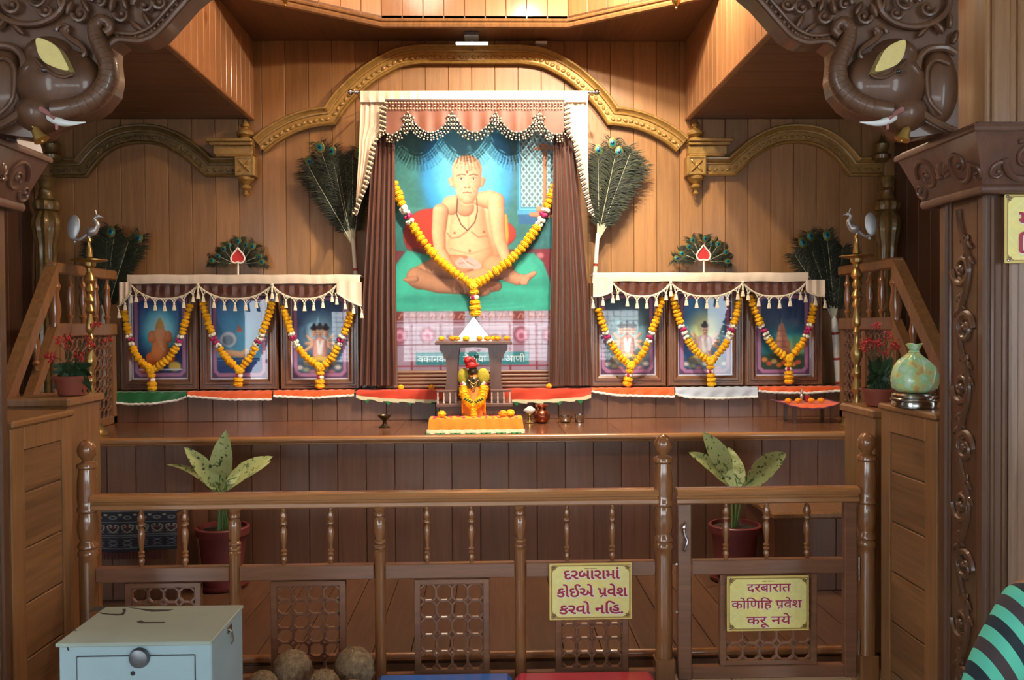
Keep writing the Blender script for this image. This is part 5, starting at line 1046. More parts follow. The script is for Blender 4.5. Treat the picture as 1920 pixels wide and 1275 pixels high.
def leaf(name, m, base, tip, w, parent, sag=.04, roll=0., prof=None, n=14, cup=.25, side=None):
    base, tip = Vector(base), Vector(tip); d = tip-base; L_ = d.length; d.normalize(); s = side or d.cross(V(0, -1, .25)).normalized(); nn = s.cross(d).normalized(); s = s*cos(roll)+nn*sin(roll); nn = s.cross(d).normalized(); rows = []
    for i in range(n+1):
        t = i/n; ww = w*(prof(t) if prof else (sin(PI*min(1, t**.8*.97+.03))**.75)); c_ = base+d*L_*t+V(0, 0, sag*sin(PI*t)); rows.append([c_+s*ww*v*.5+nn*(abs(v)*cup*ww*.5+.0025*sin(i*1.7+v*3)) for v in (-1, -.6, -.25, 0, .25, .6, 1)])
    b = MB(); b.grid(rows, nn*.0012); return b.build(name, m, parent, smooth=60)
def pot(t, p, h, rt, rb, m, z0):
    b = MB(); b.lathe([(rb*.9, z0), (rb, z0+.004), (rt*.93, z0+h*.86), (rt*1.06, z0+h*.865), (rt*1.08, z0+h*.985), (rt*1.04, z0+h), (rt*.96, z0+h), (rt*.94, z0+h*.9), (rt*.5, z0+h*.88)], (p.x, p.y, 0), 32); b.build('pot', m, t)
    b = MB(); b.lathe([(0.01, z0+h*.9), (rt*.93, z0+h*.895), (rt*.93, z0+h*.93), (.01, z0+h*.94)], (p.x, p.y, 0), 24); b.build('soil', M_soil, t)
for side, px, rimy, Y, lv in (('left', 417, 988, 5.62, [((414, 922), (345, 838), 25, .02), ((410, 917), (424, 806), 34, .0), ((418, 920), (512, 856), 26, .03), ((424, 905), (508, 864), 22, .02), ((411, 926), (312, 871), 9, .05), ((412, 924), (372, 894), 12, .01)]),
                              ('right', 1378, 984, 5.62, [((1372, 912), (1290, 848), 24, .03), ((1368, 888), (1318, 810), 30, .01), ((1383, 916), (1366, 838), 33, .0), ((1395, 914), (1474, 850), 36, .03)])):
    p = at(px, rimy, Y); h = p.z; t = thing('potted_plant', 'variegated dumb cane plant in a plum pot behind the %s' % ('left part of the railing' if side == 'left' else 'gate'), 'potted plant', (p.x, Y, 0), 'potted plants behind the railing'); 
    pot(t, p, h*.985, 46*PXL(Y), 34*PXL(Y), M_terra, .012); b = MB(); b.lathe([(.05, .002), (.15, .004), (.165, .03), (.15, .022), (.05, .012)], (p.x, p.y, 0), 28); b.build('saucer', M_terra, t)
    for i, (a, c_, w_, sg_) in enumerate(lv):
        A_, B_ = at(*a, Y-.03*i+.05), at(*c_, Y-.12+.08*i); r0 = V(p.x+(i-2)*.012, Y+.01*(i-2), h*.9); b = MB(); b.tube(spline([r0, (r0+A_)/2+V(0, 0, .02), A_, A_+(B_-A_)*.25], 5), [.007]*8+[.005]*8, 7); b.build('stem', M_stem, t)
        leaf('leaf', ml, A_, B_, 1.28*w_*PXL(Y), t, sg_, (i % 3-1)*.35)
for side, px0, px1, ytop, fl, lf_, Y in (('left', 40, 163, 747, (85, 200, 598, 690), (95, 175, 675, 745), 4.55), ('right', 1606, 1700, 768, (1612, 1682, 596, 684), (1622, 1676, 664, 738), 4.5)):
    x0, x1 = at(px0, 800, Y).x, at(px1, 800, Y).x; zt = at((px0+px1)/2, ytop, Y-.18).z; t = thing('plant_stand', 'tall plain teak stand for flowers behind the %s cabinet' % side, 'plant stand', ((x0+x1)/2, Y, 0), 'flower stands behind the cabinets')
    b = MB(); b.box((x0+.02, Y-.17, 0), (x1-.02, Y+.2, zt-.03), .004); b.build('body', M_cab, t); b = MB(); b.box((x0, Y-.19, zt-.045), (x1, Y+.22, zt), .01); b.build('top', M_cab, t)
    c0 = at((lf_[0]+lf_[1])/2, 740, Y); t = thing('flower_pot', 'red flowers on dark green stems in a pot on the %s stand' % side, 'flower pot', (c0.x, Y, zt), 'red flower pots'); ph = .10 if side == 'left' else .092
    pot(t, c0, ph, .09, .065, mat('terracotta', (140, 70, 52), .6, var=.1, vscale=10), zt+.001); ztt = zt+ph
    random.seed(31 if side == 'left' else 37)
    g = MB()
    for k in range(120):
        x_ = random.uniform(lf_[0], lf_[1]); y_ = random.uniform(lf_[2], lf_[3]-6); q = at(x_, y_, Y+random.uniform(-.06, .06)); base = V(c0.x+random.uniform(-.05, .05), Y+random.uniform(-.04, .04), ztt-.01); d = (q-base); m_ = base+d*.6+V(0, 0, .02); s_ = d.cross(V(0, 1, 0)).normalized()*.017; s_ = s_+V(0, random.uniform(-.008, .008), 0); g.add([m_-d*.2, m_+s_, q+V(0, 0, -.02*random.random()), m_-s_, m_+V(0, .001, 0)], [(0, 1, 2, 3)]); g.tube([base, m_-d*.15], .0015, 4)
    g.build('foliage', mat('dark_foliage', (44, 74, 44), .5, var=.35, vscale=30), t, smooth=0)
    for k in range(11):
        x_ = fl[0]+(fl[1]-fl[0])*(k+.5)/11+random.uniform(-5, 5); y_ = random.uniform(fl[2]+8, fl[3]-20); q = at(x_, y_, Y+random.uniform(-.08, .05)); base = V(c0.x+random.uniform(-.04, .04), Y+random.uniform(-.03, .03), ztt); b = MB(); b.tube(spline([base, (base+q)/2+V(0, 0, .03), q], 5), .0018, 5); st = b.build('flower_stem', MATS['dark_foliage'], t)
        b = MB()
        for j in range(12):
            v = V(random.uniform(-1, 1), random.uniform(-1, 1), random.uniform(-.9, 1)).normalized()*random.uniform(.006, .03); b.ball(q+v, (.008, .006, .005), 6, 4, Matrix.Rotation(random.random()*3, 3, 'Y'))
        b.build('blossom', mat('red_petals', (176, 34, 36), .5, var=.2, vscale=60), st)
# ------------------------------------------------------------------ vessel and bag on the right cabinet
c0 = at(1714, 752, 3.9); c0.z = 1.272; u = PXL(3.9); M_steel = mat('steel', (176, 178, 176), .18, 1.)
t = thing('steel_container', 'low round steel container with a lid on the right cabinet', 'container', c0, None)
b = MB(); b.lathe([(36*u, 0), (40*u, .002), (41*u, 10*u), (39.5*u, 13*u), (3*u, 13*u)], c0, 40); b.build('base', M_steel, t)
b = MB(); b.lathe([(42*u, 13*u), (43*u, 15*u), (43*u, 17*u), (40*u, 19*u), (41*u, 24*u), (38*u, 27*u), (20*u, 28*u), (2*u, 28*u)], c0, 40); b.build('lid', M_steel, t)
rb = np.random.RandomState(3); pr = [(6, 0), (30, 1), (40, 8), (43, 22), (42, 34), (36, 48), (26, 60), (14, 70), (8, 76), (7, 79), (11, 84), (15, 92), (9, 90)]
b = MB(); o = V(c0.x, c0.y, c0.z+28.5*u); n = 40; vs = []
for i, (r, z) in enumerate(pr):
    for k in range(n):
        a = 2*PI*k/n; cr = 1+.05*sin(3*a+i*.7)+.035*sin(7*a-i)+.03*rb.randn()*(1 if 0 < i < 9 else .4)+(.09*sin(11*a) if 5 <= i <= 9 else 0)+(.35*sin(4*a) if i > 10 else 0); vs.append(o+V(r*u*cr*cos(a), r*u*cr*sin(a)*.9, z*u*(1+(.015*sin(5*a) if i > 2 else 0))))
b.add(vs, [(i*n+k, i*n+(k+1) % n, (i+1)*n+(k+1) % n, (i+1)*n+k) for i in range(len(pr)-1) for k in range(n)]+[tuple(range(n))[::-1]])
mbag = mat('thin_green_plastic', (170, 214, 160), .28, 0, .6); nt = mbag.node_tree; p_ = nt.nodes['Principled BSDF']; nz = nt.nodes.new('ShaderNodeTexNoise'); nz.inputs['Scale'].default_value = 24; nz.inputs['Detail'].default_value = 2; rr_ = nt.nodes.new('ShaderNodeValToRGB'); cr_ = rr_.color_ramp
cr_.elements[0].position = .36; cr_.elements[0].color = (*s2l((206, 176, 112)), 1); cr_.elements[1].position = .46; cr_.elements[1].color = (*s2l((204, 214, 140)), 1)
for ps, cc in ((.54, (160, 214, 160)), (.66, (196, 226, 196))): e = cr_.elements.new(ps); e.color = (*s2l(cc), 1)
tc = nt.nodes.new('ShaderNodeTexCoord'); nt.links.new(tc.outputs['Object'], nz.inputs['Vector']); nt.links.new(nz.outputs['Fac'], rr_.inputs['Fac']); nt.links.new(rr_.outputs['Color'], p_.inputs['Base Color'])
t = thing('flower_bag', 'knotted pale green plastic bag of flowers on the steel container', 'bag', o, None); b.build('bag', mbag, t, smooth=50)
b = MB(); b.tube([o+V(8.5*u*cos(a), 8*u*sin(a), 77*u) for a in np.linspace(0, 2*PI, 16)[:-1]], 2.2*u, 6, True); b.build('knot', mbag, t)
# ------------------------------------------------------------------ side balustrades of the stairs
for side, px, py, sgn in (('right', 1685, 482, 1), ('left', 95, 491, -1)):
    c_ = at(px, py, 5.96); XB = c_.x; zt = c_.z; t = thing('stair_balustrade', 'turned teak stair balustrade with sloping handrail at the %s of the platform' % side, 'balustrade', (XB, 5.96, ZP), 'stair balustrades')
    e_ = onx(1757 if sgn > 0 else 40, 640 if sgn > 0 else 640, XB); sl = (zt-e_.z)/(5.96-e_.y); ye = 5.12; ze = zt-sl*(5.96-ye)
    b = MB(); b.box((XB-.035, 5.96, zt-.075), (XB+.035, 6.93, zt), .01); b.build('level_handrail', M_cab, t)
    b = MB(); b.prism([V(XB-.04, 5.98, zt), V(XB-.04, 5.98, zt-.13), V(XB-.04, ye, ze-.13), V(XB-.04, ye, ze)], (.08, 0, 0)); b.build('sloping_handrail', M_cab, t)
    b = MB(); dz = .42; b.prism([V(XB-.03, 5.98, zt-dz), V(XB-.03, 5.98, zt-dz-.12), V(XB-.03, ye, ze-dz-.12), V(XB-.03, ye, ze-dz)], (.06, 0, 0)); b.build('sloping_lower_rail', M_cab, t)
    b = MB(); b.box((XB-.03, 5.98, zt-.50), (XB+.03, 6.93, zt-.41), .006); b.build('lower_rail', M_cab, t)
    b = MB(); b.lathe([(.03, 0), (.03, .62), (.045, .66), (.03, .70), (.035, .8), (.045, .86), (.03, .98), (.045, 1.02), (.03, 1.06), (.03, zt-ZP-.06)], (XB, 6.0, ZP), 18); b.build('corner_post', M_post, t)
    BP = [(.015, 0), (.015, .03), (.028, .05), (.015, .07), (.018, .09), (.03, .16), (.018, .24), (.028, .27), (.015, .30), (.015, .345)]
    for y in (6.22, 6.42, 6.62, 6.82): b = MB(); b.lathe(BP, (XB, y, zt-.415), 12); b.build('baluster', M_post, t)
    for y in (5.75, 5.5, 5.25):
        zz = zt-sl*(5.96-y)-.13-.3; b = MB(); b.lathe([(r, z*.95) for r, z in BP], (XB, y, zz), 12); b.build('baluster', M_post, t)
    b = MB()
    for y0, y1 in ((6.04, 6.1), (6.46, 6.52), (6.87, 6.93)): b.box((XB-.02, y0, ZP+.002), (XB+.02, y1, zt-.5), .003)
    b.box((XB-.02, 6.04, ZP+.002), (XB+.02, 6.93, ZP+.06), .003); f = b.build('lattice_panel', M_cab, t)
    b = MB()
    for y0 in (6.1, 6.52):
        for i in range(5):
            for j in range(9):
                cy, cz = y0+.036+i*.072, ZP+.09+j*.077; b.tube([V(XB, cy+.036*cos(a), cz+.038*sin(a)) for a in (PI/4*np.arange(8))], .0075, 5, True)
    b.build('fretwork', M_jali, f)
# step landings below the stairs and the embroidered cloth on the left one
for side, pxa in (('right', 1452), ('left', 330)):
    a = at(pxa, 960, 5.35); zt = a.z; x1 = XR-.06 if side == 'right' else XL+.06; t = thing('step_landing', 'boarded wooden step landing at the foot of the %s stair' % side, 'step', ((a.x+x1)/2, 5.6, 0), 'step landings')
    b = MB(); lo, hi = sorted((a.x, x1)); planks(b, 'x', lo, hi, .194, a.x, (0, 5.36, 0.001), (0, 5.38, zt-.04), 0, 0); b.box((lo+.004, 5.376, 0.001), (hi-.004, 5.97, zt-.04)); b.build('body', M_plat, t)
    b = MB(); b.box((lo-.02, 5.33, zt-.045), (hi, 5.975, zt), .012); b.build('tread', M_cab, t)
c = Canvas(0, 0, 160, 92, 1.0); c.fill((44, 46, 56))
for yy, w_ in ((4, 3), (28, 1.2), (56, 2), (60, 1.2), (84, 2)): c.line([(0, yy), (160, yy)], w_, (120, 128, 132), .6)
for i in range(9):
    x_ = 9+i*18
    for s in (-1, 1): c.line([(x_, 50), (x_+s*6, 44), (x_+s*7, 36), (x_+s*3, 33), (x_+s*2, 38), (x_+s*4, 40)], 1.5, (178, 170, 146), .6)
    c.ell(x_, 40, 2, 3.4, (120, 40, 50)); c.line([(x_-6, 50), (x_+6, 50)], 1, (150, 146, 130), .6); c.ell(x_, 18, 5, 4, (140, 142, 132), .8); c.ell(x_, 18, 3, 2.2, (42, 40, 52), .8); c.ell(x_+9, 12, 2.4, 2.4, (170, 160, 130), .8)
    for k in range(2): q = 68+k*9; c.line([(x_-5, q-3), (x_+5, q+3)], 1.6, (120, 130, 140), .6); c.line([(x_-5, q+3), (x_+5, q-3)], 1.6, (120, 130, 140), .6)
c.speck(.15); a, d = at(182, 1000, 5.30), at(332, 1000, 5.30); z1_ = at(250, 957, 5.3).z+.006; z0_ = at(250, 1036, 5.3).z
lp = at(330, 960, 5.35).z
cl = thing('embroidered_cloth', 'dark embroidered cloth with pale paisley hanging over the left step landing', 'cloth', ((a.x+d.x)/2, 5.31, z0_)); ob = c.mesh('cloth', (a.x-.3, 5.31, z1_), (d.x, 5.31, z1_), (a.x-.3, 5.31, z0_), mat('embroidery', (255, 255, 255), .85, attr='paint'), cl)
me = ob.data
for v in me.vertices:      # hanging folds, back part lying on the tread
    tt = (z1_-(v.co.z+z0_))/(z1_-z0_); v.co.y += .010*sin(v.co.x*22)*tt-.004; v.co.z += (.05*max(0, (v.co.x+ (a.x+d.x)/2-d.x+.35))*tt*1.2)
b = MB(); b.box((a.x-.3, 5.30, lp+.002), (d.x-.01, 5.75, lp+.008), .002); b.build('upper_part', mat('dark_cloth', (40, 42, 54), .85, var=.3, vscale=60), cl)
b = MB(); 
for i in range(70):
    x_ = a.x-.3+(d.x-.09-a.x+.3)*i/69; b.tube([V(x_, 5.305, z0_+.002), V(x_+.004*sin(i*3), 5.303, z0_-.04)], .0035, 4)
b.build('fringe', mat('maroon_fringe', (86, 40, 46), .8), cl)
# ------------------------------------------------------------------ donation box
x0, x1 = at(109, 1210, 3.10).x, at(396, 1210, 3.10).x; zt = at(250, 1203, 3.10).z; yb = 3.49; t = thing('donation_box', 'chipped pale blue metal donation box with round lock in the lower left', 'box', ((x0+x1)/2, 3.3, -.12))
mb_ = mat('pale_blue_paint', (146, 172, 180), .42, 0, .2, .06, 5); b = MB(); b.box((x0, 3.105, -.12), (x1, yb, zt-.008), .004); b.build('body', mb_, t)
b = MB(); b.box((x0-.006, 3.09, zt-.014), (x1+.004, yb+.004, zt), .003); b.build('lid', mat('pale_grey_green_paint', (146, 160, 150), .45, 0, .2, .06, 6), t)
def fz(y): return at(250, y, 3.1).z
def fx(x): return at(x, 1230, 3.1).x
b = MB(); bx0, bx1, bz = fx(144), fx(364), fz(1231); b.box((bx0, 3.0995, -.06), (bx1, 3.106, bz), .002); b.build('door_panel', mb_, t)
b = MB(); g_ = .0018; b.box((bx0-g_, 3.1035, bz), (bx1+g_, 3.1046, bz+2*g_)); b.box((bx0-2*g_, 3.1035, -.06), (bx0, 3.1046, bz)); b.box((bx1, 3.1035, -.06), (bx1+2*g_, 3.1046, bz)); b.build('door_gap', mat('dark_rust', (44, 44, 42), .8), t)
b = MB(); b.lathe([(.036, 0), (.036, .006), (.031, .016), (.018, .02), (.002, .021)], (fx(262), 3.099, fz(1233)), 26, 'y', Matrix.Scale(-1, 3, (0, 1, 0))); b.box((fx(244), 3.085, fz(1236)), (fx(262), 3.095, fz(1229)), .002); b.build('lock_cover', mat('worn_steel', (112, 116, 120), .38, .8, 0, .2, 30), t)
b = MB(); b.lathe([(.008, 0), (.008, .003), (.002, .003)], (fx(249), 3.099, fz(1262)), 14, 'y', Matrix.Scale(-1, 3, (0, 1, 0))); b.build('keyhole', M_black, t)
hx = x1+.001; b = MB(); b.tube([V(hx, 3.30, fz(1218)), V(hx+.012, 3.30, fz(1222)), V(hx+.012, 3.32, fz(1245)), V(hx+.004, 3.32, fz(1252))], .004, 6); b.box((hx-.002, 3.28, fz(1226)), (hx+.003, 3.34, fz(1214)), .001); b.build('side_handle', M_steel, t)
def chip(pts, nm='paint_chip', mt=None):
    b = MB(); P = [onz(x, y, zt+.0002) for x, y in pts]; b.prism([V(p.x, p.y, zt-.0002) for p in P], (0, 0, .0008)); b.build(nm, mt or MATS['dark_rust'], t, smooth=0)
chip([(186, 1148), (206, 1151), (226, 1151), (231, 1147), (229, 1142), (236, 1141), (236, 1146), (232, 1153), (218, 1154), (190, 1151)]); chip([(236, 1138), (262, 1141), (290, 1143), (326, 1143), (312, 1146), (284, 1147), (262, 1143)])
chip([(256, 1166), (264, 1163), (270, 1166), (310, 1166), (308, 1168), (262, 1168.5)]); chip([(126, 1178), (134, 1180), (145, 1183), (138, 1183)]); chip([(178, 1137.6), (200, 1137.6), (186, 1146), (166, 1147)])
b = MB(); b.prism([V(fx(x), 3.1042, fz(y)) for x, y in ((119, 1210), (126, 1208), (129, 1219), (126, 1219), (124, 1213))], (0, .002, 0)); b.build('paint_chip', MATS['dark_rust'], t, smooth=0)
# ------------------------------------------------------------------ benches, coconuts, person
def bench(label, px0, px1, yt, Y0, Y1, m, ytr=None):
    a, d = at(px0, yt, Y0).x, at(px1, yt, Y0).x; z = at((px0+px1)/2, yt, Y0).z; t = thing('low_bench', label, 'bench', ((a+d)/2, Y0, -.12), 'low padded benches')
    b = MB(); b.box((a, Y0-.35, z-.085), (d, Y0, z), .022); b.build('cushion', m, t)
    b = MB(); b.box((a+.02, Y0-.33, z-.10), (d-.02, Y0-.02, z-.084), .003)
    for x in (a+.03, d-.06):
        for y in (Y0-.32, Y0-.06): b.box((x, y, -.12), (x+.03, y+.03, z-.1))
    b.build('frame', M_cab, t); return t, z
bench('low padded blue bench in front of the railing', 708, 960, 1261, 3.97, 0, mat('blue_vinyl', (14, 118, 226), .3, 0, .3))
bench('low padded red bench in front of the railing', 966, 1222, 1257, 3.97, 0, mat('red_vinyl', (206, 40, 72), .3, 0, .3))
_, zb = bench('low padded red bench under the coconuts', 440, 700, 1275, 4.0, 0, MATS['red_vinyl'])
M_coco = mat('coconut_husk', (136, 114, 86), .95, var=.45, vscale=45, bump=1., bscale=120)
random.seed(11); ZB = zb
for i, (px, py, Y, r) in enumerate(((548, 1252, 3.87, .086), (664, 1250, 3.88, .088), (607, 1272, 3.72, .072), (492, 1274, 3.74, .068), (662, 1280, 3.70, .055))):
    p = at(px, py, Y); q = V(p.x, Y, ZB+r*1.09); lift = 0
    if i in (0, 1): pass
    b = MB(); n, m = 28, 18; vs = []; b.ball((0, 0, 0), (r, r*.95, r*1.05), n, m)
    b.v = [tuple(Vector(v)*(1+random.uniform(-.035, .05))) for v in b.v]; pk_ = Vector((random.uniform(-.4, .4), -.3, 1)).normalized()
    for k in range(900):   # husk fibres
        v = V(random.gauss(0, 1), random.gauss(0, 1), random.gauss(0, 1)).normalized(); p1 = v*r; tdir = (pk_-v*pk_.dot(v)); tdir = tdir.normalized() if tdir.length > .01 else v.orthogonal(); e_ = p1+tdir*random.uniform(.01, .03)+v*random.uniform(.001, .008); s_ = v.cross(tdir)*.0013; b.add([p1-s_, p1+s_, e_], [(0, 1, 2)])
    b.v = [(v[0]+q.x, v[1]+q.y, v[2]+q.z) for v in b.v]
    nm = ['brown husked coconut, rear left of the pile on the bench', 'largest husked coconut, rear right on the bench near the thin post', 'husked coconut at the front middle of the pile', 'husked coconut at the far left of the pile', 'small husked coconut at the front right of the pile'][i]
    t = thing('coconut', nm, 'coconut', (q.x, q.y, ZB), 'husked coconuts on the red bench'); b.build('husk', M_coco, t, smooth=80)
    b = MB(); b.tube([q+pk_*r*.95, q+pk_*(r*1.12)], [.008, .002], 6); b.build('tuft', mat('pale_fibre', (168, 152, 120), .9), t)
# person seated on a stool, mostly outside the right edge
YPp = 2.42; sh = at(1912, 1098, YPp); X0 = sh.x+.19; zs_ = sh.z-.015; fl = -.12
st = thing('round_stool', 'low round wooden stool under the person at the right edge', 'stool', (X0, YPp+.02, fl)); b = MB(); b.lathe([(.15, .36), (.16, .365), (.16, .395), (.15, .4), (.01, .4)], (X0, YPp+.02, fl), 28); b.build('seat', M_cab, st)
for k in range(4): a = PI/4+k*PI/2; b = MB(); b.tube([(X0+.09*cos(a), YPp+.02+.09*sin(a), fl+.365), (X0+.14*cos(a), YPp+.02+.14*sin(a), fl)], .015, 8); b.build('leg', M_post, st)
hz = fl+.42
pe = thing('person', 'person in a mint, black and brown striped shawl seated with back turned', 'person', (X0, YPp, fl))
def skin(name, verts, edges, radii, m, parent, root=0, sub=2):
    me = bpy.data.meshes.new(name); o3 = wloc(parent); me.from_pydata([tuple(Vector(v)-o3) for v in verts], edges, []); me.materials.append(m); ob = bpy.data.objects.new(name, me); COL.objects.link(ob); ob.parent = parent
    md = ob.modifiers.new('skin', 'SKIN'); md.use_smooth_shade = True; lay = me.skin_vertices[0] if me.skin_vertices else None
    if lay is None:
        bpy.context.view_layer.objects.active = ob; lay = me.skin_vertices[0]
    for i, r in enumerate(radii): lay.data[i].radius = r if hasattr(r, '__len__') else (r, r); lay.data[i].use_root = (i == root)
    s = ob.modifiers.new('sub', 'SUBSURF'); s.levels = sub; s.render_levels = sub; return ob
M_skin = mat('skin', (140, 92, 66), .5, var=.05, vscale=20)
vb = [(X0, YPp, hz+.13), (X0, YPp+.02, hz+.22), (X0, YPp+.03, zs_-.03), (X0, YPp+.04, zs_+.05), (X0, YPp+.07, zs_+.13), (X0, YPp+.09, zs_+.24)]; ed = [(0, 1), (1, 2), (2, 3), (3, 4), (4, 5)]; rd = [(.14, .11), (.12, .09), (.13, .08), .05, (.075, .09), (.06, .08)]
for s in (-1, 1):
    i = len(vb); vb += [(X0+s*.17, YPp+.03, zs_-.03), (X0+s*.22, YPp+.05, zs_-.27), (X0+s*.15, YPp+.27, hz+.13), (X0+s*.14, YPp+.33, hz+.11)]; ed += [(2, i), (i, i+1), (i+1, i+2), (i+2, i+3)]; rd += [.06, .042, .028, (.038, .018)]
    for f, (dx, ln) in enumerate(((-.028, .07), (-.010, .08), (.009, .075), (.026, .06))): j = len(vb); vb += [(X0+s*.14+dx, YPp+.365, hz+.105), (X0+s*.14+dx*1.1, YPp+.365+ln*.5, hz+.10), (X0+s*.14+dx*1.1, YPp+.365+ln, hz+.085)]; ed += [(i+3, j), (j, j+1), (j+1, j+2)]; rd += [.010, .009, .007]
    j = len(vb); vb += [(X0+s*.14-s*.045, YPp+.34, hz+.10), (X0+s*.14-s*.055, YPp+.375, hz+.09)]; ed += [(i+3, j), (j, j+1)]; rd += [.011, .008]
    j = len(vb); vb += [(X0+s*.09, YPp+.05, hz+.04), (X0+s*.14, YPp+.44, hz+.03), (X0+s*.14, YPp+.42, fl+.09), (X0+s*.15, YPp+.45, fl+.04), (X0+s*.16, YPp+.57, fl+.03)]; ed += [(0, j), (j, j+1), (j+1, j+2), (j+2, j+3), (j+3, j+4)]; rd += [.09, .06, .036, .035, (.04, .02)]
skin('body', vb, ed, rd, M_skin, pe)
b = MB(); h = V(X0, YPp+.09, zs_+.19); b.ball(h, (.078, .098, .115), 24, 18); b.ball(h+V(0, .098, -.015), (.014, .022, .02), 10, 8)
for s in (-1, 1): b.ball(h+V(s*.08, .0, -.01), (.012, .022, .032), 10, 8); b.ball(h+V(s*.03, .085, .012), (.014, .01, .008), 10, 6)
b.tube(spline([h+V(-.025, .088, -.05), h+V(0, .097, -.053), h+V(.025, .088, -.05)], 4), .006, 6); b.build('head', M_skin, pe)
b = MB(); b.ball(h+V(0, -.018, .022), (.088, .098, .112), 24, 16); b.ball(h+V(0, -.105, -.03), (.045, .04, .045), 16, 12); b.build('hair', mat('black_hair', (24, 20, 20), .4, bump=.4, bscale=150), pe)
ms = bpy.data.materials.new('striped_cloth'); ms.use_nodes = True; nt = ms.node_tree; p_ = nt.nodes['Principled BSDF']; p_.inputs['Roughness'].default_value = .75
ge = nt.nodes.new('ShaderNodeTexCoord'); mp = nt.nodes.new('ShaderNodeMapping'); mp.inputs['Rotation'].default_value = (0, math.radians(-58), 0); wv = nt.nodes.new('ShaderNodeTexWave'); wv.wave_type = 'BANDS'; wv.bands_direction = 'Z'; wv.wave_profile = 'SAW'; wv.inputs['Scale'].default_value = 2.7; wv.inputs['Distortion'].default_value = .35; wv.inputs['Detail'].default_value = 1; wv.inputs['Detail Scale'].default_value = .6
rp_ = nt.nodes.new('ShaderNodeValToRGB'); rp_.color_ramp.interpolation = 'CONSTANT'; E_ = rp_.color_ramp.elements; E_[0].position = 0; E_[0].color = (*s2l((84, 186, 160)), 1); E_[1].position = .26; E_[1].color = (*s2l((16, 34, 44)), 1)
for ps, cc in ((.5, (84, 186, 160)), (.74, (58, 48, 52))): e = E_.new(ps); e.color = (*s2l(cc), 1)
nt.links.new(ge.outputs['Object'], mp.inputs[0]); nt.links.new(mp.outputs[0], wv.inputs[0]); nt.links.new(wv.outputs['Fac'], rp_.inputs[0]); nt.links.new(rp_.outputs[0], p_.inputs['Base Color'])
vb = [(X0, YPp+.0, hz+.15), (X0, YPp+.01, hz+.27), (X0, YPp+.025, zs_-.06), (X0, YPp+.035, zs_+.02)]; ed = [(0, 1), (1, 2), (2, 3)]; rd = [(.2, .17), (.165, .13), (.16, .11), (.075, .07)]
for s in (-1, 1): i = len(vb); vb += [(X0+s*.155, YPp+.02, zs_-.055), (X0+s*.215, YPp+.035, zs_-.19), (X0+s*.235, YPp+.07, zs_-.31), (X0+s*.19, YPp+.18, hz+.16)]; ed += [(2, i), (i, i+1), (i+1, i+2), (i+2, i+3)]; rd += [.085, .082, .085, .06]
skin('shawl', vb, ed, rd, ms, pe, 0, 3)
vb = [(X0, YPp+.0, hz+.12), (X0-.09, YPp+.05, hz+.085), (X0-.145, YPp+.42, hz+.035), (X0-.145, YPp+.42, fl+.12), (X0+.09, YPp+.05, hz+.085), (X0+.145, YPp+.42, hz+.035), (X0+.145, YPp+.42, fl+.12)]; skin('trousers', vb, [(0, 1), (1, 2), (2, 3), (0, 4), (4, 5), (5, 6)], [(.16, .12), .1, .075, .06, .1, .075, .06], mat('dark_trousers', (40, 40, 52), .8), pe)
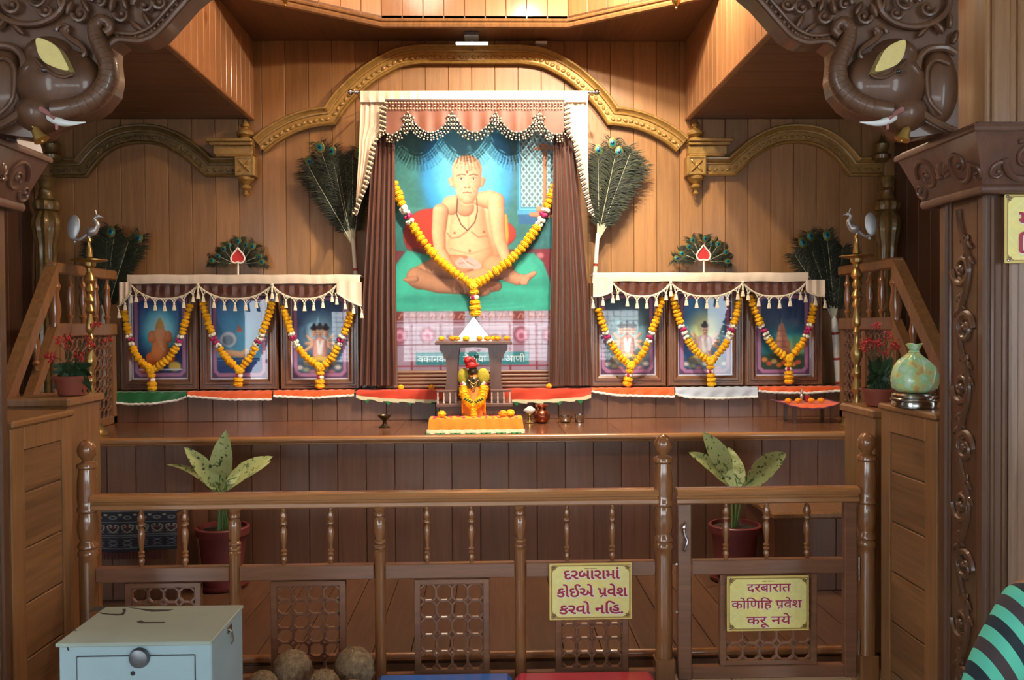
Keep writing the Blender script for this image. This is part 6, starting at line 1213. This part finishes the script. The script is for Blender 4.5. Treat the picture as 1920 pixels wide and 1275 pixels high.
# ------------------------------------------------------------------ things standing on the platform
M_brass = mat('lamp_brass', (190, 164, 104), .28, .9); M_silv = mat('silvered', (178, 180, 182), .35, .6); random.seed(5)
SAM = [(0, 440), (3, 441), (4.5, 446), (3, 450), (5, 460), (6.5, 470), (7, 474), (4, 476), (8, 477), (26, 478.5), (27, 480.5), (10, 484), (9, 490), (5, 494), (4, 500), (8, 510), (9, 516), (4, 522), (6, 528), (7, 534), (3.5, 540), (7, 548), (8, 552), (3.5, 558), (6, 565), (7, 570), (3.5, 575), (5, 585), (7, 600), (6, 606), (3.5, 610), (6, 618), (3.5, 624), (5, 640), (9, 655), (9, 662), (4.5, 675), (4, 682), (7, 690), (7, 696), (4, 702), (6, 712), (8, 722), (4.5, 730), (5, 745), (9, 762), (14, 772), (21, 780), (24, 787), (24, 790), (22, 790)]
for side, px, Y, sg in (('left', 169, 6.15, 1), ('right', 1606, 6.27, -1)):
    c0 = at(px, 600, Y); u = PXL(Y); zt = at(px, 440 if side == 'right' else 446, Y).z; H = zt-ZP; f = H/(790-440); t = thing('standing_oil_lamp', 'tall brass oil lamp topped by a peacock at the %s of the platform' % side, 'oil lamp', (c0.x, Y, ZP), 'tall brass oil lamps')
    b = MB(); b.lathe([(r*u*1.2, ZP+.001+(790-y)*f) for r, y in SAM[9:]][::-1], (c0.x, Y, 0), 20); b.build('stem', M_brass, t)
    b = MB(); b.lathe([(r*u, ZP+.001+(790-y)*f) for r, y in SAM[:10]][::-1], (c0.x, Y, 0), 20); b.build('oil_cup', M_brass, t)
    q = V(c0.x, Y, zt); b = MB(); b.ball(q+V(sg*.02, 0, .045), (.042, .028, .032), 14, 10, Matrix.Rotation(-.4*sg, 3, 'Y')); b.tube(spline([q+V(sg*.045, 0, .055), q+V(sg*.06, 0, .09), q+V(sg*.04, 0, .125), q+V(sg*.055, 0, .145)], 5), list(np.linspace(.018, .011, 16)), 9)
    b.ball(q+V(sg*.06, 0, .148), (.017, .013, .014), 10, 8); b.tube([q+V(sg*.072, 0, .147), q+V(sg*.1, 0, .14)], [.006, .001], 6); b.tube([q+V(sg*.055, 0, .155), q+V(sg*.045, 0, .19)], [.003, .006], 6); b.tube([q+V(0, 0, -.01), q+V(0, 0, .03)], .01, 8); pk2 = b.build('peacock', M_silv, t, label='silvery peacock figure')
    b = MB(); e_ = q+V(-sg*.105, 0, .075); b.ball(e_, (.045, .010, .085), 18, 12, Matrix.Rotation(.12*sg, 3, 'Y')); b.tube(spline([q+V(-sg*.01, 0, .03), q+V(-sg*.06, 0, -.01), e_+V(0, 0, -.08)], 5), .011, 8); b.ball(e_+V(sg*.01, 0, -.1), .014, 8, 6); b.build('tail', M_silv, pk2)
# shrine pavilion
YVv = 6.64; PV = [(x, y) for x, y in ()]; v = lambda px, py, Y=YVv: at(px, py, Y); c0 = v(889, 700); xs = lambda px: v(px, 700).x; zz = lambda py: v(889, py).z; M_pav = wood('pavilion_wood', (.12, .05, .032), 'z', .4, .2, .2)
t = thing('wooden_pavilion', 'small dark wooden pavilion with curved legs holding the idol', 'pavilion', (c0.x, YVv, ZP), None)
b = MB(); b.box((xs(825), YVv-.2, ZP), (xs(956), YVv+.2, zz(756)), .006); b.box((xs(820), YVv-.215, zz(759)), (xs(960), YVv+.215, zz(752)), .005); b.build('base', M_pav, t)
for sx in (-1, 1):
    for sy in (-1, 1):
        b = MB(); X_ = lambda d: c0.x+sx*d*PXL(YVv); y_ = YVv+sy*.13; P = [(33, 752), (56, 752), (54, 735), (50, 710), (50, 690), (52, 668), (56, 655), (62, 647), (62, 645), (26, 645), (27, 655), (30, 690), (30, 720), (31, 740)]
        b.prism([V(X_(d), y_-.022, zz(y)) for d, y in P], (0, .044, 0)); b.build('leg', M_pav, t)
for k, (x_, y_, sxx) in enumerate(((0, -.165, 1), (0, .165, 1))):
    b = MB(); P = [(-62, 646), (-62, 655), (-56, 662), (-54, 672), (-50, 668), (-44, 664), (-38, 658), (-30, 654), (-22, 651), (0, 650), (22, 651), (30, 654), (38, 658), (44, 664), (50, 668), (54, 672), (56, 662), (62, 655), (62, 646)]; b.prism([V(c0.x+d*PXL(YVv), YVv+y_-.008, zz(y)) for d, y in P], (0, .016, 0)); b.build('arched_apron', M_pav, t)
b = MB(); b.box((xs(819), YVv-.22, zz(645)), (xs(959), YVv+.22, zz(639)), .005); b.build('roof_slab', M_pav, t)
zr_ = zz(639)
b = MB()
for h_, k in ((0, 1), (.008, .9), (.016, .8)): b.box((c0.x-.19*k*.72, YVv-.15*k, zr_+h_), (c0.x+.19*k*.72, YVv+.15*k, zr_+h_+.008), .001)
ap = zz(594); w_ = .118; b.add([V(c0.x-w_, YVv-w_, zr_+.024), V(c0.x+w_, YVv-w_, zr_+.024), V(c0.x+w_, YVv+w_, zr_+.024), V(c0.x-w_, YVv+w_, zr_+.024), V(c0.x, YVv, ap)], [(0, 1, 2, 3), (0, 1, 4), (1, 2, 4), (2, 3, 4), (3, 0, 4)]); b.build('pyramid', mat('white_acrylic', (246, 244, 236), .5), t, smooth=0, label='white pyramid on the roof')
for sx in (-1, 1):
    b = MB(); xa, xb = sorted((c0.x+sx*30*PXL(YVv), c0.x+sx*68*PXL(YVv))); b.box((xa, YVv-.21, zz(731)), (xb, YVv-.19, zz(727)), .003); b.build('rail', M_pav, t)
    for k in range(4): x_ = xa+.01+(xb-xa-.02)*k/3; b = MB(); b.lathe([(.006, 0), (.008, .01), (.0045, .02), (.008, .04), (.0045, .06), (.007, .08), (.005, zz(731)-zz(752)-.0)], (x_, YVv-.2, zz(752)), 10); b.build('baluster', mat('pale_turning', (196, 176, 160), .3, 0, .5), t)
# low seat with orange cloth
ys0, ys1 = 6.06, 6.235; zs0 = zz(0) if False else ZP; x0, x1 = at(806, 790, ys0).x, at(978, 790, ys0).x; zh = at(890, 787, ys0).z
t = thing('orange_cloth_seat', 'low seat covered by orange cloth with green scalloped edge before the pavilion', 'seat', ((x0+x1)/2, 6.2, ZP))
b = MB(); b.box((x0, ys0, ZP+.001), (x1, ys1, zh-.004), .01); b.build('board', M_pav, t)
b = MB(); n = 60; rows = [[V(x0-.006+(x1-x0+.012)*j/n, ys1+.003-(ys1-ys0+.01)*k/4, zh+.004+.002*sin(j*.9+k)) for j in range(n+1)] for k in range(5)]
for k in range(1, 5): rows.append([V(x0-.006+(x1-x0+.012)*j/n*(1)+(.010*k/4*(2*j/n-1)), ys0-.008-.012*k/4-.004*sin(j*.8)*k/4, zh+.003-(zh-ZP-.016)*k/4) for j in range(n+1)])
b.grid(rows, (0, .002, .003)); b.build('orange_cloth', mat('orange_yellow_cloth', (232, 150, 38), .7, var=.12, vscale=14), t)
g, h_ = MB(), MB(); NN = 96; top_, bot_, out_ = [], [], []
for j in range(NN+1):
    q = j/NN; xx = x0-.022+(x1-x0+.044)*q; wv_ = abs(sin(q*PI*13)); top_.append(V(xx, ys0-.020, ZP+.028+.003*sin(j*.5))); bot_.append(V(xx, ys0-.026-.012*wv_, ZP+.012-.006*wv_)); out_.append(V(xx, ys0-.030-.020*wv_, ZP+.003))
h_.grid([top_, [(p+q)/2+V(0, -.003, 0) for p, q in zip(top_, bot_)], bot_, out_], (0, .0015, .0015))
for j in range(13):
    xm = x0-.022+(x1-x0+.044)*(j+.5 if j % 2 else j+.2)/13; w2 = .020; g.prism([V(xm-w2, ys0-.036, ZP+.002), V(xm+w2, ys0-.036, ZP+.002), V(xm+w2*.6, ys0-.062, ZP+.002), V(xm-w2*.4, ys0-.066, ZP+.002)], (0, .004, .006))
g.build('green_scallops', mat('green_trim', (28, 120, 62), .6), t); h_.build('lace_scallops', mat('cream_lace', (206, 196, 160), .7), t)
b = MB(); 
for k in range(46): p = V(random.uniform(x0+.02, x1-.02), random.uniform(ys0+.01, ys1-.01), zh+.009); b.ball(p, (.009, .007, .003), 6, 4)
b.build('scattered_petals', mat('magenta_petals', (170, 28, 92), .6), t)
# idol
yi = 6.34; I = lambda px, py, d=0.: at(px, py, yi+d); ub = PXL(yi); base = I(888, 782); base.z = ZP+.001
t = thing('idol', 'small garlanded idol with red turban seated under the pavilion', 'idol', (base.x, yi, ZP))
b = MB(); ps = [(22, ZP+.001), (23, I(888, 776).z), (21, I(888, 755).z), (15, I(888, 738).z), (11, I(888, 715).z), (8, I(888, 705).z), (4, I(888, 700).z)]; b.lathe([(r*ub, z) for r, z in ps], (base.x, yi, 0), 24, wav=.03, wn=7); b.build('robe', mat('orange_robe', (226, 120, 44), .6, var=.1, vscale=20), t)
M_bz = mat('dark_bronze', (96, 84, 70), .3, .7); b = MB(); b.ball(I(887, 696), (8.5*ub, 8*ub, 10*ub), 16, 12); b.ball(I(887, 697, -.034), (2*ub, .008, 2.4*ub), 8, 6); b.lathe([(6*ub, 0), (7*ub, .01), (4*ub, .03)], I(887, 708), 12)
for s in (-1, 1): b.ball(I(887+s*3.4, 694, -.028), (1.6*ub, .005, 1.*ub), 8, 5); b.ball(I(887+s*8.5, 697), (1.5*ub, .006, 3*ub), 8, 6)
b.tube(spline([I(883, 701.5, -.027), I(887, 702.5, -.031), I(891, 701.5, -.027)], 4), .0022, 5); b.ball(I(887, 722), (15*ub, 13*ub, 20*ub), 16, 12)
for q in range(8): b.ball(I(886+3*sin(q*2), 708+q*3.4, -.052), .008, 8, 5)
b.build('figure', M_bz, t)
b = MB()
for q in range(3): b.tube(spline([I(888-10+q*1.5, 712+q*2, -.045), I(888, 720+q*6, -.062), I(888+10-q*1.5, 712+q*2, -.045)], 6), .0028, 6)
b.build('necklace', mat('old_gold', (190, 160, 90), .3, .8), t)
b = MB()
for s in (-1, 1): b.grid([[I(888+s*(8+a*2.1), 738+r_*9, -.055-.012*sin(a*1.3)) for a in range(8)] for r_ in range(5)], (0, .004, 0))
b.build('orange_drape', mat('saffron_cloth', (240, 140, 40), .6, var=.15, vscale=30), t)
lf2 = MB()
for s in (-1, 1):
    for q in range(4): lf2.ball(I(888+s*(4+q*4), 754-q*2, -.125), (.014, .004, .007), 7, 5, Matrix.Rotation(s*.6, 3, 'Y'))
lf2.build('leaf_sprig', M_leaf, t)
b = MB(); b.ball(I(884, 684), (12*ub, 10*ub, 8*ub), 16, 10); b.ball(I(880, 677), (11*ub, 8*ub, 9*ub), 16, 10, Matrix.Rotation(.3, 3, 'Y')); b.tube(spline([I(874, 690, -.02), I(884, 686, -.045), I(897, 684, -.02)], 5), .006, 6); b.tube(spline([I(876, 678, -.03), I(886, 672, -.035), I(892, 678, -.02)], 5), .005, 6); b.build('turban', mat('red_turban', (186, 36, 36), .5, var=.2, vscale=40), t, label='red cloth turban')
b = MB(); b.ball(I(893, 668, -.01), (4.5*ub, .006, 4*ub), 10, 6); b.build('turban_jewel', mat('dark_feather_eye', (20, 70, 70), .3, .3), t)
b = MB(); 
for s in (-1, 1): b.ball(I(888+s*18, 706, .02), (12*ub, .02, 16*ub), 16, 10)
b.build('petal_cushion', mat('yellow_green_petals', (176, 158, 40), .7, var=.25, vscale=60), t)
g1 = MB(); 
for s in (-1, 1):
    for p, d in walk(spline([I(888+s*19, 728, -.02), I(888+s*17, 742, -.05), I(888+s*10, 754, -.07), I(888, 762, -.085)], 6), .021): marigold(g1, p, .034*random.uniform(.9, 1.15), d, 12)
for p, d in walk([I(888, 762, -.09), I(888, 778, -.10)], .02): marigold(g1, p, .026, d, 12)
g1.build('marigold_garland', M_mari, t)
g2 = MB(); g3 = MB()
for s in (-1, 1):
    for k in range(6): g2.ball(I(888+s*(19+2*cos(k)), 726-k*1.5, -.015+.01*sin(k*2)), .012, 7, 5); g3.ball(I(888+s*(22+2*cos(k*2)), 720+1*k, -.02), .008, 7, 5)
g2.build('jasmine_band', M_jas, t); g3.build('petal_band', M_mag, t)
zt = zr_+.002
tops = [((828, YVv-.17), 'outermost left'), ((848, YVv-.12), 'second from left'), ((857, YVv-.185), 'front left'), ((874, YVv-.17), 'left of the pyramid front'), ((899, YVv-.175), 'right of the pyramid front'), ((914, YVv-.19), 'front right'), ((926, YVv-.12), 'second from right'), ((933, YVv-.185), 'inner right'), ((950, YVv-.16), 'outermost right')]
for i, ((px, Y), w_) in enumerate(tops):
    r = .026; x_ = at(px, 636, Y).x; onpyr = abs(x_-c0.x) < .15 and Y > YVv-.155
    b = MB(); p = V(x_, Y, zt+r*.74); marigold(b, p, r*(1.05 if i % 2 else .95), (0, 0, 1), 16, .72); b.build('marigold_flower', M_mari2 if i % 3 else M_mari, None, (x_, Y, zt), label='loose marigold head on the pavilion roof, %s' % w_, cat='flower', group='marigolds on the pavilion roof')
for (x_, y_, z_), w_, m in (((at(828, 780, 6.13).x, 6.15, zh+.008), 'at the left corner of the orange cloth seat', M_mari), ((at(943, 780, 6.15).x, 6.15, zh+.008), 'right of the idol on the orange cloth seat', M_mari2), ((at(957, 776, 6.2).x, 6.2, zh+.008), 'at the right corner of the orange cloth seat', M_mari), ((at(752, 722, 6.97).x, 6.955, ZL+.007), 'on the red runner below the left brown curtain', M_mari), ((at(809, 722, 6.97).x, 6.955, ZL+.007), 'on the red runner left of the pavilion', M_mari), ((at(1029, 720, 6.97).x, 6.955, ZL+.007), 'on the red runner by the right brown curtain', M_mari2)):
    b = MB(); r = .030 if z_ < ZL else .024; marigold(b, V(x_, y_, z_+r*.8), r, (random.uniform(-.1, .1), -.1, 1), 16, .8); b.build('marigold_flower', m, None, (x_, y_, z_), label='loose marigold head '+w_, cat='flower', group='loose marigolds on the cloths')
# small vessels
def vessel(name, label, cat, px, pyb, prof, m, parts=(), grp=None):
    p = onz(px, pyb, ZP+.001); t = thing(name, label, cat, p, grp); u = PXL(p.y); b = MB(); b.lathe([(r*u, z*u) for r, z in prof], p, 26); b.build('body', m, t)
    for nm, pr, mm in parts: b = MB(); b.lathe([(r*u, z*u) for r, z in pr], p, 22); b.build(nm, mm, t)
    return t, p, u
M_cop = mat('copper', (150, 80, 56), .25, .85)
vessel('oil_diya', 'small dark footed oil lamp on the platform left of the idol', 'oil lamp', 721, 801, [(10, 0), (11, 1.5), (6, 4), (3, 8), (4, 11), (3, 13), (8, 16), (12, 20), (12.5, 23), (11, 23), (8, 19), (.5, 18)], mat('dark_brass', (84, 72, 52), .3, .8), [('oil', [(.5, 19), (8.5, 19.5), (8.4, 20.5), (.5, 20.6)], M_black)])
vessel('copper_pot', 'round copper water pot on the platform right of the idol', 'pot', 1016, 793, [(8, 0), (12, 3), (15.5, 10), (15.5, 16), (12, 22), (8.5, 25), (8, 28), (12, 32), (12.5, 34), (10, 34), (7, 31), (.5, 30)], M_cop)
vessel('steel_bowl', 'shallow steel bowl of turmeric beside the copper pot', 'bowl', 1060, 792, [(7, 0), (10, 2), (13, 9), (14, 12), (12.5, 12), (10, 6), (.5, 4)], M_steel, [('turmeric', [(.5, 6), (10, 7), (9, 9), (.5, 10)], mat('turmeric', (196, 168, 60), .9))])
vessel('steel_cup', 'straight-sided steel cup at the right end of the small vessels', 'cup', 1087, 792, [(8, 0), (9, 1), (9.5, 13), (10.5, 15), (9, 15), (8, 3), (.5, 2.5)], M_steel)
t, p, u = vessel('conch_stand', 'white conch shell on a small brass stand beside the copper pot', 'conch', 993, 793, [(8, 0), (9, 1), (4, 3), (2.5, 6), (3, 9), (2.5, 12), (6, 16), (7, 18), (5, 18)], M_brass)
b = MB(); b.lathe([(0, -12*u), (3*u, -8*u), (7*u, -3*u), (8.5*u, 2*u), (6*u, 6*u), (4*u, 8*u), (2.5*u, 10*u), (0, 12*u)], p+V(0, 0, 24*u), 20, 'x', wav=.04, wn=6); b.build('conch_shell', mat('conch_white', (230, 218, 206), .35, 0, .3), t)
# offering tray on its little stool at the right
Y = 6.6; x0, x1 = at(1478, 770, Y).x, at(1553, 770, Y).x; zt = at(1508, 757, Y).z
t = thing('offering_stool', 'small dark wooden stool at the right of the platform', 'stool', ((x0+x1)/2, Y, ZP)); b = MB(); b.box((x0, Y-.12, zt-.018), (x1, Y+.12, zt), .004); b.build('seat', M_pav, t)
for x_ in (x0+.012, x1-.012):
    for y_ in (Y-.1, Y+.1): b = MB(); b.box((x_-.012, y_-.012, ZP), (x_+.012, y_+.012, zt-.018), .002); b.build('leg', M_pav, t)
a, d = at(1458, 750, Y).x, at(1560, 750, Y).x
t = thing('offering_cloth', 'small red and orange cloth with purple border draped over the stool', 'cloth', ((a+d)/2, Y, zt), None); b = MB(); n = 24; rows = []
for k in range(9):
    y_ = Y+.16-.32*k/8; rows.append([V(a+(d-a)*j/n, y_, zt+.003+.012*((2*j/n-1)**4)+.002*sin(j*1.3+k)-(.028*max(0, (k-7))*(1-(2*j/n-1)**2))) for j in range(n+1)])
b.grid(rows, (0, 0, .003)); b.build('cloth', M_or, t); b = MB(); rim = rows[0]+[r[-1] for r in rows[1:]]+rows[-1][::-1][1:]+[r[0] for r in rows[::-1][1:-1]]; b.tube([p_+V(0, 0, .003) for p_ in rim], .006, 6, True); b.build('border', mat('purple_border', (110, 60, 84), .6), t)
for i, px in enumerate((1477, 1496, 1520, 1538)):
    x_ = at(px, 750, Y-.05).x; b = MB(); r = .026; marigold(b, V(x_, Y-.06, zt+.012+r*.7), r, (0, 0, 1), 14, .75); b.build('marigold_flower', M_mari2, None, (x_, Y-.06, zt+.01), label='marigold head on the offering cloth, %s' % ('leftmost', 'second from left', 'second from right', 'rightmost')[i], cat='flower', group='marigolds on the offering cloth')
x_ = at(1506, 740, Y).x; t = thing('silver_figurine', 'tiny silver figurine standing among the marigolds on the offering cloth', 'figurine', (x_, Y+.03, zt+.01)); b = MB(); b.lathe([(.018, 0), (.02, .006), (.008, .012), (.012, .03), (.014, .05), (.006, .062), (.011, .072), (.010, .085), (.004, .095), (0, .11)], (x_, Y+.03, zt+.01), 14); b.build('body', M_silv, t)
x_ = at(1517, 740, Y).x; b = MB(); b.box((x_-.016, Y+.02, zt+.01), (x_+.02, Y+.05, zt+.06), .003); b.build('vermilion_box', mat('vermilion', (150, 34, 40), .5), None, (x_, Y+.035, zt+.01), label='tiny dark red box beside the silver figurine', cat='box')
# ------------------------------------------------------------------ light
w = bpy.data.worlds.new('world'); sc.world = w; w.use_nodes = True; nt = w.node_tree
bg = nt.nodes['Background']; bg.inputs['Color'].default_value = (.86, .94, 1.0, 1); bg.inputs['Strength'].default_value = 8.5
def point(nm, loc, e, col, r=.06):
    l = bpy.data.lights.new(nm, 'POINT'); l.energy = e; l.color = col; l.shadow_soft_size = r; o = bpy.data.objects.new(nm, l); COL.objects.link(o); o.location = loc; return o
def spot(nm, loc, tgt, e, col, ang, blend=.6, r=.05):
    l = bpy.data.lights.new(nm, 'SPOT'); l.energy = e; l.color = col; l.shadow_soft_size = r; l.spot_size = math.radians(ang); l.spot_blend = blend; o = bpy.data.objects.new(nm, l); COL.objects.link(o); o.location = loc; o.rotation_euler = (Vector(tgt)-Vector(loc)).to_track_quat('-Z', 'Y').to_euler()
spot('cupola_spot', (cx+.9, 4.65, 4.5), (XC+.28, 7.2, 2.05), 430, (1, .89, .70), 56, .45)
spot('cupola_fill_spot', (cx+.5, 4.9, 4.8), (XC+.45, 7.2, 1.7), 400, (1, .87, .68), 88, .9)  # added wide fill spot, not a fixture of the cupola
point('cupola_lamp', (cx+1.25, 5.85, 4.40), 170, (1, .84, .60), .05)
point('cupola_fill', (cx-.5, 5.3, 4.9), 60, (1, .86, .66), .2)  # added dim fill that brightens the cupola walls
vs = sc.view_settings; vs.view_transform = 'Standard'; vs.look = 'None'; vs.gamma = 1; vs.use_curve_mapping = False; vs.exposure = 0.5
